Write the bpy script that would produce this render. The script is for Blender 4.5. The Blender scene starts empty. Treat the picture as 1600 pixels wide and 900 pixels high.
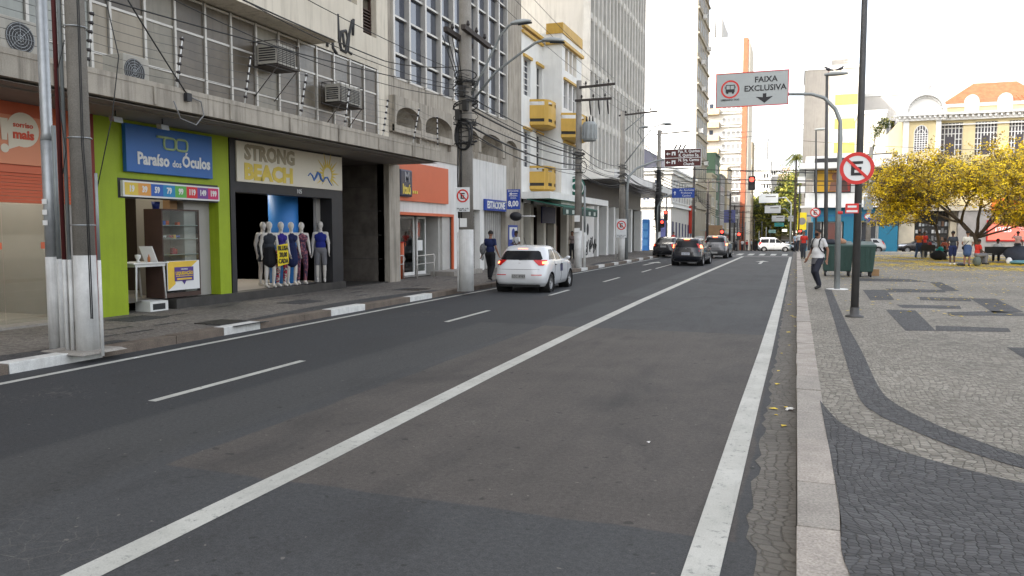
import bpy, bmesh, math, random
from mathutils import Vector, Matrix
R = math.radians
rnd = random.Random(7)
SC = bpy.context.scene
COL = SC.collection
# ---------------------------------------------------------------- camera numbers
FPX = 1200.0; CH = 1.8
PIT = math.atan(87/FPX); YAW = math.atan(445*math.cos(PIT)/FPX)
_cp, _sp, _cy, _sy = math.cos(PIT), math.sin(PIT), math.cos(YAW), math.sin(YAW)
FW = Vector((-_sy*_cp, _cy*_cp, -_sp)); RT = Vector((_cy, _sy, 0)); UP = Vector((-_sy*_sp, _cy*_sp, _cp))
def P(px, py, x=None, y=None, z=None):
    """world point seen at a photo pixel, on the given axis plane (used to survey sizes and places)"""
    d = FW + RT*((px-800)/FPX) + UP*((450-py)/FPX)
    if x is not None: t = x/d[0]
    elif y is not None: t = y/d[1]
    else: t = (z-CH)/d[2]
    return Vector((0, 0, CH)) + d*t
def gz(y):
    """street level: flat to the crossing, then falling away"""
    if y < 74: return 0.0
    return -0.022*(min(y, 230)-74)

# ---------------------------------------------------------------- materials
MATS = {}
def _nt(name):
    m = bpy.data.materials.new(name); m.use_nodes = True
    return m, m.node_tree, m.node_tree.nodes['Principled BSDF']
def N(nt, t, **k):
    n = nt.nodes.new(t)
    for a, b in k.items(): setattr(n, a, b)
    return n
def math_n(nt, op, a, b=None, c=None, clamp=False):
    n = N(nt, 'ShaderNodeMath', operation=op); n.use_clamp = clamp
    for i, v in enumerate((a, b, c)):
        if v is None: continue
        if isinstance(v, (int, float)): n.inputs[i].default_value = v
        else: nt.links.new(v, n.inputs[i])
    return n.outputs[0]
def mixc(nt, f, a, b, mode='MIX'):
    n = N(nt, 'ShaderNodeMix', data_type='RGBA', blend_type=mode)
    for i, v in ((0, f), (6, a), (7, b)):
        if isinstance(v, (int, float)): n.inputs[i].default_value = v
        elif isinstance(v, (tuple, list)): n.inputs[i].default_value = (v[0], v[1], v[2], 1)
        else: nt.links.new(v, n.inputs[i])
    return n.outputs[2]
def coords(nt, obj=False, scale=(1, 1, 1)):
    if obj: src = N(nt, 'ShaderNodeTexCoord').outputs['Object']
    else: src = N(nt, 'ShaderNodeNewGeometry').outputs['Position']
    mp = N(nt, 'ShaderNodeMapping'); mp.inputs['Scale'].default_value = scale
    nt.links.new(src, mp.inputs['Vector']); return mp.outputs[0]
def noise(nt, vec, scale, detail=4, rough=.55, dist=0):
    n = N(nt, 'ShaderNodeTexNoise'); n.inputs['Scale'].default_value = scale
    n.inputs['Detail'].default_value = detail; n.inputs['Roughness'].default_value = rough
    n.inputs['Distortion'].default_value = dist
    nt.links.new(vec, n.inputs['Vector']); return n.outputs['Fac']
def ramp(nt, f, lo, hi, a=0., b=1.):
    n = N(nt, 'ShaderNodeMapRange'); n.clamp = True
    nt.links.new(f, n.inputs[0])
    for i, v in enumerate((lo, hi, a, b)): n.inputs[i+1].default_value = v
    return n.outputs[0]
def bump(nt, bs, h, strength=.3, dist=.01):
    b = N(nt, 'ShaderNodeBump'); b.inputs['Strength'].default_value = strength
    b.inputs['Distance'].default_value = dist
    nt.links.new(h, b.inputs['Height']); nt.links.new(b.outputs[0], bs.inputs['Normal'])
def mat(name, col, rough=.7, metal=0., var=.12, scale=1.5, grain=0., streak=0., bmp=0., spec=.4,
        obj=False, dirt=(.55, .5, .43), emit=0., coat=0.):
    if name in MATS: return MATS[name]
    m, nt, bs = _nt(name)
    bs.inputs['Roughness'].default_value = rough; bs.inputs['Metallic'].default_value = metal
    bs.inputs['Specular IOR Level'].default_value = spec
    if coat: bs.inputs['Coat Weight'].default_value = coat; bs.inputs['Coat Roughness'].default_value = .05
    v = coords(nt, obj)
    out = None; c = col
    if var:
        f = noise(nt, v, scale, 5, .6)
        f = ramp(nt, f, .3, .7)
        out = mixc(nt, f, tuple(x*(1-var) for x in col), tuple(min(1, x*(1+var)) for x in col)); c = out
    if streak:
        vs = coords(nt, obj, (2.2, 2.2, .16))
        s = noise(nt, vs, 2.6, 6, .65)
        s = ramp(nt, s, .47, .72)
        blot = ramp(nt, noise(nt, v, .45, 3), .35, .65, .35, 1)
        s = math_n(nt, 'MULTIPLY', math_n(nt, 'MULTIPLY', s, blot), streak)
        out = mixc(nt, s, c, tuple(x*y*.55 for x, y in zip(col, dirt))); c = out
    if grain:
        g = noise(nt, v, 60, 3, .7); g = ramp(nt, g, .3, .7, 1-grain, 1+grain)
        out = mixc(nt, 1., c, g, 'MULTIPLY'); c = out
    if out is not None: nt.links.new(out, bs.inputs['Base Color'])
    else: bs.inputs['Base Color'].default_value = (*col, 1)
    if bmp: bump(nt, bs, noise(nt, v, 25, 5, .65), bmp, .02)
    if emit:
        bs.inputs['Emission Color'].default_value = (*col, 1); bs.inputs['Emission Strength'].default_value = emit
    MATS[name] = m; return m
def glass(name, col=(.03, .035, .04), rough=.04, spec=.9, wav=.02):
    """dark reflecting window glass"""
    if name in MATS: return MATS[name]
    m, nt, bs = _nt(name)
    bs.inputs['Roughness'].default_value = rough; bs.inputs['Specular IOR Level'].default_value = spec
    v = coords(nt)
    f = noise(nt, v, .35, 2)
    nt.links.new(mixc(nt, ramp(nt, f, .35, .65), tuple(x*.7 for x in col), tuple(x*1.3 for x in col)), bs.inputs['Base Color'])
    bump(nt, bs, noise(nt, v, 1.2, 1), wav, .05)
    MATS[name] = m; return m
def clear_glass(name='clear_glass', tint=(.9, .93, .92)):
    if name in MATS: return MATS[name]
    m = bpy.data.materials.new(name); m.use_nodes = True; nt = m.node_tree; nt.nodes.clear()
    o = N(nt, 'ShaderNodeOutputMaterial'); mx = N(nt, 'ShaderNodeMixShader'); tr = N(nt, 'ShaderNodeBsdfTransparent')
    gl = N(nt, 'ShaderNodeBsdfGlossy'); gl.inputs['Roughness'].default_value = .02; tr.inputs[0].default_value = (*tint, 1)
    fr = N(nt, 'ShaderNodeLayerWeight'); fr.inputs[0].default_value = .5
    fc = math_n(nt, 'MULTIPLY_ADD', math_n(nt, 'POWER', fr.outputs['Facing'], 5), .8, .05)
    nt.links.new(fc, mx.inputs[0]); nt.links.new(tr.outputs[0], mx.inputs[1]); nt.links.new(gl.outputs[0], mx.inputs[2])
    nt.links.new(mx.outputs[0], o.inputs[0]); MATS[name] = m; return m

# ---------------------------------------------------------------- mesh builder
class Fr:
    """a facade frame: u runs along it, z is up, d sticks out of it"""
    def __init__(s, O, U, Nn): s.O = Vector(O); s.U = Vector(U).normalized(); s.N = Vector(Nn).normalized()
    def pt(s, u, z, d=0): return s.O + s.U*u + s.N*d + Vector((0, 0, z))
class MB:
    def __init__(s): s.v = []; s.f = []; s.m = []; s.sm = []
    def face(s, pts, m=0, smooth=False):
        i = len(s.v); s.v += [tuple(p) for p in pts]; s.f.append(tuple(range(i, i+len(pts)))); s.m.append(m); s.sm.append(smooth)
    def grid(s, rows, m=0, smooth=True, closed=False, flip=False):
        i = len(s.v); n = len(rows[0])
        for r in rows: s.v += [tuple(p) for p in r]
        for a in range(len(rows)-1):
            for b in range(n if closed else n-1):
                c = (b+1) % n
                q = (i+a*n+b, i+a*n+c, i+(a+1)*n+c, i+(a+1)*n+b)
                s.f.append(q[::-1] if flip else q); s.m.append(m); s.sm.append(smooth)
    def hexa(s, p, m=0):
        """8 corners: bottom ring then top ring"""
        i = len(s.v); s.v += [tuple(q) for q in p]
        for q in ((3, 2, 1, 0), (4, 5, 6, 7), (0, 1, 5, 4), (1, 2, 6, 5), (2, 3, 7, 6), (3, 0, 4, 7)):
            s.f.append(tuple(i+k for k in q)); s.m.append(m); s.sm.append(False)
    def box(s, x0, x1, y0, y1, z0, z1, m=0):
        s.hexa([(x0, y0, z0), (x1, y0, z0), (x1, y1, z0), (x0, y1, z0), (x0, y0, z1), (x1, y0, z1), (x1, y1, z1), (x0, y1, z1)], m)
    def fbox(s, fr, u0, u1, z0, z1, d0, d1, m=0):
        s.hexa([fr.pt(u0, z0, d0), fr.pt(u1, z0, d0), fr.pt(u1, z0, d1), fr.pt(u0, z0, d1),
                fr.pt(u0, z1, d0), fr.pt(u1, z1, d0), fr.pt(u1, z1, d1), fr.pt(u0, z1, d1)], m)
    def fquad(s, fr, u0, u1, z0, z1, d=0, m=0):
        s.face([fr.pt(u0, z0, d), fr.pt(u1, z0, d), fr.pt(u1, z1, d), fr.pt(u0, z1, d)], m)
    def prism(s, pts, dirv, m=0):
        """closed polygon extruded along dirv"""
        dv = Vector(dirv); a = [Vector(p) for p in pts]; n = len(a); i = len(s.v)
        s.v += [tuple(p) for p in a] + [tuple(p+dv) for p in a]
        s.f.append(tuple(i+k for k in range(n))[::-1]); s.f.append(tuple(i+n+k for k in range(n)))
        s.m += [m, m]; s.sm += [False, False]
        for k in range(n):
            q = (k+1) % n; s.f.append((i+k, i+q, i+n+q, i+n+k)); s.m.append(m); s.sm.append(False)
    def tube(s, pts, r, n=8, m=0, r2=None, cap=True, smooth=True):
        pts = [Vector(p) for p in pts]; k = len(pts)
        rr = r if isinstance(r, (list, tuple)) else [r+((r2 if r2 is not None else r)-r)*i/max(1, k-1) for i in range(k)]
        i0 = len(s.v); ref = None
        for i, p in enumerate(pts):
            t = (pts[min(i+1, k-1)]-pts[max(i-1, 0)])
            t = t.normalized() if t.length > 1e-9 else Vector((0, 0, 1))
            if ref is None: ref = Vector((0, 0, 1)) if abs(t.z) < .9 else Vector((1, 0, 0))
            a = t.cross(ref)
            if a.length < 1e-6: a = t.cross(Vector((0, 1, 0)))
            a.normalize(); b = t.cross(a); ref = a.cross(t)*1
            ref = b*-1 if False else ref
            for j in range(n):
                w = 2*math.pi*j/n; s.v.append(tuple(p+(a*math.cos(w)+b*math.sin(w))*rr[i]))
        for i in range(k-1):
            for j in range(n):
                q = (j+1) % n
                s.f.append((i0+i*n+j, i0+i*n+q, i0+(i+1)*n+q, i0+(i+1)*n+j)); s.m.append(m); s.sm.append(smooth)
        if cap:
            s.f.append(tuple(i0+j for j in range(n))[::-1]); s.f.append(tuple(i0+(k-1)*n+j for j in range(n)))
            s.m += [m, m]; s.sm += [False, False]
    def cyl(s, a, b, r, r2=None, n=16, m=0): s.tube([a, b], r, n, m, r2)
    def ell(s, c, r, m=0, nu=12, nv=8):
        if isinstance(r, (int, float)): r = (r, r, r)
        rows = []
        for i in range(nv+1):
            t = math.pi*i/nv-math.pi/2
            rows.append([(c[0]+r[0]*math.cos(t)*math.cos(2*math.pi*j/nu), c[1]+r[1]*math.cos(t)*math.sin(2*math.pi*j/nu), c[2]+r[2]*math.sin(t)) for j in range(nu)])
        s.grid(rows, m, True, True)
    def lathe(s, prof, c, axis='x', n=24, m=0, ms=None):
        """prof: (radius, along)"""
        rows = []
        for r, t in prof:
            row = []
            for j in range(n):
                w = 2*math.pi*j/n; ca, sa = r*math.cos(w), r*math.sin(w)
                if axis == 'x': row.append((c[0]+t, c[1]+ca, c[2]+sa))
                elif axis == 'y': row.append((c[0]+sa, c[1]+t, c[2]+ca))
                else: row.append((c[0]+ca, c[1]+sa, c[2]+t))
            rows.append(row)
        s.grid(rows, m, True, True)
    def disc(s, c, nrm, r, n=32, m=0, r_in=0, th=0):
        nrm = Vector(nrm).normalized(); ref = Vector((0, 0, 1)) if abs(nrm.z) < .9 else Vector((1, 0, 0))
        a = ref.cross(nrm).normalized(); b = nrm.cross(a); c = Vector(c)
        o = [c+(a*math.cos(2*math.pi*j/n)+b*math.sin(2*math.pi*j/n))*r for j in range(n)]
        if r_in == 0: s.face(o, m)
        else:
            q = [c+(a*math.cos(2*math.pi*j/n)+b*math.sin(2*math.pi*j/n))*r_in for j in range(n)]
            for j in range(n): s.face([o[j], o[(j+1) % n], q[(j+1) % n], q[j]], m)
    def wall(s, fr, u0, u1, z0, z1, holes=(), depth=.15, m=0, mr=None):
        """wall sheet with window openings and their reveals; holes: (u0,u1,z0,z1)"""
        mr = m if mr is None else mr
        us = sorted(set([u0, u1]+[round(min(max(h[k], u0), u1), 4) for h in holes for k in (0, 1)]))
        zs = sorted(set([z0, z1]+[round(min(max(h[k], z0), z1), 4) for h in holes for k in (2, 3)]))
        hs = [tuple(round(q, 4) for q in h) for h in holes]
        for a in range(len(us)-1):
            uc = (us[a]+us[a+1])/2; run = None
            for b in range(len(zs)-1):
                zc = (zs[b]+zs[b+1])/2
                solid = not any(h[0] < uc < h[1] and h[2] < zc < h[3] for h in hs)
                if solid:
                    if run is None: run = zs[b]
                    end = zs[b+1]
                if (not solid or b == len(zs)-2) and run is not None:
                    s.fquad(fr, us[a], us[a+1], run, end, 0, m); run = None
        for h in hs:
            a, b, c, d = h
            s.face([fr.pt(a, c, 0), fr.pt(a, c, -depth), fr.pt(a, d, -depth), fr.pt(a, d, 0)], mr)
            s.face([fr.pt(b, c, -depth), fr.pt(b, c, 0), fr.pt(b, d, 0), fr.pt(b, d, -depth)], mr)
            s.face([fr.pt(a, c, 0), fr.pt(b, c, 0), fr.pt(b, c, -depth), fr.pt(a, c, -depth)], mr)
            s.face([fr.pt(a, d, -depth), fr.pt(b, d, -depth), fr.pt(b, d, 0), fr.pt(a, d, 0)], mr)
    def mesh(s, name, mats, off=(0, 0, 0), merge=False):
        me = bpy.data.meshes.new(name)
        o = Vector(off)
        me.from_pydata([tuple(Vector(p)-o) for p in s.v], [], s.f)
        if not isinstance(mats, (list, tuple)): mats = [mats]
        for q in mats: me.materials.append(q)
        me.polygons.foreach_set('material_index', s.m); me.polygons.foreach_set('use_smooth', s.sm)
        me.update()
        if merge:
            b = bmesh.new(); b.from_mesh(me); bmesh.ops.remove_doubles(b, verts=b.verts, dist=1e-4)
            bmesh.ops.recalc_face_normals(b, faces=b.faces); b.to_mesh(me); b.free()
        return me
    def build(s, name, mats, parent=None, bevel=0, merge=False, auto=False):
        off = worldoff(parent)
        o = bpy.data.objects.new(name, s.mesh(name, mats, off, merge or bool(bevel))); COL.objects.link(o)
        if parent: o.parent = parent
        if bevel:
            md = o.modifiers.new('bevel', 'BEVEL'); md.width = bevel; md.segments = 2; md.limit_method = 'ANGLE'; md.angle_limit = R(40)
        return o
def worldoff(o):
    v = Vector((0, 0, 0))
    while o is not None: v += o.location; o = o.parent
    return v
def tag(o, label=None, cat=None, group=None, kind=None):
    if label: o['label'] = label
    if cat: o['category'] = cat
    if group: o['group'] = group
    if kind: o['kind'] = kind
    return o
def thing(name, label, cat, loc=(0, 0, 0), group=None):
    o = bpy.data.objects.new(name, None); COL.objects.link(o); o.location = loc; o.empty_display_size = .3
    return tag(o, label, cat, group)
def structure(o): o['kind'] = 'structure'; return o
def copy_tree(o, parent=None):
    c = o.copy(); COL.objects.link(c)
    if parent: c.parent = parent
    for ch in [q for q in bpy.data.objects if q.parent == o]: copy_tree(ch, c)
    return c
def part_copies(proto_mesh, name, places, parent, rot=None, child=None, limit=100):
    """parts that repeat on one thing share their mesh; past the limit the rest become one mesh"""
    out = []
    for i, p in enumerate(places[:limit]):
        o = bpy.data.objects.new(name, proto_mesh); COL.objects.link(o); o.parent = parent; o.location = p
        if rot: o.rotation_euler = rot
        out.append(o)
    rest = places[limit:]
    if rest:
        b = bmesh.new()
        for p in rest:
            t = proto_mesh.copy(); M = Matrix.Translation(Vector(p))
            t.transform(M); b.from_mesh(t); bpy.data.meshes.remove(t)
        me = bpy.data.meshes.new(name); b.to_mesh(me); b.free()
        for q in proto_mesh.materials: me.materials.append(q)
        o = bpy.data.objects.new(name, me); COL.objects.link(o); o.parent = parent; o['kind'] = 'stuff'; out.append(o)
    return out
def text(s, size, pos, right, up, material, parent=None, name='lettering', bold=0., align='CENTER', ext=.004, sx=1., label=None, spacing=1.):
    """lettering as a real thin mesh; pos = centre, right / up = directions of the sheet it stands on"""
    cu = bpy.data.curves.new(name, 'FONT'); cu.body = s; cu.size = size; cu.align_x = align; cu.align_y = 'CENTER'
    cu.offset = bold; cu.extrude = ext; cu.resolution_u = 2; cu.space_character = spacing
    to = bpy.data.objects.new('tmp', cu); COL.objects.link(to)
    bpy.context.view_layer.update()
    me = bpy.data.meshes.new_from_object(to.evaluated_get(bpy.context.evaluated_depsgraph_get()))
    bpy.data.objects.remove(to); bpy.data.curves.remove(cu)
    r = Vector(right).normalized(); u = Vector(up).normalized(); n = r.cross(u)
    M = Matrix((( r.x*sx, u.x, n.x, pos[0]), (r.y*sx, u.y, n.y, pos[1]), (r.z*sx, u.z, n.z, pos[2]), (0, 0, 0, 1)))
    me.transform(M); me.materials.clear(); me.materials.append(material)
    me.transform(Matrix.Translation(-worldoff(parent)))
    me.name = name
    o = bpy.data.objects.new(name, me); COL.objects.link(o)
    if parent: o.parent = parent
    return o
def sag(a, b, s, n=14):
    a, b = Vector(a), Vector(b)
    return [a.lerp(b, i/n)-Vector((0, 0, 4*s*(i/n)*(1-i/n))) for i in range(n+1)]
# ================================================================ ground materials
def asphalt_mat():
    m, nt, bs = _nt('asphalt'); v = coords(nt)
    sep = N(nt, 'ShaderNodeSeparateXYZ')
    wob = N(nt, 'ShaderNodeTexNoise'); wob.inputs['Scale'].default_value = 1.3; wob.inputs['Detail'].default_value = 5
    nt.links.new(v, wob.inputs['Vector'])
    off = N(nt, 'ShaderNodeVectorMath', operation='MULTIPLY_ADD')
    nt.links.new(wob.outputs['Color'], off.inputs[0]); off.inputs[1].default_value = (.12, .12, 0)
    add = N(nt, 'ShaderNodeVectorMath', operation='ADD'); nt.links.new(v, add.inputs[0])
    off.inputs[2].default_value = (-.06, -.06, 0); nt.links.new(off.outputs[0], add.inputs[1])
    nt.links.new(add.outputs[0], sep.inputs[0]); X, Y = sep.outputs[0], sep.outputs[1]
    def step(s, e, w=.04, inv=False):
        return ramp(nt, s, e-w, e+w, 1. if inv else 0., 0. if inv else 1.)
    def box(x0, x1, y0, y1, w=.04):
        r = math_n(nt, 'MULTIPLY', step(X, x0, w), step(X, x1, w, True))
        r = math_n(nt, 'MULTIPLY', r, step(Y, y0, w)); return math_n(nt, 'MULTIPLY', r, step(Y, y1, w, True))
    big = ramp(nt, noise(nt, v, .35, 5, .6), .3, .7)
    c = mixc(nt, big, (.052, .054, .057), (.071, .073, .075))
    # newer dark lane on the left
    c = mixc(nt, math_n(nt, 'MULTIPLY', step(X, -4.75, .1, True), .85), c, (.036, .038, .041))
    c = mixc(nt, math_n(nt, 'MULTIPLY', box(-5.9, -4.75, -30, 14.2, .06), .6), c, (.070, .070, .069))
    # old reddish patch between the lane line and the gutter
    pm = box(-4.55, -.3, 4.55, 14.1, .012)
    pc = mixc(nt, ramp(nt, noise(nt, v, .9, 6, .62), .32, .68), (.074, .066, .060), (.104, .092, .083))
    c = mixc(nt, math_n(nt, 'MULTIPLY', pm, .9), c, pc)
    # dark oily wear
    oil = ramp(nt, noise(nt, coords(nt, False, (1.1, .45, 1)), .9, 6, .65, .5), .50, .66)
    c = mixc(nt, math_n(nt, 'MULTIPLY', oil, .5), c, (.034, .034, .035))
    spots = ramp(nt, noise(nt, v, 3.2, 3, .5), .66, .74)
    c = mixc(nt, math_n(nt, 'MULTIPLY', spots, .35), c, (.03, .03, .031))
    crk = N(nt, 'ShaderNodeTexVoronoi', feature='DISTANCE_TO_EDGE'); crk.inputs['Scale'].default_value = 7
    nt.links.new(add.outputs[0], crk.inputs['Vector'])
    cm = math_n(nt, 'MULTIPLY', ramp(nt, crk.outputs['Distance'], .0, .03, 1, 0), ramp(nt, noise(nt, v, .55, 3), .6, .72))
    c = mixc(nt, math_n(nt, 'MULTIPLY', cm, .75), c, (.16, .15, .135))
    g = noise(nt, v, 95, 3, .8)
    c = mixc(nt, 1., c, ramp(nt, g, .3, .7, .62, 1.42), 'MULTIPLY')
    c = mixc(nt, 1., c, ramp(nt, noise(nt, v, 26, 4, .75), .32, .68, .76, 1.26), 'MULTIPLY')
    pk = ramp(nt, noise(nt, v, 9, 2, .4), .70, .73); c = mixc(nt, math_n(nt, 'MULTIPLY', pk, .6), c, (.02, .02, .02))
    pk = ramp(nt, noise(nt, coords(nt, False, (1, 1, 1.3)), 17, 2, .4), .735, .76); c = mixc(nt, math_n(nt, 'MULTIPLY', pk, .6), c, (.22, .2, .18))
    tk = ramp(nt, noise(nt, coords(nt, False, (3.5, .06, 1)), 1.0, 4, .6), .45, .75); c = mixc(nt, math_n(nt, 'MULTIPLY', tk, .22), c, (.035, .035, .036))
    ag = N(nt, 'ShaderNodeTexVoronoi'); ag.inputs['Scale'].default_value = 55; nt.links.new(v, ag.inputs['Vector'])
    c = mixc(nt, ramp(nt, ag.outputs['Distance'], .04, .13, .22, 0), c, (.2, .19, .18))
    nt.links.new(c, bs.inputs['Base Color']); bs.inputs['Roughness'].default_value = .82; bs.inputs['Specular IOR Level'].default_value = .35
    bump(nt, bs, g, .5, .006); MATS['asphalt'] = m; return m
def mosaic_mat(name, ca, cb, joint, scale=17., jw=.07, petal=False, tone=None):
    """small irregular hand-laid stones"""
    m, nt, bs = _nt(name); v = coords(nt)
    wob = N(nt, 'ShaderNodeTexNoise'); wob.inputs['Scale'].default_value = .5; wob.inputs['Detail'].default_value = 2
    nt.links.new(v, wob.inputs['Vector'])
    off = N(nt, 'ShaderNodeVectorMath', operation='MULTIPLY'); nt.links.new(wob.outputs['Color'], off.inputs[0]); off.inputs[1].default_value = (.9, .9, 0)
    add = N(nt, 'ShaderNodeVectorMath', operation='ADD'); nt.links.new(v, add.inputs[0]); nt.links.new(off.outputs[0], add.inputs[1])
    sc = N(nt, 'ShaderNodeMapping'); sc.inputs['Scale'].default_value = (1, 1.35, 0); nt.links.new(add.outputs[0], sc.inputs[0])
    vo = N(nt, 'ShaderNodeTexVoronoi', feature='DISTANCE_TO_EDGE'); vo.inputs['Scale'].default_value = scale; vo.inputs['Randomness'].default_value = .5
    vc = N(nt, 'ShaderNodeTexVoronoi'); vc.inputs['Scale'].default_value = scale; vc.inputs['Randomness'].default_value = .5
    nt.links.new(sc.outputs[0], vo.inputs[0]); nt.links.new(sc.outputs[0], vc.inputs[0])
    sp = N(nt, 'ShaderNodeSeparateColor'); nt.links.new(vc.outputs['Color'], sp.inputs[0])
    c = mixc(nt, sp.outputs[0], ca, cb)
    big = ramp(nt, noise(nt, v, .3, 5, .6), .3, .7, .74, 1.15); c = mixc(nt, 1., c, big, 'MULTIPLY')
    st = ramp(nt, noise(nt, v, 1.1, 5, .65), .58, .72); c = mixc(nt, math_n(nt, 'MULTIPLY', st, .35), c, joint)
    e = ramp(nt, vo.outputs['Distance'], .015, jw, 1, 0)
    c = mixc(nt, math_n(nt, 'MULTIPLY', e, .85), c, joint)
    c = mixc(nt, 1., c, ramp(nt, noise(nt, v, 120, 2), .3, .7, .88, 1.12), 'MULTIPLY')
    nt.links.new(c, bs.inputs['Base Color']); bs.inputs['Roughness'].default_value = .75; bs.inputs['Specular IOR Level'].default_value = .35
    bump(nt, bs, ramp(nt, vo.outputs['Distance'], 0, .12), .7, .012); MATS[name] = m; return m
def paint_mat():
    m, nt, bs = _nt('road_paint'); v = coords(nt)
    c = mixc(nt, ramp(nt, noise(nt, v, 1.6, 5, .65), .3, .7), (.40, .40, .365), (.54, .54, .50))
    w = ramp(nt, noise(nt, v, 12, 8, .82), .555, .63)
    c = mixc(nt, math_n(nt, 'MULTIPLY', w, .7), c, (.12, .13, .125))
    tr = ramp(nt, noise(nt, coords(nt, False, (2.3, .3, 1)), 2.6, 6, .7), .52, .7)
    c = mixc(nt, math_n(nt, 'MULTIPLY', tr, .45), c, (.25, .25, .24))
    c = mixc(nt, 1., c, ramp(nt, noise(nt, v, 110, 2), .3, .7, .9, 1.08), 'MULTIPLY')
    nt.links.new(c, bs.inputs['Base Color']); bs.inputs['Roughness'].default_value = .65; MATS['road_paint'] = m; return m
M_asph = asphalt_mat(); M_paint = paint_mat()
M_light = mosaic_mat('light_mosaic', (.17, .155, .128), (.33, .305, .26), (.085, .077, .064))
M_dark = mosaic_mat('dark_mosaic', (.05, .05, .052), (.095, .095, .098), (.028, .028, .028), 18, .06)
M_side = mosaic_mat('side_mosaic', (.14, .127, .112), (.25, .228, .20), (.07, .063, .055), 15)
M_gutter = mosaic_mat('gutter_stone', (.125, .115, .10), (.165, .152, .132), (.09, .082, .07), 11, .06)
M_soil = mat('far_ground', (.16, .15, .13), .9, var=.2, scale=.1)
M_ka = mat('kerb_granite', (.34, .305, .27), .75, var=.2, scale=3, grain=.35, bmp=.2, streak=.2)
M_kb = mat('kerb_granite_grey', (.29, .265, .235), .75, var=.16, scale=3, grain=.35, bmp=.2)
M_kc = mat('kerb_brown_stone', (.15, .12, .095), .8, var=.25, scale=3, grain=.3, bmp=.2)
M_kw = mat('kerb_white_paint', (.66, .66, .63), .6, var=.12, scale=6, grain=.12, streak=.35)
M_conc = mat('pole_concrete', (.30, .28, .25), .85, var=.14, scale=3, grain=.18, bmp=.15, streak=.45)

YS = [-45, -10, 0, 8, 16, 24, 32, 40, 50, 60, 70, 74, 82, 92, 105, 120, 140, 170, 200, 232, 320, 700, 1500]
def sheet(name, x0, x1, ya, yb, z, m, th=None):
    """a strip that follows the street level"""
    ys = [ya]+[q for q in YS if ya < q < yb]+[yb]; b = MB()
    b.grid([[(x0, q, gz(q)+z), (x1, q, gz(q)+z)] for q in ys], 0, False, False, True)
    if th:
        for x, fl in ((x0, True), (x1, False)):
            b.grid([[(x, q, gz(q)+z-th), (x, q, gz(q)+z)] for q in ys], 0, False, False, fl)
        for q, fl in ((ya, False), (yb, True)):
            f = [(x0, q, gz(q)+z-th), (x1, q, gz(q)+z-th), (x1, q, gz(q)+z), (x0, q, gz(q)+z)]
            b.face(f[::-1] if fl else f)
    return structure(b.build(name, m))
KL = -9.35
# ground sheet to the horizon
b = MB(); b.grid([[(-1500, q, gz(q)-.03), (1500, q, gz(q)-.03)] for q in [-400]+YS], 0, False, False, True)
structure(b.build('ground', M_soil))
b = MB(); b.grid([[(KL, q, gz(q)), (.04, q, gz(q))] for q in [-45, 0, 20, 40, 60, 74, 82, 105, 140, 200, 232]], 0, False, False, True)
structure(b.build('road', M_asph))
b = MB(); b.grid([[(.04, q, gz(q)+.002), (120, q, gz(q)+.002)] for q in [84.0, 90, 96.0]], 0, False, False, True)
b.grid([[(-90, q, gz(q)+.002), (KL, q, gz(q)+.002)] for q in [70.5, 74, 80.]], 0, False, False, True)
structure(b.build('side_street', M_asph))
# gutter of old paving stones with a ragged asphalt edge
b = MB(); rg = random.Random(3); pl = []
yy = -6.
while yy < 74: pl.append((-.24+rg.uniform(-.03, .03)+(.05 if 3.9 < yy < 4.6 else 0), yy)); yy += .18 if yy < 20 else .8
for i in range(len(pl)-1):
    b.face([(pl[i][0], pl[i][1], .004), (.04, pl[i][1], .004), (.04, pl[i+1][1], .004), (pl[i+1][0], pl[i+1][1], .004)])
structure(b.build('gutter', M_gutter))
# pavements
def pave(name, x0, x1, ya, yb, m): return sheet(name, x0, x1, ya, yb, .13, m, .15)
pave('pavement', -60, KL-.24, -45, 70.3, M_side)
pave('pavement', -60, KL-.24, 80.2, 232, M_side)
pave('plaza', .28, 90, -45, 83.8, M_light)
pave('pavement', .28, 90, 96.3, 232, M_light)
# kerbs stone by stone
def kerb(x0, x1, ya, yb, L, pick, name):
    b = MB(); y = ya; k = 0; rk = random.Random(5)
    while y < yb:
        l = min(L*rk.uniform(.8, 1.25), yb-y); dx = rk.uniform(-.006, .006); dz = rk.uniform(-.006, .008); m = pick(y, k, rk)
        z0, z1 = gz(y), gz(y+l)
        b.hexa([(x0+dx, y+.006, z0-.1), (x1, y+.006, z0-.1), (x1, y+l-.006, z1-.1), (x0+dx, y+l-.006, z1-.1),
                (x0+dx, y+.006, z0+.135+dz), (x1, y+.006, z0+.135+dz), (x1, y+l-.006, z1+.135+dz), (x0+dx, y+l-.006, z1+.135+dz)], m)
        y += l; k += 1
    o = b.build(name, [M_ka, M_kb, M_kc, M_kw], None, .008); return structure(o)
kerb(.04, .28, -12, 84, .95, lambda y, k, r: 0 if r.random() < .6 else 1, 'kerb')
WH = [(6.6, 7.9), (10.2, 11.5), (14.2, 15.6), (17.6, 18.7), (21.5, 22.4), (24.5, 25.6), (27.8, 28.9), (31, 32.2), (34, 35.2), (37.5, 38.6), (41, 42.2), (44.5, 45.7), (48, 49.2), (52, 53), (56, 57)]
def kl(y, k, r): return 3 if any(a-.3 <= y <= c-.4 for a, c in WH) else 2
kerb(KL-.24, KL, -20, 70.3, 1.15, kl, 'kerb')
kerb(KL-.24, KL, 80.2, 230, 3, lambda y, k, r: 2, 'kerb')
kerb(.04, .28, 96.3, 230, 3, lambda y, k, r: 1, 'kerb')
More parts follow.
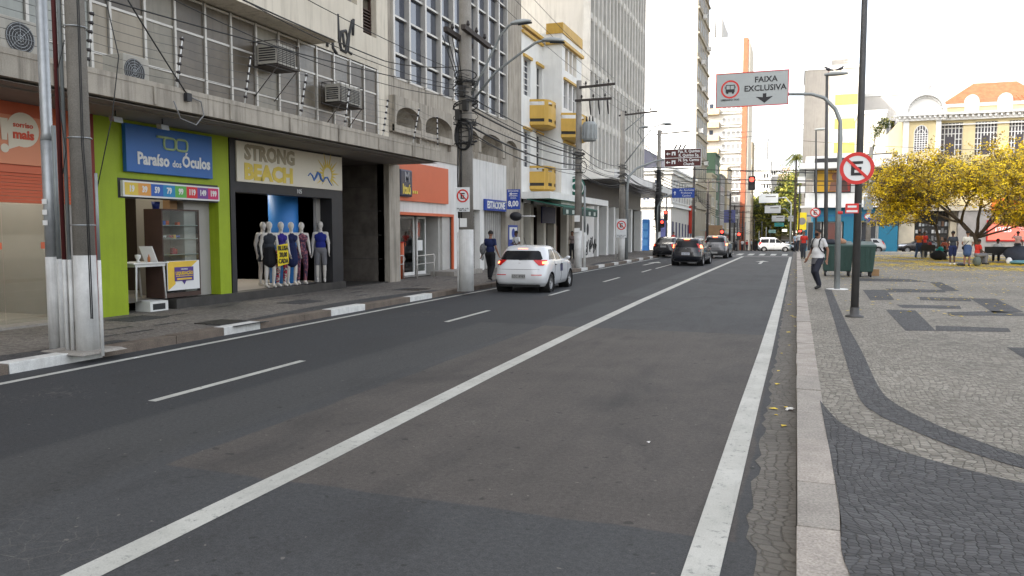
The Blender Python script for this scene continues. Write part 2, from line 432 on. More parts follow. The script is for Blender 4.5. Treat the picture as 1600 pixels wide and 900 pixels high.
# painted markings
def strip(pts, w, z=.004):
    """flat painted line through (x,y) points"""
    b = MB()
    rows = []
    for i, p in enumerate(pts):
        t = Vector(pts[min(i+1, len(pts)-1)])-Vector(pts[max(0, i-1)]); t.normalize(); n = Vector((t.y, -t.x))
        rows.append([(p[0]-n.x*w/2, p[1]-n.y*w/2, gz(p[1])+z), (p[0]+n.x*w/2, p[1]+n.y*w/2, gz(p[1])+z)])
    b.grid(rows, 0, False, False, True)
    return structure(b.build('lane_marking', M_paint))
strip([(-3.46, 1.5), (-3.48, 3.2), (-3.5, 5), (-3.62, 9), (-3.72, 14), (-3.79, 20), (-3.8, 34), (-3.72, 59.5)], .2)
strip([(-.425, .5), (-.43, 4), (-.42, 8), (-.40, 12), (-.39, 24), (-.39, 59.5)], .19, .008)
strip([(-8.75, 3), (-8.85, 7), (-8.95, 12), (-9.02, 18), (-9.05, 30), (-9.05, 60)], .12)
for a, c, x in ((6.25, 9.0, -6.44), (13.95, 16.35, -6.6), (20.9, 23.1, -6.62), (27.3, 30.2, -6.58), (34.6, 37.2, -6.56), (38.3, 44, -6.56), (47.5, 50, -6.56), (53, 59, -6.56)):
    strip([(x+.03, a), (x-.02, c)], .11)
for k in range(10): strip([(-8.6+k*.86, 63.2), (-8.6+k*.86, 67.6)], .42)
for x0, x1 in ((-8.9, -.3),): strip([(x0, 60.4), (x1, 60.4)], .35)
b = MB(); ax, ay = -1.95, 46.0   # lane arrow
b.face([(ax-.08, ay, .004), (ax+.08, ay, .004), (ax+.08, ay+3.4, .004), (ax-.08, ay+3.4, .004)])
b.face([(ax-.42, ay+3.4, .004), (ax+.42, ay+3.4, .004), (ax, ay+5, .004)]); structure(b.build('lane_marking', M_paint))
b = MB(); ax, ay = -7.85, 42.
b.face([(ax-.08, ay, .004), (ax+.08, ay, .004), (ax+.08, ay+3.4, .004), (ax-.08, ay+3.4, .004)])
b.face([(ax-.42, ay+3.4, .004), (ax+.42, ay+3.4, .004), (ax, ay+5, .004)]); structure(b.build('lane_marking', M_paint))
# dark figures laid in the plaza paving
def smoothc(pts, k=6):
    out = []; n = len(pts)
    for i in range(n-1):
        p0, p1, p2, p3 = pts[max(i-1, 0)], pts[i], pts[i+1], pts[min(i+2, n-1)]
        for j in range(k):
            t = j/k
            out.append(tuple(.5*(2*p1[a]+(p2[a]-p0[a])*t+(2*p0[a]-5*p1[a]+4*p2[a]-p3[a])*t*t+(3*p1[a]-p0[a]-3*p2[a]+p3[a])*t**3) for a in (0, 1)))
    out.append(pts[-1]); return out
def gpx(l, z=.13): return [tuple(P(px, py, z=z)[:2]) for px, py in l]
def inlay(rowsL, rowsR, z=.134):
    b = MB(); L = smoothc(rowsL); Rr = smoothc(rowsR)
    b.grid([[(l[0], l[1], z), (r[0], r[1], z)] for l, r in zip(L, Rr)], 0, False, False, False)
    o = b.build('paving_pattern', M_dark); me = o.data
    if me.polygons[0].normal.z < 0: me.flip_normals()
    return structure(o)
inlay(gpx([(1288, 452), (1303, 500), (1317, 548), (1340, 617), (1369, 646), (1421, 671), (1500, 702), (1600, 733), (1760, 775)]),
      gpx([(1299, 452), (1320, 500), (1346, 548), (1372, 603), (1398, 630), (1461, 663), (1530, 690), (1600, 713), (1760, 752)]))
inlay(gpx([(1281, 626), (1300, 648), (1317, 663), (1374, 692), (1461, 721), (1600, 756), (1800, 800)]),
      [(.285, 5.6), (.285, 4.8), (.285, 4), (.6, 3), (1, 2.4), (3, 1.4), (6, .5)])
inlay([(.285, 5.7), (.285, 4), (.285, 2), (.285, 0), (.285, -3)], [(.29, 5.7), (.9, 3.9), (2, 1.8), (4, 0), (8, -3)], .1345)
def flatpoly(px, z=.134):
    b = MB(); pts = [(*q, z) for q in gpx(px)]; b.face(pts); o = b.build('paving_pattern', M_dark)
    if o.data.polygons[0].normal.z < 0: o.data.flip_normals()
    structure(o)
for pl in ([(1348, 453), (1384, 453), (1398, 469), (1360, 469)], [(1384, 451), (1474, 453), (1478, 457), (1387, 457)], [(1452, 441), (1470, 441), (1500, 455), (1476, 455)],
           [(1340, 435), (1420, 436), (1455, 441), (1340, 439)], [(1384, 484), (1430, 485), (1462, 517), (1415, 517)], [(1462, 509), (1575, 513), (1580, 519), (1462, 517)],
           [(1400, 476), (1500, 478), (1502, 483), (1410, 481)], [(1515, 466), (1556, 467), (1600, 488), (1552, 489)], [(1436, 464), (1515, 466), (1518, 471), (1438, 469)],
           [(1480, 488), (1552, 486), (1600, 490), (1600, 494), (1482, 493)], [(1573, 543), (1640, 545), (1700, 575), (1600, 560)]):
    flatpoly(pl)
b = MB()
for y0, y1 in ((2, 9), (12, 20), (24, 33), (38, 46)):
    n = 14; rows = []
    for i in range(n+1):
        t = i/n; y = y0+(y1-y0)*t; w = .25+.35*math.sin(math.pi*t)
        rows.append([(KL-.25, y, .134), (KL-.25-w, y, .134)])
    b.grid(rows, 0, False, False, False)
for px, py in ((372, 505), (215, 498), (640, 452), (470, 472)):
    q = P(px, py, z=.13); b.box(q.x-.35, q.x+.35, q.y-.45, q.y+.45, .1302, .138)
rk = random.Random(9)
for i in range(26):
    x = rk.uniform(-12.4, -10.2); y = rk.uniform(7, 30); b.face([(x, y, .1345), (x+.1, y, .1345), (x+.1, y+.6, .1345), (x, y+.6, .1345)])
o = b.build('paving_pattern', M_dark); structure(o)
M_iron = mat('cast_iron', (.06, .055, .05), .6, .5, var=.2, scale=8)
M_beige = mat('old_concrete', (.31, .28, .23), .85, var=.2, scale=2, grain=.15, streak=.3, bmp=.1)
for px, py, lab in ((345, 503, 'square iron inspection cover in the left pavement near the green shop'), (650, 452, 'iron inspection cover in the pavement outside the bank')):
    q = P(px, py, z=.14); b = MB(); b.box(q.x-.3, q.x+.3, q.y-.35, q.y+.35, .12, .145)
    for i in range(5): b.box(q.x-.24+i*.11, q.x-.2+i*.11, q.y-.3, q.y+.3, .145, .149)
    tag(b.build('manhole_cover', M_iron), lab, 'manhole cover')
# fallen blossom and litter on the plaza
M_petal = mat('yellow_petal', (.78, .56, .03), .6, var=.2, scale=3)
b = MB(); rp = random.Random(21)
def petal(x, y, z=.142):
    s = rp.uniform(.025, .06)*(1.7 if y > 38 else 1); w = rp.uniform(0, 6.28); c, d = math.cos(w)*s, math.sin(w)*s; h = rp.uniform(0, .012)
    b.face([(x-c, y-d, z), (x+d*.7, y-c*.7, z+h), (x+c, y+d, z+.003), (x-d*.7, y+c*.7, z+h)])
for i in range(30000):
    cx, cy = rp.choice(((9.5, 50, ), (13, 46), (8, 56), (14, 52), (8.5, 44)))
    x, y = rp.gauss(cx, 3.6), rp.gauss(cy, 4.2)
    if math.sin(x*1.7+y*.6)+math.sin(y*1.1-x*.5)+rp.uniform(-1.2, 1.2) < .1: continue
    if x > .4 and y < 83: petal(x, y)
for i in range(900): petal(rp.uniform(1, 14), rp.uniform(17, 44)**1.0)
for i in range(34): petal(rp.uniform(-.2, .03), rp.uniform(6, 40), .01)
tag(b.build('fallen_petals', M_petal), 'yellow petals strewn on the plaza paving under the flowering tree', 'petals', kind='stuff')
M_paper = mat('litter_paper', (.7, .7, .68), .8, var=0)
for px, py, z, sx, lab in ((1234, 640, .01, .035, 'crumpled white litter in the right gutter'), (1013, 691, .01, .014, 'tiny white scrap on the reddish asphalt'), (212, 560, .01, .025, 'white scrap lying by the left kerb')):
    q = P(px, py, z=z); b = MB(); r4 = random.Random(px)
    rows = [[(q.x+(i-2)*sx*.5+r4.uniform(-.4, .4)*sx, q.y+(j-2)*sx*.7+r4.uniform(-.4, .4)*sx, z+r4.uniform(0, .6)*sx) for i in range(5)] for j in range(5)]
    b.grid(rows, 0, False); tag(b.build('paper_scrap', M_paper), lab, 'litter')
# ================================================================ camera, sky, sun
cam = bpy.data.cameras.new('camera'); co = bpy.data.objects.new('camera', cam); COL.objects.link(co); SC.camera = co
cam.sensor_width = 36; cam.lens = 36*FPX/1600; cam.clip_start = .05; cam.clip_end = 5000
co.matrix_world = Matrix(((RT.x, UP.x, -FW.x, 0), (RT.y, UP.y, -FW.y, 0), (RT.z, UP.z, -FW.z, CH), (0, 0, 0, 1)))
SUN_EL, SUN_AZ = 36, 222      # compass degrees from +Y, clockwise: behind the camera, to the left
w = bpy.data.worlds.new('World'); SC.world = w; w.use_nodes = True; nt = w.node_tree
sky = nt.nodes.new('ShaderNodeTexSky'); sky.sky_type = 'NISHITA'; sky.sun_disc = False
sky.sun_elevation = R(SUN_EL); sky.sun_rotation = R(SUN_AZ); sky.dust_density = 6; sky.air_density = 1.0; sky.ozone_density = .6; sky.altitude = 600
bg = nt.nodes['Background']; bg.inputs[1].default_value = .15
hs = nt.nodes.new('ShaderNodeHueSaturation'); hs.inputs['Saturation'].default_value = .3
nt.links.new(sky.outputs[0], hs.inputs['Color']); nt.links.new(hs.outputs[0], bg.inputs[0])
sl = bpy.data.lights.new('sun', 'SUN'); sl.energy = 2.3; sl.angle = R(.5); sl.color = (1, .93, .82)
so = bpy.data.objects.new('sun', sl); COL.objects.link(so)
e, a = R(SUN_EL), R(SUN_AZ)
sd = Vector((math.sin(a)*math.cos(e), math.cos(a)*math.cos(e), math.sin(e)))
so.rotation_euler = sd.to_track_quat('Z', 'Y').to_euler(); so.location = sd*60
SC.view_settings.view_transform = 'Standard'; SC.view_settings.look = 'None'; SC.view_settings.gamma = 1
SC.view_settings.exposure = 1.9; SC.view_settings.use_curve_mapping = False
SC.render.engine = 'CYCLES'
try:
    SC.cycles.max_bounces = 6; SC.cycles.diffuse_bounces = 3; SC.cycles.glossy_bounces = 3; SC.cycles.transparent_max_bounces = 12
    SC.cycles.caustics_reflective = False; SC.cycles.caustics_refractive = False
    SC.cycles.sample_clamp_indirect = 4
except Exception: pass
# ================================================================ building A (shops with a concrete marquee)
XF = -12.8; XW = -13.1
frF = Fr((XF, 0, 0), (0, 1, 0), (1, 0, 0)); frW = Fr((XW, 0, 0), (0, 1, 0), (1, 0, 0))
def Yf(px, X=XF, py=300): return P(px, py, x=X).y
def Zf(px, py, X=XF): return P(px, py, x=X).z
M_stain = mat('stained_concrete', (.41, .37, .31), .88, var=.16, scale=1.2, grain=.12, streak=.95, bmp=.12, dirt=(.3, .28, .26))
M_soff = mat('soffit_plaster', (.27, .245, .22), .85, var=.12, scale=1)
M_cream = mat('cream_render', (.70, .64, .53), .85, var=.08, scale=.8, streak=.6, grain=.06)
M_green = mat('lime_paint', (.30, .40, .012), .55, var=.08, scale=2, grain=.05, streak=.25)
M_orange = mat('orange_cladding', (.62, .13, .05), .45, var=.05, scale=1)
M_oshut = mat('orange_shutter', (.58, .10, .03), .45, var=.05)
M_black = mat('black_frame', (.022, .022, .024), .5, var=.2)
M_dstone = mat('dark_stone', (.045, .042, .038), .5, var=.3, scale=4)
M_brown = mat('brown_panel', (.07, .04, .03), .6, var=.2)
M_white = mat('white_paint', (.72, .72, .69), .6, var=.06, scale=2, streak=.2)
M_alu = mat('aluminium', (.52, .50, .46), .45, .35, var=.1)
M_steel = mat('galvanised_steel', (.42, .44, .45), .45, .5, var=.15, scale=6, obj=False)
M_redp = mat('red_pipe', (.45, .02, .015), .45, var=.1)
M_int = mat('shop_interior', (.34, .32, .29), .8, var=.1)
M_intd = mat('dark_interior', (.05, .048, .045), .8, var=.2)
M_tile = mat('floor_tile', (.36, .34, .31), .4, var=.1)
M_blue = mat('blue_panel', (.05, .26, .72), .45, var=.05)
M_pred = mat('white_print', (.78, .78, .76), .6, var=.02)
LAM = mat('lamp_glow', (1, .9, .75), .5, var=0, emit=3)  # glow for the panels added to brighten the shop interiors
MK = clear_glass()
yA0, yA1 = -34, 23.35
A = thing('shop_building', 'long grey and cream building with stained concrete marquee over lime green and orange shopfronts', 'building', (-20, 10, 0))
y_or = Yf(144); y_gr = Yf(354); y_sb = Yf(530); y_en = Yf(604)
b = MB()
b.box(-32, XW-.9, yA0, yA1, 4.45, 36, 0)                      # upper mass behind the glazing
b.box(-32, -24, yA0, yA1, 0, 4.45, 0)
b.box(-24, XF, yA0, 6.2, 0, 4.07, 0)
# walls between the shops
for y in (y_or, y_gr, y_sb): b.box(-24, XF-.25, y-.1, y+.1, .1, 4.07, 1)
b.build('wall', [M_cream, M_int], A)
# marquee slab
b = MB(); b.hexa([(-24, yA0, 4.07), (-11., yA0, 4.1), (-11., 23, 4.1), (-24, 23, 4.07), (-24, yA0, 4.45), (-11., yA0, 4.43), (-11., 23, 4.43), (-24, 23, 4.45)])
b.box(-11.12, -10.99, yA0, 23.0, 4.43, 4.52)
for q in range(10): b.box(-10.99, -10.97, 3+q*2, 3.06+q*2, 4.12, 4.43)
b.build('marquee', [M_stain], A)
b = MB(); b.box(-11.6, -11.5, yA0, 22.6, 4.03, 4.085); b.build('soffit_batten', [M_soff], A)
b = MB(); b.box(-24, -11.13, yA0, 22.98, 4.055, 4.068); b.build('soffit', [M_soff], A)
# glazed strip above the marquee
zb, zt = 4.47, 7.12
muls = [43, 100, 142, 172, 226, 273, 320, 360, 399, 434, 465, 493, 520, 545, 567, 588]
ym = [P(p, 90, x=XW).y for p in muls]; ym = [2.0, 3.6, 5.2, 6.8, 8.3]+ym
M_p = [mat('curtained_glass', (.26, .275, .245), .35, var=.1, scale=2, streak=.3, spec=.8), mat('ribbed_beige_glass', (.34, .30, .235), .4, var=.08, streak=.3, spec=.35),
       mat('brown_glass', (.12, .10, .075), .3, var=.35, scale=1, spec=.4, streak=.4), mat('smoky_glass', (.15, .13, .10), .22, var=.4, scale=1.2, spec=.5, streak=.4), mat('dusty_glass', (.24, .22, .175), .35, var=.2, scale=1.5, streak=.5, spec=.4)]
pick = [4, 0, 0, 0, 0, 0, 0, 1, 1, 4, 2, 2, 2, 4, 2, 3, 2, 3, 2, 2]
rw = random.Random(4)
for i in range(len(ym)-1):
    u0, u1 = ym[i], ym[i+1]; b = MB()
    b.fbox(frW, u0-.03, u0+.03, zb, zt, -.06, .05)
    if i == len(ym)-2: b.fbox(frW, u1-.045, u1+.045, zb, zt, -.06, .05)
    for z in (zb, 5.32+.0, 6.3, zt-.06): b.fbox(frW, u0+.045, u1-.045, z, z+.05, -.03, .025)
    f = b.build('window', [M_alu], A)
    g = MB(); k = pick[i]
    for j, (z0, z1) in enumerate(((zb+.05, 5.32), (5.37, 6.3), (6.35, zt-.06))):
        kk = k if not (k == 1 and j == 2) else 2
        t = rw.uniform(-.006, .006)
        g.face([frW.pt(u0+.045, z0, t), frW.pt(u1-.045, z0, -t), frW.pt(u1-.045, z1, -t), frW.pt(u0+.045, z1, t)], kk)
    g.build('pane', M_p, f)
# projecting upper volume and plain part with openings
xo = -12.3; yo = P(527, 30, x=xo).y; zo = 7.16
b = MB()
b.box(XW-.9, xo, yA0, yo, zo, 12.4); b.box(XW-.9, xo, yA0, yo, 14.2, 18); b.box(XW-.9, xo+.02, yA0, yo, 18, 36)
wfr = []
h1 = (P(528, 15, x=XW).y+.05, P(558, 15, x=XW).y, 8.9, 10.6); h2 = (P(567, 20, x=XW).y, P(588, 20, x=XW).y, 8.15, 10.6)
b.wall(frW, yo, yA1, 7.16, 36, [h1, h2, (20.2, 22.6, 12, 14), (20.2, 22.6, 16, 18)], .3)
b.face([(XW, yA1, 4.45), (XW-.9, yA1, 4.45), (XW-.9, yA1, 36), (XW, yA1, 36)])
b.fbox(frW, ym[-1]+.045, yA1, 4.45, 7.16, -.3, 0)
b.build('upper_wall', [M_cream], A)
for h, k in ((h1, 0), (h2, 1), ((20.2, 22.6, 12, 14), 0), ((20.2, 22.6, 16, 18), 0)):
    f = MB(); f.fbox(frW, h[0], h[0]+.05, h[2], h[3], -.28, -.2); f.fbox(frW, h[1]-.05, h[1], h[2], h[3], -.28, -.2)
    if k:
        for j in range(9): f.fbox(frW, h[0]+.05, h[1]-.05, h[2]+.03+j*.1, h[2]+.06+j*.1, -.26, -.16)
    f.fbox(frW, h[0], h[1], (h[2]+h[3])/2, (h[2]+h[3])/2+.05, -.27, -.19)
    f = f.build('window', [M_brown if k else M_alu], A); g = MB(); g.fquad(frW, h[0], h[1], h[2], h[3], -.29); g.build('pane', [M_p[3]], f)
# sprayed scrawl on the cream wall
M_spray = mat('dark_spray', (.06, .06, .06), .8, var=.2)
b = MB()
def scr(l, r=.05):
    pts = [P(x, y, x=XW+.01) for x, y in l]; b.tube(pts, r, 6)
for l in ([(527, 22), (529, 60), (533, 78), (540, 82), (543, 60), (540, 48), (532, 50), (530, 66)], [(550, 32), (545, 55), (543, 80), (549, 84)], [(552, 30), (551, 55)], [(519, 60), (520, 75), (526, 84)], [(535, 52), (538, 74)], [(511, 64), (511, 73)]): scr(l)
b.build('graffiti', [M_spray], A)
# ---- orange shop
b = MB()
zo1 = 2.84; yL = 6.2
b.fbox(frF, yL, y_or-.25, zo1, 4.06, -.3, 0, 0)
b.fbox(frF, y_or-.5, y_or-.08, .13, zo1, -.6, -.06, 2)
o = b.build('shop_fascia', [M_orange, M_oshut, M_int], A)
b = MB()
for j in range(9): b.fbox(frF, yL, y_or-.3, 2.32+j*.058, 2.372+j*.058, -.12, -.03-.02*(j % 2))
b.build('roller_shutter', [M_oshut], A)
def room(y0, y1, xb, z0, z1, mw, mf, parent, name='interior', x0=XF-.1):
    b = MB(); b.face([(xb, y0, z0), (xb, y1, z0), (xb, y1, z1), (xb, y0, z1)], 0)
    b.face([(xb, y0, z0), (x0, y0, z0), (x0, y0, z1), (xb, y0, z1)], 0); b.face([(xb, y1, z0), (x0, y1, z0), (x0, y1, z1), (xb, y1, z1)], 0)
    b.face([(xb, y0, z1), (x0, y0, z1), (x0, y1, z1), (xb, y1, z1)], 0); b.face([(xb, y0, z0), (x0, y0, z0), (x0, y1, z0), (xb, y1, z0)], 1)
    return b.build(name, [mw, mf], parent)
room(yL, y_or-.12, -16.5, .16, 4.0, mat('pale_interior', (.34, .32, .29), .7, var=.05), M_tile, A)
b = MB(); b.fbox(frF, yL, y_or-.3, .1, .17, -1, .15); b.build('door_step', [M_conc], A)
yd = [yL, P(8, 440, x=XF).y, P(22, 440, x=XF).y, y_or-.52]
for i in range(3):
    g = MB(); g.fbox(frF, yd[i]+.01, yd[i+1]-.01, .18, 2.3, -.25, -.238); g = g.build('glass_door', [MK], A)
    b = MB()
    if i != 1:
        c = yd[i+1]-.22
        pts = [frF.pt(c-.06, .95, -.2), frF.pt(c-.06, 1.35, -.2), frF.pt(c+.0, 1.42, -.2), frF.pt(c+.06, 1.35, -.2), frF.pt(c+.06, .95, -.2), frF.pt(c, .88, -.2), frF.pt(c-.06, .95, -.2)]
        b.tube(pts, .015, 8); b.build('handle', [M_alu], g)
    s = MB(); s.fbox(frF, yd[i+1]-.42, yd[i+1]-.02, 1.5, 1.62, -.237, -.233); s.build('door_sticker', [M_orange], g)
q = MB(); c = yd[3]-.2; q.fbox(frF, c-.13, c+.1, 1.7, 1.93, -.237, -.232); q = q.build('notice', [M_pred], A)
b = MB(); b.prism([frF.pt(c-.1, 1.81, -.229), frF.pt(c-.03, 1.87, -.229), frF.pt(c-.03, 1.83, -.229), frF.pt(c+.07, 1.83, -.229), frF.pt(c+.07, 1.79, -.229), frF.pt(c-.03, 1.79, -.229), frF.pt(c-.03, 1.75, -.229)], (.002, 0, 0)); b.build('arrow_mark', [M_black], q)
# orange shop sign: peach panel with exclamation mark and speech bubble
S = thing('shop_sign', 'orange shop sign with an exclamation mark and a cream speech bubble', 'sign', (XF, 9, 3.3))
b = MB(); M_peach = mat('peach_panel', (.72, .27, .14), .5, var=.03); b.fbox(frF, 6.6, Yf(67), 2.98, 3.82, .002, .05)
b.build('panel', [M_peach], S)
M_cr = mat('cream_print', (.78, .70, .56), .6, var=.02); M_rp = mat('red_print', (.70, .10, .05), .6, var=.02)
b = MB(); cy, cz = Yf(37), Zf(37, 204); b.disc(frF.pt(cy, cz, .056), (1, 0, 0), .30, 28)
b.face([frF.pt(cy-.28, cz-.05, .057), frF.pt(cy-.28, cz-.36, .057), frF.pt(cy-.02, cz-.26, .057)])
e0 = Yf(7); b.prism([frF.pt(e0-.07, 3.75, .055), frF.pt(e0+.07, 3.75, .055), frF.pt(e0+.045, 3.38, .055), frF.pt(e0-.045, 3.38, .055)], (.01, 0, 0)); b.disc(frF.pt(e0, 3.24, .06), (1, 0, 0), .075)
b.build('speech_bubble', [M_cr], S)
text('sorriso', .13, frF.pt(cy, cz+.08, .062), (0, 1, 0), (0, 0, 1), M_rp, S, bold=.002); text('mais', .22, frF.pt(cy, cz-.09, .062), (0, 1, 0), (0, 0, 1), M_rp, S, bold=.008)
# ---- green shop
b = MB(); yi0, yi1 = Yf(190), Yf(334); zi = 2.86
b.fbox(frF, y_or, yi0, .1, 4.06, -.25, .08); b.fbox(frF, yi0, y_gr, zi, 4.06, -.25, .08)
yk = Yf(341)
b.fbox(frF, yi1+.05, y_gr, .3, zi, -.55, .08)
b.build('green_portal', [M_green], A)
b = MB(); b.fbox(frF, y_or-.08, y_or-.002, .13, 4.06, -.1, .1); b.build('red_edge_trim', [mat('dull_red', (.22, .03, .02), .6)], A)
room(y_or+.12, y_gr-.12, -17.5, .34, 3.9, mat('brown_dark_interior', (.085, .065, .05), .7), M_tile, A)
b = MB(); b.box(-17.5, XF-.3, yi0+.95, y_gr, .1, .335, 0); b.box(XF-.3, XF+.12, yi0+1.25, y_sb+.1, .1, .34, 0); b.box(-17.5, XF-.3, y_gr, y_sb, .1, .335, 0)
b.box(-17.5, XF-.3, y_or, yi0+.95, .1, .15, 0)
b.build('door_step', [M_dstone], A)
b = MB(); b.box(-14.4, XF-.2, yi1-.75, yi1+.2, .34, 3.9); b.build('inner_wall', [mat('grey_interior', (.38, .36, .33), .7, var=.05)], A)
b = MB(); b.box(-14.5, -13.6, yi0+.2, yi0+1.2, 3.86, 3.89); b.build('added_ceiling_lamp', [LAM], A)  # glowing panel added to brighten the green shop
b = MB(); b.box(-15.2, -14.2, 8, 10.4, 3.6, 3.62); b.build('added_ceiling_lamp', [LAM], A)  # glowing panel added to brighten the orange shop behind its doors
# blue sign
S = thing('shop_sign', 'blue opticians sign reading Paraíso dos Óculos with a pale glasses emblem', 'sign', (XF+.1, 13.2, 3.5))
M_bs = mat('blue_sign', (.02, .13, .42), .4, var=.05, scale=1); M_lg = mat('pale_green_print', (.42, .55, .28), .5, var=.02)
sy0, sy1 = Yf(188), Yf(323); sz0, sz1 = 3.02, 3.98
b = MB(); b.fbox(frF, sy0, sy1, sz0, sz1, .09, .19); b.build('panel', [M_bs], S, bevel=.01)
fy = (sy0+sy1)/2
text('Paraíso', .34, frF.pt(fy-.52, 3.30, .196), (0, 1, 0), (0, 0, 1), M_pred, S, bold=.012, sx=.86)
text('dos', .2, frF.pt(fy+.12, 3.26, .196), (0, 1, 0), (0, 0, 1), M_pred, S, bold=.004, sx=.9)
text('Óculos', .34, frF.pt(fy+.70, 3.33, .196), (0, 1, 0), (0, 0, 1), M_pred, S, bold=.012, sx=.86)
b = MB()
for c in (-.07, .27):
    l = []
    for j in range(17):
        t = 2*math.pi*j/16; ex = .16*(abs(math.cos(t))**.5)*math.copysign(1, math.cos(t)); ez = .12*(abs(math.sin(t))**.5)*math.copysign(1, math.sin(t))
        l.append(frF.pt(fy+c+ex, 3.68+ez, .2))
    b.tube(l, .025, 6, cap=False)
b.tube([frF.pt(fy-.42, 3.80, .2), frF.pt(fy-.1, 3.80, .2)], .028, 6)
b.build('glasses_emblem', [M_lg], S)
# price strip
S = thing('price_sign', 'coloured price strip reading 19 39 59 79 99 119 149 199 over the green doorway', 'sign', (XF+.1, 13.3, 2.7))
py0, py1 = Yf(183), Yf(334); z0, z1 = 2.52, 2.84
b = MB(); b.fbox(frF, py0, py1, z0, z1, .09, .16); b.build('panel', [M_pred], S)
pc = [('19', (.75, .55, .08)), ('39', (.75, .35, .08)), ('59', (.03, .12, .45)), ('79', (.02, .25, .5)), ('99', (.12, .42, .08)), ('119', (.65, .03, .04)), ('149', (.18, .06, .28)), ('199', (.6, .03, .14))]
for i, (t, c) in enumerate(pc):
    a0 = py0+.04+(py1-py0-.08)*i/8; a1 = py0+.04+(py1-py0-.08)*(i+1)/8
    g = MB(); g.fbox(frF, a0, a1, z0+.035, z1-.035, .161, .166); g = g.build('price_cell', [mat('price_%d' % i, c, .5, var=.02)], S)
    text(t, .17, frF.pt((a0+a1)/2, (z0+z1)/2, .168), (0, 1, 0), (0, 0, 1), M_pred, g, bold=.008, sx=.8)
b = MB(); b.fbox(frF, py0-.06, py1+.04, z0-.03, z1+.05, .05, .085); b.build('bracket', [M_black], S)
# ---- dark-framed clothing shop
b = MB(); yb0, yb1 = y_gr+.02, y_sb
zs0, zs1 = 3.03, 4.0
b.fbox(frF, yb0, yb0+.16, .33, 4.05, -.3, .1); b.fbox(frF, yb0+.16, yb1, 2.78, 4.05, -.3, .1); b.fbox(frF, yb1-.55, yb1, .13, 2.78, -.5, .1)
b.build('black_portal', [M_black], A)
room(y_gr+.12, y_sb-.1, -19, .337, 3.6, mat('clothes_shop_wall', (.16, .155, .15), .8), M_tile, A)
for a0, a1, xb in ((Yf(357)+.3, Yf(357)+1.7, -15.6), ): pass
b = MB(); yk_ = P(444, 400, x=-13.95).y; b.cyl((-13.95, yk_, .34), (-13.95, yk_, 3.6), .42, n=24); b.build('column', [M_blue], A)
b = MB(); b.box(-13.2, -13.1, yb1-.75, yb1-.55, .34, 2.8); b.build('grey_wall_panel', [mat('grey_interior', (.38, .36, .33), .7)], A)
b = MB(); b.box(-14.6, -14.2, 18.9, 20.2, .34, .82); b.build('blue_plinth', [M_blue], A); b = MB(); b.box(-16.6, -15.2, 16.4, 19.2, 3.56, 3.58); b.build('added_ceiling_lamp', [LAM], A)  # ceiling strip added out of sight above the opening, for the shop's dim lights
S = thing('shop_sign', 'cream shop sign reading STRONG BEACH with a yellow sun and blue wave', 'sign', (XF+.1, 17.5, 3.5))
sy0, sy1 = yb0+.2, yb1-.05; M_sgn = mat('cream_sign', (.74, .69, .57), .5, var=.04, scale=.8)
b = MB(); b.fbox(frF, sy0, sy1, zs0, zs1, .101, .14); b.build('panel', [M_sgn], S)
M_gl = mat('grey_gold_letters', (.36, .31, .21), .5, var=.1, scale=5); M_yl = mat('yellow_letters', (.72, .55, .09), .5, var=.1, scale=5); M_wb = mat('wave_blue', (.08, .2, .55), .5)
text('STRONG', .50, frF.pt(sy0+1.28, 3.74, .146), (0, 1, 0), (0, 0, 1), M_gl, S, bold=.022, sx=1.0)
text('BEACH', .52, frF.pt(sy0+1.22, 3.27, .146), (0, 1, 0), (0, 0, 1), M_yl, S, bold=.028, sx=1.18)
b = MB(); cy, cz = sy1-.75, 3.45
for j in range(17):
    t = math.pi*(-.25+1.5*j/16); r1 = .62 if j % 2 else .42; w = .08
    b.prism([frF.pt(cy+.2*math.cos(t-w*2.4), cz+.2*math.sin(t-w*2.4), .141), frF.pt(cy+r1*math.cos(t), cz+r1*math.sin(t), .141), frF.pt(cy+.2*math.cos(t+w*2.4), cz+.2*math.sin(t+w*2.4), .141)], (.008, 0, 0))
b.build('sun_emblem', [M_yl], S)
b = MB()
l = [(-.95, -.1), (-.85, -.02), (-.75, -.08), (-.68, -.2), (-.58, -.1), (-.5, .02), (-.4, -.02), (-.35, -.14), (-.25, -.2), (-.15, -.1), (-.02, -.08), (.08, -.2), (.2, -.3)]
b.tube([frF.pt(cy+u, cz+v, .146) for u, v in l], [.012+.028*math.sin(math.pi*i/12) for i in range(13)], 6); b.build('wave_emblem', [M_wb], S)
tag(text('105', .16, frF.pt((yb0+yb1)/2+.3, 2.9, .104), (0, 1, 0), (0, 0, 1), M_pred, None, name='house_number'), 'small white house number 105 under the cream sign', 'house number')
# ---- dark entrance with red pipe and pillar
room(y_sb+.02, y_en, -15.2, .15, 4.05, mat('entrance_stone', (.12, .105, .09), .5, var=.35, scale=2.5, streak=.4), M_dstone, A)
b = MB()
for j in range(5): b.box(-15.2, -15.19, y_sb+.5*j+.4, y_sb+.5*j+.42, .2, 4)
for j in range(4): b.box(-15.2, XF-.2, y_en-.008, y_en-.002, .9+j*.8, .92+j*.8)
b.build('stone_joint', [mat('joint_grey', (.09, .085, .08), .8)], A)
b = MB(); px = P(576, 300, x=-14.6); b.tube([(-14.6, px.y, 4.05), (-14.6, px.y, 1.35)], .05, 10); b.tube([(-14.6, px.y, 1.35), (-14.5, px.y+.15, 1.3)], .05, 8)
b.build('red_pipe', [M_redp], A)
b = MB(); b.box(-14.6, -14.5, y_sb+.15, y_sb+.5, .3, 3.1); b.build('door_jamb', [M_conc], A)
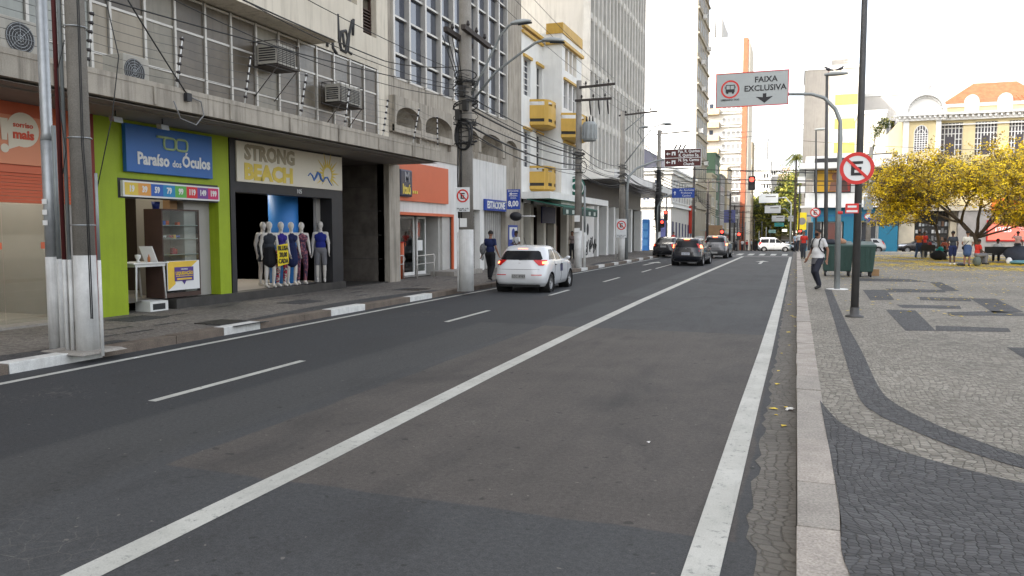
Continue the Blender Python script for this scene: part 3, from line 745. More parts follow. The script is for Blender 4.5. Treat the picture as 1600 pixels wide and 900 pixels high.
b = MB(); b.box(XF-.35, XF+.1, y_en, yA1-.02, .12, 4.07); b.box(-24, XF-.35, y_en+.05, yA1-.02, .1, 4.07); b.build('pillar', [M_stain], A)
b = MB(); b.box(XF-1.2, XF+.02, y_sb, y_en, .125, .155); b.build('door_step', [M_dstone], A)
# ---- things on the marquee
def ac_unit(y0, y1, z0, x0, x1, label, fan=True, cage=False):
    t = thing('air_conditioner', label, 'air conditioner', ((x0+x1)/2, (y0+y1)/2, z0)); mb = mat('ac_casing', (.42, .40, .35), .6, var=.08, streak=.3)
    h = .62 if not cage else .55
    b = MB(); b.box(x0, x1, y0, y1, z0+.04, z0+h); b.build('casing', [mb], t, bevel=.015)
    if fan:
        cy = y0+(y1-y0)*.42; b = MB(); b.disc((x1+.004, cy, z0+h*.52), (1, 0, 0), .24, 28); b.build('fan_opening', [M_black], t)
        b = MB()
        for k in range(5):
            b.disc((x1+.012, cy, z0+h*.52), (1, 0, 0), .05+.045*k, 24, 0, .044+.045*k)
        for k in range(4):
            a = k*math.pi/4; b.tube([(x1+.012, cy-.24*math.cos(a), z0+h*.52-.24*math.sin(a)), (x1+.012, cy+.24*math.cos(a), z0+h*.52+.24*math.sin(a))], .004, 4)
        b.build('fan_guard', [M_steel], t)
    else:
        b = MB()
        for k in range(9): b.box(x1, x1+.012, y0+.05, y1-.05, z0+.1+k*.045, z0+.12+k*.045)
        for k in range(6): b.box(x0+.06, x1-.04, y0-.012, y0, z0+.12+k*.06, z0+.15+k*.06)
        b.build('grille', [M_black], t)
    if cage:
        b = MB(); e = .06
        for x in (x0-e, x1+e):
            for y in (y0-e, y1+e): b.tube([(x, y, z0-.02), (x, y, z0+h+.05)], .012, 6)
        for z in (z0-.02, z0+h+.05):
            b.tube([(x0-e, y0-e, z), (x1+e, y0-e, z), (x1+e, y1+e, z), (x0-e, y1+e, z), (x0-e, y0-e, z)], .012, 6)
        for k in range(6): b.tube([(x1+e, y0+(y1-y0)*k/5, z0-.02), (x1+e, y0+(y1-y0)*k/5, z0+h+.05)], .006, 4)
        b.box(x0-e, x1+e, y0-e, y1+e, z0-.03, z0-.01)
        b.tube([(x1+e, y0, z0), (XW, y0, z0-.75)], .012, 6); b.tube([(x1+e, y1, z0), (XW, y1, z0-.75)], .012, 6)
        b.build('cage', [mat('dark_iron', (.07, .06, .055), .6, .3)], t)
    else:
        b = MB(); b.box(x0+.05, x1-.05, y0+.08, y0+.14, z0, z0+.04); b.box(x0+.05, x1-.05, y1-.14, y1-.08, z0, z0+.04); b.build('foot', [M_steel], t)
    return t
q0, q1 = P(1, 60, x=-11.3).y, P(62, 60, x=-11.3).y
ac_unit(q0, q1+.1, 4.46, -11.75, -11.3, 'off-white air conditioner with round dark fan on the left end of the marquee')
q0, q1 = P(193, 110, x=-11.5).y, P(233, 110, x=-11.5).y
ac_unit(q0, q1, 4.42, -12., -11.5, 'small beige air conditioner standing on the marquee above the blue sign', True)
q0, q1 = P(432, 70, x=-12.4).y, P(458, 70, x=-12.4).y
ac_unit(q0, q1+.1, 6.02, -13.0, -12.4, 'window air conditioner in an iron cage above the cream sign', False, True)
q0, q1 = P(530, 110, x=-12.5).y, P(560, 110, x=-12.5).y
ac_unit(q0, q1+.1, 5.55, -13.0, -12.5, 'rusty empty-looking caged air conditioner near the end of the window strip', False, True)
M_ins = mat('dark_insulator', (.03, .025, .025), .4, var=.1)
rods = [(144, 18, 136, 100), (285, 58, 276, 132), (392, 88, 382, 162), (479, 115, 469, 180), (546, 138, 538, 187), (606, 155, 598, 205), (655, 170, 645, 213), (683, 182, 684, 226)]
ordn = ['leftmost', 'second', 'third', 'fourth', 'fifth', 'sixth', 'seventh', 'rightmost']
tops = []
for i, (x1_, y1_, x0_, y0_) in enumerate(rods):
    a = P(x0_, y0_, x=-11.05); c = P(x1_, y1_, x=-11.05); a.z = 4.5
    t = thing('fence_rod', 'white electric fence rod with black insulators, %s of the row on the marquee' % ordn[i], 'fence rod', a, 'electric fence rods on the marquee')
    b = MB(); b.tube([a, c], .014, 6); b.build('rod', [M_white], t)
    l = []
    for k in range(6):
        p = a.lerp(c, .16+.16*k); l.append(p); g = MB(); g.tube([p-Vector((.0, .05, 0)), p+Vector((0, .015, 0)), p+Vector((0, .03, 0))], [.018, .04, .02], 8); g.build('insulator', [M_ins], t)
    tops.append(l)
M_wire = mat('thin_wire', (.12, .12, .12), .4, .6, var=0)
for k in range(6):
    pts = []
    for i in range(len(tops)-1): pts += sag(tops[i][k], tops[i+1][k], .03, 4)[:-1]
    pts.append(tops[-1][k]); pts = [Vector((-11.05, 5., tops[0][k].z))]+pts
    b = MB(); b.tube(pts, .0045, 4); tag(b.build('fence_wire', [M_wire]), ['lowest', 'second lowest', 'third', 'fourth', 'second highest', 'highest'][k]+' thin wire strung between the white fence rods on the marquee', 'wire', 'electric fence wires')
# floodlights under the marquee
for px, py, lab in ((180, 172, 'small floodlight under the marquee above the left end of the blue sign'), (253, 172, 'small grey floodlight under the marquee above the blue sign')):
    q = P(px, py, x=-11.9); t = thing('floodlight', lab, 'floodlight', (q.x, q.y, 4.05))
    b = MB(); b.tube([(q.x, q.y, 4.05), (q.x, q.y, 3.95)], .015, 6); b.build('bracket', [M_black], t)
    b = MB(); b.prism([(q.x-.06, q.y-.1, 3.95), (q.x+.06, q.y-.1, 3.93), (q.x+.08, q.y-.1, 3.83), (q.x-.04, q.y-.1, 3.85)], (0, .2, 0)); b.build('lamp_head', [M_steel], t)
# ---- goods at the green shop
yT = P(230, 480, x=XF-.15).y
T = thing('folding_table', 'white folding table with tapering legs in the green shop doorway', 'table', (XF-.3, yT, .34))
ta, tb = P(215, 410, x=XF-.1).y, P(255, 410, x=XF-.1).y; ztt = 1.16
b = MB(); b.box(XF-.9, XF-.05, ta-.15, tb+.12, ztt-.03, ztt); b.build('tabletop', [M_white], T, bevel=.006)
b = MB(); b.box(XF-.85, XF-.1, ta-.08, ta-.05, ztt-.09, ztt-.03); b.box(XF-.12, XF-.09, ta-.08, tb+.05, ztt-.09, ztt-.03); b.build('apron', [M_white], T)
for x in (XF-.82, XF-.12):
    for y, dy in ((ta-.02, -.03), (tb+.02, .05)):
        b = MB(); b.tube([(x, y, ztt-.03), (x, y+dy, .36)], [.022, .018], 8); b.build('leg', [M_white], T)
b = MB(); b.hexa([(XF-.5, tb-.12, ztt), (XF-.25, tb-.02, ztt), (XF-.24, tb, ztt), (XF-.49, tb-.1, ztt), (XF-.55, tb-.22, ztt+.34), (XF-.3, tb-.12, ztt+.34), (XF-.29, tb-.1, ztt+.34), (XF-.54, tb-.2, ztt+.34)])
o = b.build('table_notice', [M_pred]); tag(o, 'white card notice leaning on the white folding table', 'notice')
b = MB(); c = (XF-.35, ta+.25, ztt); b.lathe([(.0, 0), (.045, 0), (.04, .02), (.02, .05), (.055, .1), (.06, .16), (.0, .17)], c, 'z', 14)
tag(b.build('napkin_holder', [M_white]), 'small pale cup standing on the white folding table', 'cup')
b = MB(); c = (XF-.3, ta+.5, ztt); b.lathe([(.0, 0), (.03, 0), (.03, .1), (.012, .13), (.012, .16), (.0, .165)], c, 'z', 12)
tag(b.build('spray_bottle', [mat('amber', (.45, .16, .05), .3)]), 'little amber bottle beside the white card on the folding table', 'bottle')
b = MB(); s0 = P(190, 470, x=XF-.6)
C_ = thing('plastic_chair', 'dark blue chair behind the white folding table', 'chair', (XF-1.4, ta+.1, .34))
M_bch = mat('blue_plastic', (.02, .04, .22), .4)
b = MB(); b.grid([[(XF-1.6+.5*i/6, ta-.1+.5*j/6, .78-.03*math.sin(math.pi*i/6)*math.sin(math.pi*j/6)) for j in range(7)] for i in range(7)]); b.build('seat', [M_bch], C_)
b = MB(); b.grid([[(XF-1.55-.1*k/5+.04*math.sin(math.pi*j/6), ta-.1+.5*j/6, .8+.09*k) for j in range(7)] for k in range(6)]); b.build('backrest', [M_bch], C_)
for dx, dy in ((-.02, -.02), (.46, -.02), (-.02, .46), (.46, .46)):
    b = MB(); b.tube([(XF-1.57+dx, ta-.08+dy, .78), (XF-1.57+dx*1.25-.03, ta-.08+dy*1.25-.05, .34)], .012, 6); b.build('leg', [M_steel], C_)
# glass display cabinet
ca, cb = P(256, 450, x=XF-.15).y, P(311, 450, x=XF-.15).y; cz0, cz1 = .36, 2.28
K = thing('display_cabinet', 'brown glass display cabinet of sunglasses in the green shop doorway', 'cabinet', (XF-.35, (ca+cb)/2, .34))
b = MB(); b.box(XF-.62, XF-.12, ca-.03, ca, cz0, cz1); b.box(XF-.62, XF-.12, cb, cb+.03, cz0, cz1); b.box(XF-.62, XF-.12, ca-.03, cb+.03, cz1, cz1+.03); b.box(XF-.62, XF-.12, ca, cb, cz0, cz0+.1)
b.build('frame', [M_brown], K); b = MB(); b.box(XF-.62, XF-.6, ca, cb, cz0, cz1); b.build('back_panel', [mat('cabinet_back', (.30, .24, .19), .6)], K)
shz = [.95, 1.3, 1.65, 1.95]
for z in shz:
    b = MB(); b.box(XF-.6, XF-.14, ca, cb, z, z+.012); b.build('shelf', [mat('glass_shelf', (.4, .45, .42), .1, spec=.9)], K)
b = MB(); b.box(XF-.13, XF-.124, ca, cb, cz0+.1, cz1); b.build('glass_front', [MK], K)
cols = [(.6, .1, .03), (.03, .1, .4), (.05, .05, .05), (.5, .3, .05), (.3, .02, .03), (.6, .6, .58), (.1, .06, .04)]
rg = random.Random(12); n = 0
for z in shz+[.5]:
    y = ca+.08
    while y < cb-.12 and n < 60:
        h = rg.uniform(.03, .16); k = rg.randrange(7); x = XF-rg.uniform(.2, .45)
        b = MB()
        if rg.random() < .5:
            for s in (0, .065): b.disc((x, y+s, z+.06), (1, 0, .2), .028, 12)
            b.tube([(x, y-.03, z+.07), (x, y+.1, z+.07)], .006, 5); b.tube([(x, y-.03, z+.07), (x-.1, y-.03, z+.05)], .005, 4); b.tube([(x, y+.1, z+.07), (x-.1, y+.1, z+.05)], .005, 4)
            tag(b.build('sunglasses', [mat('ware_%d' % k, cols[k], .3, var=.02)]), 'pair of sunglasses on a shelf in the glass display cabinet', 'sunglasses', 'goods in the display cabinet')
        else:
            b.box(x-.04, x+.04, y-.03, y+.05, z+.012, z+.012+h); 
            tag(b.build('glasses_case', [mat('ware_%d' % k, cols[k], .3, var=.02)], None, .008), 'small boxed glasses case on a shelf in the glass display cabinet', 'glasses case', 'cases in the display cabinet')
        y += rg.uniform(.1, .17); n += 1
S = thing('poster', 'white and yellow poster with a purple speech bubble leaning on the display cabinet', 'poster', (XF-.05, (ca+cb)/2, .75))
pa, pb = P(262, 430, x=XF-.05).y, P(312, 430, x=XF-.05).y; z0, z1 = .52, 1.17
b = MB(); b.fbox(frF, pa, pb, z0, z1, -.07, -.055); b.build('board', [M_pred], S)
M_po = mat('poster_yellow', (.75, .5, .06), .5); M_pu = mat('poster_purple', (.09, .05, .25), .5)
w_ = pb-pa; b = MB(); b.prism([frF.pt(pa+.01, z0+.01, -.054), frF.pt(pa+.01, z1-.01, -.054), frF.pt(pb-.05, z1-.01, -.054), frF.pt(pb-.25, z1-.14, -.054), frF.pt(pa+.22, z1-.14, -.054), frF.pt(pa+.22, z0+.14, -.054)], (.003, 0, 0)); b.build('yellow_corner', [M_po], S)
b = MB(); b.fbox(frF, pa+.2, pb-.2, z0+.2, z1-.14, -.05, -.04); c = (pa+pb)/2; b.prism([frF.pt(c-.06, z0+.21, -.05), frF.pt(c+.06, z0+.21, -.05), frF.pt(c, z0+.12, -.05)], (.01, 0, 0)); b.build('speech_bubble', [M_pu], S)
text('GRANDE', .05, frF.pt(c, z1-.19, -.037), (0, 1, 0), (0, 0, 1), M_pred, S); text('LIQUIDAÇÃO', .1, frF.pt(c, z1-.28, -.037), (0, 1, 0), (0, 0, 1), M_po, S, bold=.004, sx=.85)
b = MB(); b.fbox(frF, c-.25, c+.25, z0+.3, z0+.315, -.04, -.036); b.fbox(frF, c-.22, c+.22, z0+.225, z0+.265, -.04, -.036, 0); b.build('print_bar', [M_po], S)
b = MB(); b.box(XF-.1, XF+.12, P(236, 478, x=XF).y, P(258, 478, x=XF).y, .13, .34)
b.build('x', [M_black]) if False else None
t = thing('plastic_crate', 'white edged dark crate under the folding table at the green shop step', 'crate', (XF, 12.9, .13)); c0, c1 = P(232, 480, x=XF+.05).y, P(259, 480, x=XF+.05).y
b = MB(); b.box(XF-.3, XF+.1, c0, c1, .13, .33); b.build('body', [M_black], t)
b = MB()
for y0, y1, z0, z1 in ((c0-.01, c0+.06, .13, .34), (c1-.06, c1+.01, .13, .34), (c0+.06, c1-.06, .29, .345), (c0+.06, c1-.06, .13, .16)): b.box(XF-.3, XF+.11, y0, y1, z0, z1)
b.build('rim', [M_white], t)
b = MB(); b.lathe([(0, 0), (.07, 0), (.09, .16), (.0, .16)], (XF-.4, ca+.1, cz1+.03), 'z', 14); tag(b.build('blue_pot', [M_bch]), 'small blue pot on top of the display cabinet', 'pot')
b = MB(); b.box(XF-.5, XF-.3, ca+.4, ca+.62, cz1+.03, cz1+.36); tag(b.build('cardboard_box', [mat('cardboard', (.33, .2, .1), .8)], None, .005), 'tan cardboard box standing on top of the display cabinet', 'box')
# clothes rails deep in the clothing shop
M_cl = [mat('cloth_%d' % i, c, .9, var=.2, scale=8) for i, c in enumerate(((.09, .09, .10), (.22, .05, .07), (.12, .12, .22), (.30, .27, .25), (.05, .08, .16)))]
for k, (x, lab) in enumerate(((-15.8, 'front clothes rail of dark garments inside the clothing shop'), (-17.2, 'rear clothes rail of dark garments inside the clothing shop'))):
    t = thing('clothes_rail', lab, 'clothes rail', (x, 17, .34)); b = MB(); b.tube([(x, 15.6, .34), (x, 15.6, 1.8), (x, 18.4, 1.8), (x, 18.4, .34)], .02, 8); b.build('rail', [M_steel], t)
    y = 15.7; r5 = random.Random(k)
    while y < 18.3:
        b = MB(); l = r5.uniform(.7, .95); b.hexa([(x-.24, y, 1.75-l), (x+.24, y, 1.75-l), (x+.24, y+.05, 1.75-l), (x-.24, y+.05, 1.75-l), (x-.1, y+.01, 1.76), (x+.1, y+.01, 1.76), (x+.1, y+.04, 1.76), (x-.1, y+.04, 1.76)])
        tag(b.build('garment', [r5.choice(M_cl)]), 'dark garment hanging on the %s clothes rail in the clothing shop' % ('front' if k == 0 else 'rear'), 'garment', 'garments on the %s rail' % ('front' if k == 0 else 'rear')); y += r5.uniform(.09, .13)
# ================================================================ building B (arches, bank, parking)
G_dk = glass('dark_window_glass', (.035, .045, .07), .05); G_sky = glass('tower_glass', (.045, .048, .055), .15, .5)
M_ochre = mat('ochre_paint', (.58, .36, .07), .6, var=.08, streak=.3)
M_wht = mat('white_render', (.74, .73, .70), .8, var=.06, streak=.35)
M_wht2 = mat('bright_white_render', (.80, .80, .77), .8, var=.05, streak=.15)
M_navy = mat('navy_paint', (.02, .025, .09), .5)
M_sgnblue = mat('sign_blue', (.02, .06, .33), .45, var=.03)
M_col2 = mat('panel_grey', (.22, .21, .19), .7, var=.12)
zbt = 5.25
yB0, yB1 = 23.37, 36.75
def Yx(px, X=XW, py=200): return P(px, py, x=X).y
B = thing('bank_building', 'concrete and glass building with a row of arches above the orange bank front', 'building', (-20, 30, 0))
zc = 7.12; yp = Yx(790, XW, 60)
b = MB(); b.box(-30, XW-1.3, yB0, yB1, 3.3, 34)
b.fbox(frW, yp, yB1, .1, 34, -.35, 0); b.fbox(frW, yB0+.25, yp, 4.55, zbt, -1.3, 0); b.fbox(frW, yB0+.25, yp, 6.3, zc, -1.3, 0)
b.fbox(frW, yB0, yB0+.25, .1, 34, -.35, .0); b.fbox(frW, yB0+.25, yp, 30, 34, -.35, 0)
xa = .22
ar = [(611, 659), (665, 707), (712, 749), (752, 786), (789, 809)]
za, zsp, zbt = 6.15, 5.75, 5.25
ys_ = [(P(a, 185, x=XW+xa).y, P(c, 190, x=XW+xa).y) for a, c in ar]
ys_[0] = (yB0+.12, ys_[0][1])
def arch_band(b, u0, u1, ztop, arches, d, m=0):
    last = u0
    for a0, a1 in arches:
        b.fquad(frW, last, a0, zbt, ztop, d, m); c, hw = (a0+a1)/2, (a1-a0)/2; n = 12
        pts = [(c-hw*math.cos(math.pi*i/n), zsp-.12+(za-zsp+.12)*math.sin(math.pi*i/n)**.8) for i in range(n+1)]
        for i in range(n): b.face([frW.pt(pts[i][0], pts[i][1], d), frW.pt(pts[i+1][0], pts[i+1][1], d), frW.pt(pts[i+1][0], ztop, d), frW.pt(pts[i][0], ztop, d)], m)
        pp = [(a0, zbt)]+pts+[(a1, zbt)]
        b.grid([[frW.pt(u, z, d), frW.pt(u, z, d-.3)] for u, z in pp], m, False)
        # sloping vault behind the arch
        b.grid([[frW.pt(u, z, d-.3), frW.pt(c+(u-c)*.75, zbt+(z-zbt)*.45, d-.95)] for u, z in pp], m, True)
        b.face([frW.pt(c+(u-c)*.75, zbt+(z-zbt)*.45, d-.95) for u, z in pp], m); last = a1
    b.fquad(frW, last, u1, zbt, ztop, d, m)
    b.face([frW.pt(u0, ztop, d), frW.pt(u1, ztop, d), frW.pt(u1, ztop, 0), frW.pt(u0, ztop, 0)], m)
    b.face([frW.pt(u0, zbt, d), frW.pt(u0, ztop, d), frW.pt(u0, ztop, 0), frW.pt(u0, zbt, 0)], m); b.face([frW.pt(u1, zbt, d), frW.pt(u1, ztop, d), frW.pt(u1, ztop, 0), frW.pt(u1, zbt, 0)], m)
b.build('wall', [M_stain], B)
b = MB(); arch_band(b, yB0, ys_[-1][1]+.1, 6.45, ys_, xa)
for (a0, a1) in ys_: b.fbox(frW, a1+.0, a1+.1, zbt-.25, zbt, 0, xa*.7)
b.fbox(frW, yB0, ys_[1][1], zbt-.02, zbt+.22, xa-.1, xa-.02)
b.build('arch_band', [M_stain], B)
mg = [613, 637, 662, 686, 706, 725, 744, 760, 777, 790]
ymg = [Yx(p, XW, 60) for p in mg]; ymg[0] = yB0+.25; ymg[-1] = yp
rails = [zc, 7.95, 9.2, 10.15, 11.4, 12.35, 13.6, 14.6, 15.8, 17, 18.2]
for i in range(len(ymg)-1):
    u0, u1 = ymg[i], ymg[i+1]; b = MB(); b.fbox(frW, u0-.06, u0+.06, zc, 30, -.2, .1)
    for z in rails: b.fbox(frW, u0+.06, u1-.06, z-.03, z+.04, -.15, .02)
    if i == len(ymg)-2: b.fbox(frW, u1-.06, u1-.002, zc, 30, -.2, .1)
    f = b.build('window', [M_alu], B); g = MB()
    for j in range(len(rails)-1):
        t = rw.uniform(-.012, .012); g.face([frW.pt(u0+.06, rails[j]+.04, -.1+t), frW.pt(u1-.06, rails[j]+.04, -.1-t), frW.pt(u1-.06, rails[j+1]-.03, -.1-t), frW.pt(u0+.06, rails[j+1]-.03, -.1+t)])
    g.fquad(frW, u0+.06, u1-.06, rails[-1], 30, -.12); g.build('pane', [G_dk], f)
# bank ground floor
yI0, yI1, yS1 = yB0+.12, Yx(706), Yx(733)
b = MB(); b.fbox(frW, yI0, yS1, 2.48, 4.55, -.35, -.05, 0); b.fbox(frW, yI1, yS1, .13, 2.48, -.35, -.05, 0)
b.build('bank_front', [M_wht], B)
b = MB(); b.fbox(frW, yI0, yI1, 2.42, 2.52, -.3, .03); b.fbox(frW, yI1, yI1+.09, .13, 2.52, -.3, .03); b.build('orange_trim', [M_orange], B)
room(yI0, yI1, -17.5, .16, 3.2, mat('bank_interior', (.10, .10, .095), .6), M_tile, B, x0=XW-.2)
b = MB(); b.box(XW-1.3, XW-.2, yI1-.9, yI1-.75, .16, 2.42); b.box(XW-.4, XW-.1, yI1-.75, yI1, .16, 2.42); b.build('bank_side_wall', [mat('pale_grey_wall', (.45, .44, .41), .7)], B)
d0, d1, d2, d3 = P(650, 380, x=XW-.6).y, P(664, 380, x=XW-.6).y, P(671, 380, x=XW-.6).y, P(690, 380, x=XW-.6).y
for u0, u1, lab in ((yI0+.1, d0-.2, 'bank_window'), (d0, d1, 'glass_door'), (d2, d3, 'glass_door')):
    f = MB(); 
    for a0, a1, z0, z1 in ((u0, u0+.07, .18, 2.4), (u1-.07, u1, .18, 2.4), (u0+.07, u1-.07, .18, .3), (u0+.07, u1-.07, 2.32, 2.4)): f.fbox(frW, a0, a1, z0, z1, -.62, -.56)
    f = f.build(lab, [M_wht], B); g = MB(); g.fbox(frW, u0+.07, u1-.07, .3, 2.32, -.6, -.59); g.build('pane', [MK], f)
    if lab == 'glass_door':
        g = MB(); g.fbox(frW, u0+.12, u1-.25, 1.1, 1.5, -.586, -.58); g.build('notice', [M_pred], f)
b = MB(); b.fbox(frW, d2+.15, d2+.55, 1.5, 2.1, -.585, -.58); b.build('wall_poster', [mat('poster_orange', (.6, .2, .06), .5)], B)
b = MB()
for k in range(3): b.box(-16.6, -16.1, yI0+.5+k*.9, yI0+1.2+k*.9, .2, 1.7)
o = b.build('cash_machine', [mat('atm_grey', (.3, .3, .3), .5)], B)
S = thing('bank_sign', 'flat orange bank sign with a dark rounded emblem reading Itaú', 'sign', (XW, 26, 3.6))
s0, s1 = yI0+.03, Yx(698); b = MB(); b.fbox(frW, s0, s1, 2.92, 4.3, -.045, .06); b.build('panel', [M_orange], S)
b = MB(); b.fbox(frW, s0+.25, s0+1.15, 3.05, 4.0, .065, .2); b.build('emblem', [mat('emblem_dark', (.03, .035, .07), .3)], S, bevel=.06)
text('Itaú', .46, frW.pt(s0+.68, 3.3, .206), (0, 1, 0), (0, 0, 1), M_yl, S, bold=.018, sx=.85); text('M', .5, frW.pt(s0+.72, 3.72, .206), (0, 1, 0), (0, 0, 1), mat('emblem_grey', (.3, .3, .33), .4), S, bold=.01)
for k in range(4):
    b = MB(); b.fbox(frW, s0+1.25+.14*k, s0+1.34+.14*k, 3.2, 3.3, .062, .08); b.build('letter_block', [M_yl], S)
# ramp and rails
b = MB(); r0, r1 = P(680, 430, x=XW+.1).y, Yx(722); b.box(XW-.1, XW+.9, r0, r1, .13, .3); b.build('ramp', [M_conc], B)
b = MB(); yt = P(627, 400, x=XW-.2).y; t = thing('totem', 'round orange totem post beside the bank handrail', 'post', (XW-.2, yt, .13)); b.cyl((XW-.2, yt, .13), (XW-.2, yt, 1.42), .1, n=18); b.build('post', [M_orange], t); b = MB(); b.cyl((XW-.2, yt, 1.42), (XW-.2, yt, 1.46), .11, n=18); b.build('cap', [M_redp], t)
for (p0, p1, x, lab) in ((613, 630, XW-.05, 'short steel handrail left of the bank doors'), (652, 678, XW+.35, 'steel handrail right of the orange post at the bank ramp')):
    a0, a1 = P(p0, 400, x=x).y, P(p1, 400, x=x).y; t = thing('handrail', lab, 'handrail', (x, a0, .13))
    b = MB(); b.tube([(x, a0-.08, .75), (x, a0, .95), (x, a1, .98), (x, a1+.12, .85), (x, a1, .7)], .022, 8); b.build('top_rail', [M_alu], t)
    b = MB(); b.tube([(x, a0, .65), (x, a1, .67)], .018, 6); b.build('lower_rail', [M_alu], t)
    for y in (a0, a1): b = MB(); b.tube([(x, y, .13), (x, y, .97)], .024, 8); b.build('post', [M_alu], t)
# parking: white panel, shutter, corrugated gate
yw0, yw1 = yS1, yp
b = MB(); n = 12
for k in range(n): b.fbox(frW, yw0+(yw1-yw0)*k/n, yw0+(yw1-yw0)*(k+1)/n-.02, 2.78, 4.95, -.02, .03+.006*(k % 2))
b.build('white_panel', [M_wht], B)
b = MB(); ysh = Yx(749); ypt = Yx(755)
for k in range(40): b.fbox(frW, yw0, ysh, .15+k*.065, .2+k*.065, -.35, -.25)
b.build('roller_shutter', [mat('shutter_grey', (.25, .235, .21), .6, var=.15)], B)
b = MB(); b.fbox(frW, ysh, ypt, .13, 2.8, -.35, .02); b.build('post', [M_wht], B)
b = MB(); k = 0; y = ypt; rows = []
while y < yp: rows.append(y); y += .13
pts = []
for i, y in enumerate(rows): pts += [(y, -.3+.05*(i % 2)), (min(yp, y+.1), -.3+.05*(i % 2))]
b.grid([[frW.pt(u, .13, d), frW.pt(u, 2.78, d)] for u, d in pts], 0, False); b.build('corrugated_gate', [mat('gate_grey', (.42, .41, .39), .6, var=.1, streak=.5)], B)
S = thing('parking_sign', 'blue fascia sign reading ESTACIONE above the corrugated gate', 'sign', (XW+.1, 33, 3)); e0, e1 = Yx(757, XW+.1), Yx(790, XW+.1)
b = MB(); b.fbox(frW, e0, e1, 2.78, 3.28, .04, .14); b.build('panel', [M_sgnblue], S); text('ESTACIONE', .44, frW.pt((e0+e1)/2, 3.02, .145), (0, 1, 0), (0, 0, 1), M_pred, S, bold=.016, sx=.95)
S = thing('parking_price_sign', 'blue board reading ESTACIONE with a left arrow and 8,00', 'sign', (-12.4, 33, 3.4))
frY = Fr((0, P(792, 300, x=-12.4).y, 0), (1, 0, 0), (0, -1, 0)); yq = frY.O.y
x0, x1 = P(793, 300, y=yq).x, P(813, 300, y=yq).x; z0, z1 = P(800, 327, y=yq).z, P(800, 296, y=yq).z
b = MB(); b.fbox(frY, x0, x1, z0, z1, 0, .08); b.build('panel', [M_sgnblue], S)
c = (x0+x1)/2; text('ESTACIONE', .12, frY.pt(c, z1-.08, .085), (1, 0, 0), (0, 0, 1), M_pred, S, sx=.8); text('8,00', .34, frY.pt(c, z0+.24, .085), (1, 0, 0), (0, 0, 1), M_pred, S, bold=.012, sx=.85)
text('PRIMEIRA\nHORA', .1, frY.pt(c, z0+.55, .085), (1, 0, 0), (0, 0, 1), M_pred, S)
b = MB(); b.prism([frY.pt(c-.2, z1-.2, .085), frY.pt(c-.08, z1-.13, .085), frY.pt(c-.08, z1-.27, .085)], (0, -.004, 0)); b.fbox(frY, c-.08, c+.2, z1-.215, z1-.185, .083, .09); b.build('arrow', [M_pred], S)
b = MB(); b.fbox(frY, x0-.7, x0, z0+.3, z0+.34, .02, .06); b.build('bracket', [M_steel], S)
# blue and white telephone poster on the pilaster
S = thing('wall_poster', 'blue and white poster with a round emblem low on the concrete pilaster', 'poster', (XW, 35, 1.6)); a0, a1 = Yx(794), Yx(808)
b = MB(); b.fbox(frW, a0, a1, .95, 2.15, .002, .03); b.build('board', [M_sgnblue], S); b = MB(); b.fbox(frW, a0+.1, a1-.1, 1.45, 2.05, .03, .034); b.build('white_field', [M_pred], S)
b = MB(); b.disc(frW.pt((a0+a1)/2, 1.75, .036), (1, 0, 0), .24, 24); b.build('emblem', [M_sgnblue], S)
S = thing('round_lamp', 'black round lamp on a white arm sticking out above the poster', 'lamp', (-12.6, 35.3, 3)); q = P(806, 338, x=-12.5)
b = MB(); b.ell(q, (.3, .3, .22)); b.build('head', [M_black], S); b = MB(); b.tube([q, (XW, q.y+.9, q.z)], .03, 6); b.tube([q+Vector((.2, 0, 0)), q+Vector((.95, 0, 0))], .035, 6); b.build('arm', [M_wht], S)
# ================================================================ building C (white with ochre trim)
yC0, yC1 = 36.78, 47.7; yc = Yx(848, XW, 100); xb = P(878, 120, y=yc).x
Cc = thing('white_building', 'white three storey building with ochre cornice and rounded ochre balconies', 'building', (-18, 42, 0))
wl = [(Yx(818, XW, 130), Yx(829, XW, 130)), (Yx(838, XW, 140), Yx(847, XW, 140))]
wh = [(a0, a1, 8.75, 10.6) for a0, a1 in wl]+[(a0, a1, 5.15, 7.0) for a0, a1 in wl]
b = MB(); b.wall(frW, yC0, yc, 3.3, 12.1, wh, .25); b.face([(XW, yC0, 3.3), (-24, yC0, 3.3), (-24, yC0, 12.1), (XW, yC0, 12.1)])
b.face([(XW, yC0, 12.1), (XW, yc, 12.1), (-24, yc, 12.1), (-24, yC0, 12.1)])
frB = Fr((xb, 0, 0), (0, 1, 0), (1, 0, 0)); frS = Fr((0, yc, 0), (1, 0, 0), (0, -1, 0))
e = lambda p, q: P(p, q, x=xb).y
yC1 = P(908, 200, x=xb).y; zt2 = P(878, 50, y=yc).z
h1, h2 = e(883, 90), e(901, 90); h3, h4 = e(881, 150), e(902, 150)
bh = [(h1, h2, P(883, 110, x=xb).z, P(883, 72, x=xb).z), (h3, h4, P(881, 168, x=xb).z, P(881, 125, x=xb).z), (h3, h4, P(881, 262, x=xb).z, P(881, 224, x=xb).z)]
b.wall(frB, yc, yC1, 3.3, zt2, bh, .25); b.fquad(frS, -24, xb, 3.3, zt2)
b.face([(xb, yc, zt2), (xb, yC1, zt2), (-24, yC1, zt2), (-24, yc, zt2)]); b.face([(xb, yC1, 3.3), (-24, yC1, 3.3), (-24, yC1, zt2), (xb, yC1, zt2)])
b.face([(xb, yc, 3.3), (xb, yC1, 3.3), (XW, yC1, 3.3), (XW, yc, 3.3)])
b.build('wall', [M_wht2], Cc)
b = MB(); b.fbox(frW, yC0, yc-.16, 11.75, 11.88, 0, .12); b.fbox(frW, yC0, yc-.16, 12.0, 12.16, 0, .2)
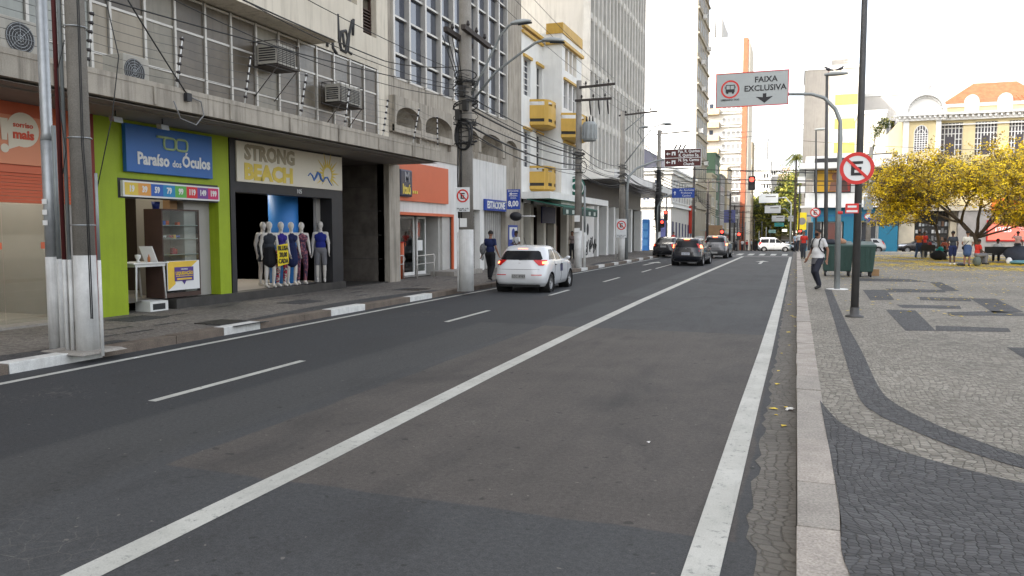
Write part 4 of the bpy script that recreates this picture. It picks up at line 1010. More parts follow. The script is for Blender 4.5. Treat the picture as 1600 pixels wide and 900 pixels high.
b.fbox(frS, XW+.2, xb+.16, zt2-.62, zt2-.45, 0, .14); b.fbox(frB, yc, yC1, zt2-.62, zt2-.45, 0, .16)
b.fbox(frS, XW+.2, xb+.06, zt2-.05, zt2+.5, -.05, .05); b.fbox(frB, yc+.05, yC1, zt2-.05, zt2+.5, -.1, .06)
b.build('cornice', [M_ochre], Cc)
for (a0, a1, z0, z1) in wh: b = MB(); b.fbox(frW, a0-.1, a1+.1, z1+.02, z1+.16, 0, .1); b.build('lintel', [M_ochre], Cc)
for (a0, a1, z0, z1) in bh[1:]: b = MB(); b.fbox(frB, a0-.1, a1+.1, z1+.02, z1+.14, 0, .1); b.build('lintel', [M_ochre], Cc)
def window(fr, a0, a1, z0, z1, parent, mf, mg, nv=2, nh=2, d=-.2, t=.05):
    f = MB()
    for k in range(nv+1): u = a0+(a1-a0)*k/nv; f.fbox(fr, max(a0, u-t/2), min(a1, u+t/2), z0, z1, d, d+.05)
    for k in range(nh+1):
        z = z0+(z1-z0)*k/nh
        for q in range(nv): f.fbox(fr, a0+(a1-a0)*q/nv+t/2, a0+(a1-a0)*(q+1)/nv-t/2, max(z0, z-t/2), min(z1, z+t/2), d, d+.045)
    f = f.build('window', [mf], parent); g = MB(); g.fquad(fr, a0, a1, z0, z1, d-.01); g.build('pane', [mg], f); return f
for i, (a0, a1, z0, z1) in enumerate(wh): window(frW, a0, a1, z0, z1, Cc, M_wht, G_sky if i % 2 else G_dk, 2, 6 if i % 2 == 0 else 2)
for i, (a0, a1, z0, z1) in enumerate(bh):
    f = window(frB, a0, a1, z0, z1, Cc, M_wht, mat('ochre_blind', (.5, .34, .14), .7) if i == 0 else G_dk, 3, 2 if i else 1)
    b = MB(); w3 = (a1-a0)/3
    for k in (1, 2): b.fbox(frB, a0+w3*k-.13, a0+w3*k+.13, z0, z1, -.24, -.02)
    b.build('mullion', [M_wht], f)
def balcony(fr, a0, a1, z0, z1, d=.95):
    c, hw = (a0+a1)/2, (a1-a0)/2; n = 10; outl = []
    for i in range(n+1):
        t = i/n*2-1; outl.append((c+hw*t, d*(1-abs(t)**4)**.5 if abs(t) < 1 else 0))
    b = MB(); s0, s1, s2, s3 = z0+.16, z0+.32, z1-.30, z1-.12
    for za_, zb_ in ((z0, s0), (s1, s2), (s3, z1)): b.grid([[fr.pt(u, za_, q), fr.pt(u, zb_, q)] for u, q in outl], 0, False)
    for za_, zb_ in ((s0, s1), (s2, s3)):
        for i in (1, 4, 5, 8): b.face([fr.pt(outl[i][0], za_, outl[i][1]), fr.pt(outl[i+1][0], za_, outl[i+1][1]), fr.pt(outl[i+1][0], zb_, outl[i+1][1]), fr.pt(outl[i][0], zb_, outl[i][1])])
    b.grid([[fr.pt(c+(u-c)*.95, s0-.05, q*.95), fr.pt(c+(u-c)*.95, s1+.05, q*.95)] for u, q in outl], 1, False)  # dark strip stands in for the shade behind the lower slots
    b.face([fr.pt(u, z0+.02, q) for u, q in outl]); b.face([fr.pt(c+(u-c)*.8, z0-.1, q*.8) for u, q in outl]); b.grid([[fr.pt(u, z0+.02, q), fr.pt(c+(u-c)*.8, z0-.1, q*.8)] for u, q in outl], 0, False)
    b.grid([[fr.pt(c+(u-c)*.9, z1, q*.9) , fr.pt(u, z1, q)] for u, q in outl], 0, False)
    b.build('balcony', [M_ochre, M_intd], Cc)
bx = XW+.9
for q, z0, z1 in (((838, 868), 7.35, 8.65), ((838, 868), 4.05, 5.25)):
    balcony(frW, P(q[0], 180, x=XW+.4).y+.1, P(q[1], 180, x=XW+.4).y-1.1, z0, z1)
balcony(frB, e(879, 190)-.3, e(902, 190)-.4, P(880, 208, x=xb+.6).z, P(880, 168, x=xb+.6).z)
# canopy and cafe front
zca = P(820, 318, x=-11.6).z
b = MB(); b.box(XW, -11.6, yC0+.1, 49.5, 3.5, 3.85); b.build('canopy', [M_wht2], Cc)
for px in (816, 832, 852, 868, 888, 906): u = Yx(px); b = MB(); b.fbox(frW, max(yC0, u-.22), u+.22, .13, 3.5, -.4, .0); b.build('pillar', [mat('cream_pillar', (.5, .47, .4), .7)], Cc)
room(yC0+.05, yC1+1.5, -17, .15, 3.45, mat('cafe_interior', (.07, .05, .04), .7), M_tile, Cc, x0=XW-.45)
for i, px in enumerate((840, 860, 878, 896)):
    u = Yx(px); b = MB(); b.fbox(frW, u-.45, u+.45, .2, 2.2, -.5, -.42); f = b.build('cafe_door', [mat('wood_red', (.16, .05, .03), .5)], Cc)
    b = MB(); b.fbox(frW, u-.3, u+.3, 1., 2., -.415, -.41); b.build('pane', [G_sky], f)
b = MB(); b.fbox(frW, Yx(845), Yx(866), 2.3, 3.2, .02, .1); b.build('dark_banner', [M_navy], Cc)
M_dgreen = mat('awning_green', (.02, .12, .085), .7, var=.1)
W = thing('awning', 'dark green awning with pale round marks under the white canopy', 'awning', (-11.6, 44, 3.2)); a0, a1 = P(862, 310, x=-11.5).y, P(918, 310, x=-11.5).y
b = MB(); b.hexa([(XW+.3, a0, 3.45), (-10.9, a0, 3.05), (-10.9, a1, 3.05), (XW+.3, a1, 3.45), (XW+.3, a0, 3.49), (-10.9, a0, 3.09), (-10.9, a1, 3.09), (XW+.3, a1, 3.49)]); b.build('canvas', [M_dgreen], W)
b = MB(); b.box(-10.93, -10.9, a0, a1, 2.68, 3.05); b.build('valance', [mat('awning_dark', (.015, .05, .04), .7)], W)
for k in range(6): b = MB(); y = a0+.7+(a1-a0-1.4)*k/5; b.box(-10.897, -10.89, y-.2, y+.2, 2.74, 2.94); b.build('emblem', [mat('pale_mark', (.45, .5, .45), .7)], W)
S = thing('cafe_sign', 'round dark green cafe sign reading C above the canopy', 'sign', (-11.5, 44, 4.4))
q = P(898, 293, x=-11.9); b = MB(); b.lathe([(.0, -.06), (.6, -.06), (.62, 0), (.6, .06), (0, .06)], q, 'y', 28); b.build('disc', [M_dgreen], S)
text('C', .8, (q.x, q.y-.07, q.z), (1, 0, 0), (0, 0, 1), M_pred, S, bold=.02); b = MB(); b.disc((q.x, q.y-.064, q.z), (0, -1, 0), .55, 28, 0, .5); b.build('ring', [M_pred], S)
b = MB(); b.tube([(q.x, q.y, q.z-.6), (q.x, q.y, 3.85)], .04, 6); b.build('bracket', [M_steel], S)
# ================================================================ building D (office tower)
yD0, yD1 = 49.7, 69.0
D = thing('office_tower', 'tall pale office tower with close white fins, grey windows and a blank cream side', 'tower', (-20, 59, 0))
b = MB(); b.box(-28, XW-.35, yD0, yD1, 5.9, 62, 0); b.build('wall', [mat('cream_side', (.62, .59, .53), .8, var=.05, scale=.4, streak=.3)], D)
M_fin = mat('pale_fin', (.64, .62, .57), .8, var=.1, streak=.5)
ncol = 17; cw = (yD1-yD0)/ncol; fh = 3.35; z00 = 6.2
b = MB(); nf = 17
for k in range(ncol+1): u = yD0+k*cw; b.fbox(frW, u-.12 if k else u, u+.12 if k < ncol else u, 5.9, 62, -.35, .16)
b.build('fins', [M_fin], D)
b = MB()
for f_ in range(nf):
    z = z00+f_*fh; b.fbox(frW, yD0+.12, yD1-.12, z-.5, z+.02, -.35, .04)
    for k in range(ncol): u = yD0+k*cw; b.fbox(frW, u+.3, u+cw-.3, z-.42, z-.08, .042, .1)
b.build('spandrels', [M_fin], D)
pm = MB(); h_ = fh-.54
pm.face([(0, .12, 0), (0, cw-.12, 0), (0, cw-.12, h_), (0, .12, h_)], 1)
for z in (0, h_*.33, h_*.72): pm.box(0, .05, .12, cw-.12, z, z+.05, 0)
me = pm.mesh('window', [M_alu, G_sky])
part_copies(me, 'window', [Vector((XW-.22, yD0+k*cw, z00+.03+f_*fh))-D.location for f_ in range(nf) for k in range(ncol)], D)
# projecting canopy and street front
b = MB(); b.box(XW-2, -11.0, yD0-1.2, yD1+9, 5.25, 5.85, 0); b.build('canopy', [M_wht], D)
b = MB(); b.box(XW-2, XW-.1, yD0-2, yD1, 3.7, 5.25); b.box(XW-2, -11.4, yD0-.5, yD1, 5.2, 5.245); b.build('dark_fascia', [mat('bronze_panel', (.075, .065, .055), .5)], D)
for px, w_ in ((932, .5), (947, .6), (958, .45), (968, .9), (985, .5), (1000, .6)): u = Yx(px, XW, 370); b = MB(); b.fbox(frW, u-w_/2, u+w_/2, .13, 3.7, -.5, .1); b.build('pillar', [M_wht2], D)
b = MB(); b.box(-18, XW-.6, yD0, yD1-.2, .1, 3.7); b.build('ground_wall', [M_col2], D)
b = MB(); g0, g1 = Yx(911, XW, 370), Yx(927, XW, 370); b.fbox(frW, g0-.6, g1, .13, 3.7, -.5, .05); b.build('white_hoarding', [M_wht], D)
b = MB(); rq = random.Random(8)
for k in range(6):
    u, z = g0+.4+k*.55, rq.uniform(.6, 1.1); l = [frW.pt(u+rq.uniform(-.35, .35), z+rq.uniform(-.5, .5), .06) for j in range(7)]; b.tube(smooth3(l) if False else l, .035, 5)
b.ell(frW.pt(g0+1, 2., .05), (.02, .3, .4)); b.build('graffiti', [M_spray], D)
for px in (939, 952, 976, 992):
    u = Yx(px, XW, 370); b = MB(); b.fbox(frW, u-.75, u+.75, .3, 3.5, -.45, -.4); f = b.build('window', [G_sky], D)
# ================================================================ beyond the side street on the left
def simple_windows(fr, name, spots, w, h, parent, mf, mg, bars=(1, 1), d=.03, sill=True, limit=100):
    """repeat windows: a thin frame round a dark pane, set proud of the wall sheet"""
    b = MB(); U, Nn = fr.U, fr.N; f0 = Fr((0, 0, 0), U, Nn)
    b.fquad(f0, 0, w, 0, h, .004, 1); t = .07
    for a0, a1, z0, z1 in ((-t, 0, -t, h+t), (w, w+t, -t, h+t), (0, w, -t, 0), (0, w, h, h+t)): b.fbox(f0, a0, a1, z0, z1, 0, d)
    for k in range(1, bars[0]): b.fbox(f0, w*k/bars[0]-.03, w*k/bars[0]+.03, 0, h, .005, d*.8)
    for k in range(1, bars[1]): b.fbox(f0, 0, w, h*k/bars[1]-.03, h*k/bars[1]+.03, .005, d*.7)
    if sill: b.fbox(f0, -t*1.5, w+t*1.5, -t-.08, -t-.001, 0, .14)
    me = b.mesh(name, [mf, mg]); off = worldoff(parent)
    part_copies(me, name, [fr.pt(u, z, .003)-off for u, z in spots], parent, limit=limit)
M_tileR = mat('roof_tiles', (.55, .21, .10), .8, var=.2, scale=2, bmp=.2)
M_sunwh = mat('sunlit_white', (.56, .54, .50), .8, var=.04, streak=.15)
# F: white colonial building
F = thing('colonial_building', 'white two storey colonial building with navy doors and a tiled roof behind the crossing', 'building', (-18, 95, 0))
yF = 86.; zF = 8.6; g = gz(86)-.2
frFY = Fr((0, yF, 0), (1, 0, 0), (0, -1, 0))
b = MB(); b.box(-26, XW, yF, 105.6, g-1, zF); b.build('wall', [M_sunwh], F)
b = MB(); b.box(-26, XW+.5, yF-.5, 105.6, zF, zF+.25); b.box(-26, XW+.25, yF-.25, 105.6, zF-.35, zF-.004); b.box(-26, XW+.3, yF-.3, 105.6, 4.6, 4.85); b.build('cornice', [M_wht2], F)
b = MB(); b.box(-26, -16.3, yF-1.4, yF-.6, 10.3, 11.3); b.box(-26, -16.3, yF-.6, 104, zF+.25, 11.2); b.build('navy_fascia', [M_navy], F)
b = MB(); b.face([(-26, yF-1.6, 11.3), (-16, yF-1.6, 11.3), (-19.5, 95, 13.6), (-26, 95, 13.6)]); b.face([(-16, yF-1.6, 11.3), (-16, 104, 11.3), (-19.5, 95, 13.6)]); b.build('roof', [M_tileR], F)
simple_windows(frFY, 'window', [(-16.2, 5.4), (-14.9, 5.4), (-17.9, 5.4), (-19.6, 5.4)], .7, 2.2, F, M_wht, G_dk, (2, 3))
simple_windows(frW, 'window', [(yF+1.2+k*2.3, 5.3) for k in range(8)], 1.1, 2.4, F, M_wht, G_dk, (2, 3))
for k, (x0, x1, h) in enumerate(((-14.7, -13.5, 3.3), )):
    b = MB(); b.prism([(x0, yF-.02, g), (x1, yF-.02, g), (x1, yF-.02, h-.5)]+[((x0+x1)/2+(x1-x0)/2*math.cos(math.pi*i/8), yF-.02, h-.5+.5*math.sin(math.pi*i/8)) for i in range(1, 8)]+[(x0, yF-.02, h-.5)], (0, -.06, 0)); b.build('arched_door', [M_navy], F)
for k in range(7):
    y = yF+1+k*2.6; b = MB(); b.box(XW, XW+.05, y, y+1., gz(y), 3.3+gz(y)); b.build('door', [M_navy], F)
b = MB(); b.box(-26, XW+.02, yF-.02, 105, g, g+.6); 
# blue kiosk, low-lying street shops
t = thing('kiosk', 'tall bright blue panel kiosk against the sunlit white wall', 'kiosk', (-15.9, 84, 0)); gk = gz(84)
x0, x1 = P(1003, 360, y=76).x, P(1014, 360, y=76).x
b = MB(); b.box(x0, x1, 76, 76.6, gz(76), 3.1); b.build('body', [mat('kiosk_blue', (.05, .22, .6), .5, var=.1)], t, bevel=.1)
b = MB(); 
for z in (.5, 1.3, 2.1): b.box(x0+.12, x1-.12, 75.97, 75.998, z, z+.6)
b.build('panel', [mat('kiosk_light', (.12, .35, .7), .5)], t)
# E: slab tower with blank white side
E_ = thing('apartment_tower', 'tall slab tower with a blank dazzling white side and stained beige street front', 'tower', (-20, 112, 0))
yE0, yE1 = 106.2, 119.6; b = MB(); b.box(-32, XW, yE0, yE1, gz(106)-1, 70, 0); b.build('wall', [mat('blank_white', (.80, .80, .78), .8, var=.02, scale=.2)], E_)
M_bei = mat('stained_beige', (.34, .31, .25), .85, var=.12, scale=.5, streak=.8)
b = MB(); b.box(XW, XW+.12, yE0, yE1, -1, 70); b.build('street_front', [M_bei], E_)
frE = Fr((XW+.12, 0, 0), (0, 1, 0), (1, 0, 0))
simple_windows(frE, 'window', [(yE0+.4+k*2.6, 6+j*3.3) for j in range(19) for k in range(5)], 1.7, 1.7, E_, M_bei, G_sky, (3, 1), sill=False)
b = MB()
for j in range(19): b.box(XW+.12, XW+.34, yE0, yE1, 5.05+j*3.3, 5.3+j*3.3)
b.build('floor_bands', [M_bei], E_)
for j, (u, z) in enumerate(((107, 15.2), (112, 18), (108.6, 24.6), (110, 31), (114, 11.4), (115, 27.8), (107.4, 34.4), (109.6, 21.2))):
    t = thing('air_conditioner', 'white air conditioner box hung high on the beige tower front', 'air conditioner', (XW+.4, u, z), 'air conditioners on the beige tower')
    b = MB(); b.box(XW+.35, XW+.9, u, u+.8, z, z+.55); b.build('casing', [M_wht], t); b = MB(); b.box(XW+.9, XW+.93, u+.08, u+.55, z+.08, z+.47); b.build('grille', [M_black], t)
# low buildings down the street
rowm = [('red fronted', (.35, .30, .26), 119.8, 127, 7.5), ('pale yellow', (.45, .41, .3), 127.2, 135, 11), ('green', (.09, .15, .10), 135.2, 143, 15), ('grey', (.3, .29, .27), 143.2, 152, 12),
        ('beige', (.5, .43, .3), 152.2, 163, 14), ('brown', (.22, .13, .08), 163.2, 168, 10), ('white', (.6, .6, .57), 186, 200, 12), ('tan', (.42, .33, .22), 200.2, 214, 9), ('ochre', (.42, .33, .2), 214.2, 228, 13)]
for nm, c, y0, y1, h in rowm:
    t = thing('shop_house', nm+' narrow building with street shops on the left beyond the beige tower', 'building', (-18, y0, gz(y0)))
    m = mat('far_'+nm.split()[0], c, .85, var=.12, scale=.5, streak=.5); g = gz(y0)-.3
    xf = XW+rnd.uniform(-.2, .5); b = MB(); b.box(-26, xf, y0, y1, g-2, h); b.build('wall', [m], t)
    b = MB(); b.box(xf, xf+1.3, y0+.1, y1-.1, g+3.4, g+3.7); b.build('canopy', [M_wht], t)
    b = MB(); b.box(xf, xf+.06, y0+.4, y1-.4, g+.3, g+3.2); b.build('shopfront', [rnd.choice([M_intd, M_redp, M_brown, M_col2])], t)
    f = Fr((xf, 0, 0), (0, 1, 0), (1, 0, 0)); simple_windows(f, 'window', [(y0+.8+k*2.4, g+4.6+j*3) for j in range(int((h-g-5)//3)+1) if g+4.6+j*3+1.5 < h for k in range(int((y1-y0-1)//2.4))], 1.3, 1.3, t, M_wht, G_dk, (2, 1))
    b = MB(); b.box(-26, xf+.15, y0, y1, h, h+.3); b.build('parapet', [m], t)
# red vertical shop sign and hanging signs
for k, (px, py, w, h, y, c, lab) in enumerate(((1078, 343, 9, 44, 101, (.5, .04, .02), 'tall red sign standing out from the left shops'), (1092, 375, 16, 12, 104, (.7, .7, .68), 'pale sign board over the far left pavement'),
        (1140, 338, 18, 20, 121, (.12, .13, .3), 'faded blue sign board among the far left shops'), (1118, 360, 22, 16, 112, (.35, .22, .12), 'brown sign board among the far left shops'), (1137, 383, 10, 12, 110, (.4, .4, .4), 'small grey sign board beyond the cars'))):
    a = P(px-w/2, py+h/2, y=y); c2 = P(px+w/2, py-h/2, y=y); t = thing('shop_sign', lab, 'sign', (a.x, y, a.z)); b = MB(); b.box(a.x, c2.x, y, y+.15, a.z, c2.z); b.build('panel', [mat('sgn%d' % k, c, .6)], t)
    b = MB(); b.box(a.x-1.2, a.x, y+.05, y+.1, (a.z+c2.z)/2, (a.z+c2.z)/2+.06); b.build('bracket', [M_steel], t)
# towers behind
G = thing('residential_tower', 'white and cream balconied tower with an orange stripe rising behind the beige tower', 'tower', (-15, 178, 0)); yG = 170
def px_(p, y=170.): return P(p, 300, y=y).x
xg0, xg1, xg2, xg3, xg4 = px_(1085), px_(1123), px_(1157), px_(1164.5), px_(1167)
b = MB(); b.box(xg0, xg2, yG, yG+14, -4, P(1140, 58, y=170).z, 0); b.box(xg0, xg1, yG, yG+14, P(1140, 58, y=170).z, P(1115, 27, y=170).z); b.build('wall', [M_sunwh], G)
b = MB(); b.box(xg2, xg3, yG-.3, yG+14, -4, P(1160, 60, y=170).z); b.build('orange_stripe', [mat('terracotta_paint', (.36, .115, .06), .8)], G)
b = MB(); b.box(xg3, xg4, yG, yG+14, -4, P(1160, 63, y=170).z); b.build('side_strip', [M_cream], G)
M_crb = mat('cream_band', (.42, .33, .22), .8); zs_ = P(1110, 145, y=170).z
nf_ = int((zs_-2)/2.75)
for j in range(nf_):
    z = 2+j*2.75; b = MB(); b.box(xg0, xg1-.1, yG-1.2, yG, z, z+1.1); b.box(xg0, xg1-.1, yG-1.25, yG, z-.15, z-.002); b.build('balcony', [M_crb], G)
    b = MB(); b.box(xg1+.3, xg2-.3, yG-.5, yG, z, z+.18); b.box(xg1+.3, xg2-.3, yG-.5, yG, z+.55, z+.62); b.build('ledge', [M_wht2], G)
fG = Fr((0, yG, 0), (1, 0, 0), (0, -1, 0))
simple_windows(fG, 'window', [(xg1+.5+k*.95, 2.8+j*2.75) for j in range(nf_) for k in range(5)], .75, 1.1, G, M_wht, mat('far_glass', (.2, .2, .2), .3), (1, 1), sill=False)
for j in range(0, nf_):
    if j % 2: b = MB(); b.box(xg1-2.2, xg1-1.4, yG-.03, yG-.004, 3.2+j*2.75, 4.2+j*2.75); b.build('window', [G_dk], G)
for k in range(4): b = MB(); x = xg1+1+k*1.1; z = P(1140, 58, y=170).z; b.tube([(x, yG+3, z), (x, yG+3, z+2+k % 2*2)], .05, 5); b.build('antenna', [M_steel], G)
b = MB(); x0_ = P(1107, 20, y=169.9).x; xa_ = P(1118, 20, y=169.9).x; zt_ = P(1115, 24, y=170).z; b.tube([(xa_-2, yG-.1, zt_-1), (xa_-1.6, yG-.1, zt_), (xa_-.2, yG-.1, zt_+.2), (xa_, yG-.1, zt_-.3), (xa_, yG-.1, P(1120, 58, y=170).z)], .1, 6); b.build('pipe', [M_steel], G)
def tower(lab, px0, px1, py, y, m, win=None, name='residential_tower', dep=12, side=None, bars=(2, 1), mg=None):
    x0, x1 = P(px0, py, y=y).x, P(px1, py, y=y).x; zt = P((px0+px1)/2, py, y=y).z
    t = thing(name, lab, 'tower', ((x0+x1)/2, y, gz(y))); b = MB(); b.box(x0, x1, y, y+dep, gz(y)-2, zt); b.build('wall', [m], t)
    b = MB(); b.box(x0-.1, x1+.1, y-.1, y+dep, zt, zt+.5); b.build('parapet', [M_wht2], t)
    if win:
        cols_, w, h, sp, z0 = win; n = int((zt-z0-1)/sp); f = Fr((0, y, 0), (1, 0, 0), (0, -1, 0)); W_ = (x1-x0)/cols_
        simple_windows(f, 'window', [(x0+W_*(k+.5)-w/2, z0+j*sp) for j in range(n) for k in range(cols_)], w, h, t, M_wht, mg or G_dk, bars, sill=False)
    return t, x0, x1, zt
tower('narrow tan tower beside the orange striped tower', 1166, 1175.5, 222, 216, mat('tan_tower', (.36, .29, .2), .85), (2, .7, 1.1, 3, 8))
tower('white tower with small dark windows above the street end, taller one', 1176, 1199, 214, 262, M_sunwh, (3, 1.1, 1.3, 3.1, 3), mg=mat('far_glass', (.2, .2, .2), .3))
tower('white stepped block with dark windows to the right of the taller white tower', 1191, 1204.5, 252, 250, M_sunwh, (3, 1.3, 1.2, 3.1, 3), mg=mat('far_glass', (.2, .2, .2), .3))
tower('bluish grey block low behind the trees at the street end', 1200, 1215, 276, 300, mat('far_grey', (.36, .38, .38), .8), (3, 2, 1.3, 3.2, 3))
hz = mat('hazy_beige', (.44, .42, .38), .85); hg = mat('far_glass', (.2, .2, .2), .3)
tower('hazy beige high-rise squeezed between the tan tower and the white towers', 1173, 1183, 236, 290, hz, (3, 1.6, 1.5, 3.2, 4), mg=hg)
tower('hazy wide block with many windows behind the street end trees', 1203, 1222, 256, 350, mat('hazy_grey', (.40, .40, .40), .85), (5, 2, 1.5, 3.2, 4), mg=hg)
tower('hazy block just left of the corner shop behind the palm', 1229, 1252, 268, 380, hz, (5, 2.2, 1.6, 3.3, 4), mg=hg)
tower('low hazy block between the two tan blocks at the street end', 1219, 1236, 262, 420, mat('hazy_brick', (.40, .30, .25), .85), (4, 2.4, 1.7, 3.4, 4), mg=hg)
tower('pale tan block behind the trees at the street end', 1214, 1232, 271, 310, mat('far_tan', (.55, .50, .42), .8), (3, 2, 1.3, 3.2, 3))
# end of the street: a low dark front
for k, (a, c, h, cc) in enumerate(((-26, -14, 7, (.3, .25, .2)), (-13.8, -6, 5, (.25, .16, .1)), (-5.8, 1, 4.5, (.35, .3, .24)), (1.2, 9, 6, (.4, .38, .33)))):
    t = thing('shop_house', ['greyish', 'brown', 'tan', 'pale'][k]+' low shop closing the far end of the street', 'building', ((a+c)/2, 236, -4)); b = MB(); b.box(a, c, 236, 246, -5, h-3.4); b.build('wall', [mat('end%d' % k, cc, .85)], t)
    b = MB(); b.box(a+.5, c-.5, 235.9, 235.99, -3.3, -.6); b.build('shopfront', [M_intd], t); b = MB(); b.box(a+.3, c-.3, 234.6, 236, -.5, -.3); b.build('canopy', [M_wht], t)
# ================================================================ right hand side across the plaza
yR = 96.9
def xr(px, y=yR): return P(px, 300, y=y).x
Rb = thing('corner_shop', 'white corner building with a bright blue shop front, big balcony slab and film billboard', 'building', (6, 103, 0))
x0, x1 = xr(1258), xr(1406); zsl = P(1300, 262, y=yR-1.5).z; gR = gz(97)
M_bshop = mat('shop_blue', (.015, .16, .26), .5, var=.06, streak=.15)
frR = Fr((0, yR, 0), (1, 0, 0), (0, -1, 0))
z_b1 = P(1300, 323, y=yR).z; z_b0 = P(1300, 346, y=yR).z; zm = P(1300, 301, y=yR).z
b = MB(); b.box(x0+1.1, x1, yR, yR+16, z_b1, zsl); b.box(x0, x1, yR-.25, yR, z_b1+.05, zm); b.build('wall', [M_wht2], Rb)
b = MB(); b.hexa([(x0-.7, yR-2.2, zsl-.1), (x1+.3, yR-2.2, zsl-.1), (x1+.3, yR+16, zsl-.1), (x0-.7, yR+16, zsl-.1), (x0-.7, yR-2.2, zsl+.55), (x1+.3, yR-2.2, zsl+.55), (x1+.3, yR+16, zsl+.55), (x0-.7, yR+16, zsl+.55)]); b.build('roof_slab', [M_wht2], Rb)
b = MB(); b.box(x0, x1, yR+.2, yR+15, zsl+.55, zsl+1.5); b.build('parapet', [M_wht2], Rb)
b = MB(); b.box(x0-.5, x1, yR-.9, yR, z_b1-.12, z_b1+.12); b.build('ledge', [M_wht2], Rb)
b = MB(); b.box(x0+1, x1, yR, yR+15, z_b0, z_b1-.12)
for p0, p1 in ((1259, 1263), (1320, 1345), (1375, 1405)): b.fbox(frR, xr(p0), xr(p1), gR, z_b0, -.3, .0)
b.box(x0+1, x0+1.4, yR, yR+15, gR, z_b0); b.fbox(frR, xr(1345), xr(1375), gR, gR+1, -.3, 0)
b.build('blue_front', [M_bshop], Rb)
b = MB(); b.fbox(frR, xr(1262), xr(1405), z_b0+.6, z_b0+.72, .002, .05); b.build('blue_trim', [mat('shop_blue_dark', (.01, .12, .3), .5)], Rb)
b = MB(); b.box(x0+.4, x1, yR+2.2, yR+2.3, gR, z_b0); b.build('shop_back', [mat('shop_back', (.12, .1, .09), .8)], Rb)
for p0, p1 in ((1263, 1273), (1275, 1285), (1288, 1318), (1347, 1372), (1373, 1375.2)):
    a0, a1 = xr(p0), xr(p1); f = MB(); z0, z1 = gR+.1 if p0 < 1320 else gR+1, z_b0-.02
    for q in ((a0, a0+.08, z0, z1), (a1-.08, a1, z0, z1), (a0+.08, a1-.08, z1-.08, z1), (a0+.08, a1-.08, z0, z0+.08)): f.fbox(frR, q[0], q[1], q[2], q[3], -.35, -.29)
    f = f.build('shop_window', [M_alu], Rb); g = MB(); g.fquad(frR, a0+.08, a1-.08, z0+.08, z1-.08, -.32); g.build('pane', [G_sky if p0 != 1288 else mat('shop_red_inside', (.12, .03, .02), .3, spec=.8)], f)
a0, a1 = xr(1346), xr(1392)
b = MB(); b.fquad(frR, a0, a1, zm+.2, zsl-.15, .004); w_ = b.build('loggia', [M_intd], Rb)
b = MB()
for k in range(26): u = a0+(a1-a0)*k/25; b.fbox(frR, u-.025, u+.025, zm, zm+1.2+(1.3 if k > 13 else 0), .25, .29)
b.fbox(frR, a0, a1, zm+1.2, zm+1.26, .24, .3); b.build('railing', [M_steel], Rb)
S = thing('film_billboard', 'red and yellow film billboard with two figures reading ILIMI', 'billboard', (3, yR-.5, 8)); a0, a1 = P(1272, 280, y=yR-.4).x, P(1330, 280, y=yR-.4).x; z0, z1 = P(1300, 301, y=yR-.4).z, P(1300, 247, y=yR-.4).z
fS = Fr((0, yR-.4, 0), (1, 0, 0), (0, -1, 0))
mb_, nt, bs = _nt('billboard_print'); v = coords(nt); spx = N(nt, 'ShaderNodeSeparateXYZ'); nt.links.new(v, spx.inputs[0])
fx = ramp(nt, spx.outputs[0], a0, a1); nn = noise(nt, v, .9, 3); fx = math_n(nt, 'ADD', fx, math_n(nt, 'MULTIPLY', math_n(nt, 'SUBTRACT', nn, .5), .5))
nt.links.new(mixc(nt, ramp(nt, fx, .3, .75), (.62, .36, .02), (.30, .03, .02)), bs.inputs['Base Color']); bs.inputs['Roughness'].default_value = .6
b = MB(); b.fbox(fS, a0, a1, z0, z1, -.15, 0); b.build('frame', [M_black], S)
b = MB(); b.fquad(fS, a0+.35, a1-.1, z0+.12, z1-.9, .01); b.build('print', [mb_], S)
text('ILIMI', .85, fS.pt(a0+2.6, z1-1.35, .03), (1, 0, 0), (0, 0, 1), mat('gold_print', (.75, .5, .1), .5), S, bold=.02, sx=.8)
for u, s_, c in ((2.2, 1, (.25, .12, .08)), (3.1, 1.15, (.10, .05, .04))):
    b = MB(); b.ell(fS.pt(a0+u, z0+1.5*s_+.3, .02), (.3, .02, .38)); b.prism([fS.pt(a0+u-.55, z0+.2, .015), fS.pt(a0+u+.55, z0+.2, .015), fS.pt(a0+u+.4, z0+1.2*s_, .015), fS.pt(a0+u-.4, z0+1.2*s_, .015)], (0, -.02, 0)); b.build('figure', [mat('fig%d' % int(u), c, .6)], S)
S = thing('hanging_sign', 'white framed box signs hung off the corner of the blue shop', 'sign', (-.3, yR-1.5, 7)); b = MB(); a0, a1 = P(1246, 290, y=yR-1.4).x, P(1258, 290, y=yR-1.4).x
for z0, z1 in ((6.3, 7.1), (7.5, 8.2)): b.box(a0, a1, yR-1.5, yR-1.3, z0, z1)
b.build('panel', [M_pred], S); b = MB()
for u in (a0, a1): b.tube([(u, yR-1.4, 5.8), (u, yR-1.4, 9)], .05, 5)
b.build('frame', [M_black], S)
# yellow snack sign far left of the blue shop
S = thing('yellow_sign', 'bright yellow round sign beside the traffic light at the blue corner', 'sign', (0, 96, 3)); a0, a1 = P(1246, 350, y=96).x, P(1260, 350, y=96).x
b = MB(); b.box(a0, a1, 96, 96.15, 2.1, 4.1); b.build('panel', [mat('sign_yellow', (.8, .62, .02), .5)], S); b = MB(); b.disc(((a0+a1)/2, 95.99, 3.1), (0, -1, 0), .42, 20); b.build('emblem', [M_col2], S)
b = MB(); b.tube([((a0+a1)/2, 96.2, -.4), ((a0+a1)/2, 96.2, 4.1)], .05, 6); b.build('post', [M_steel], S)
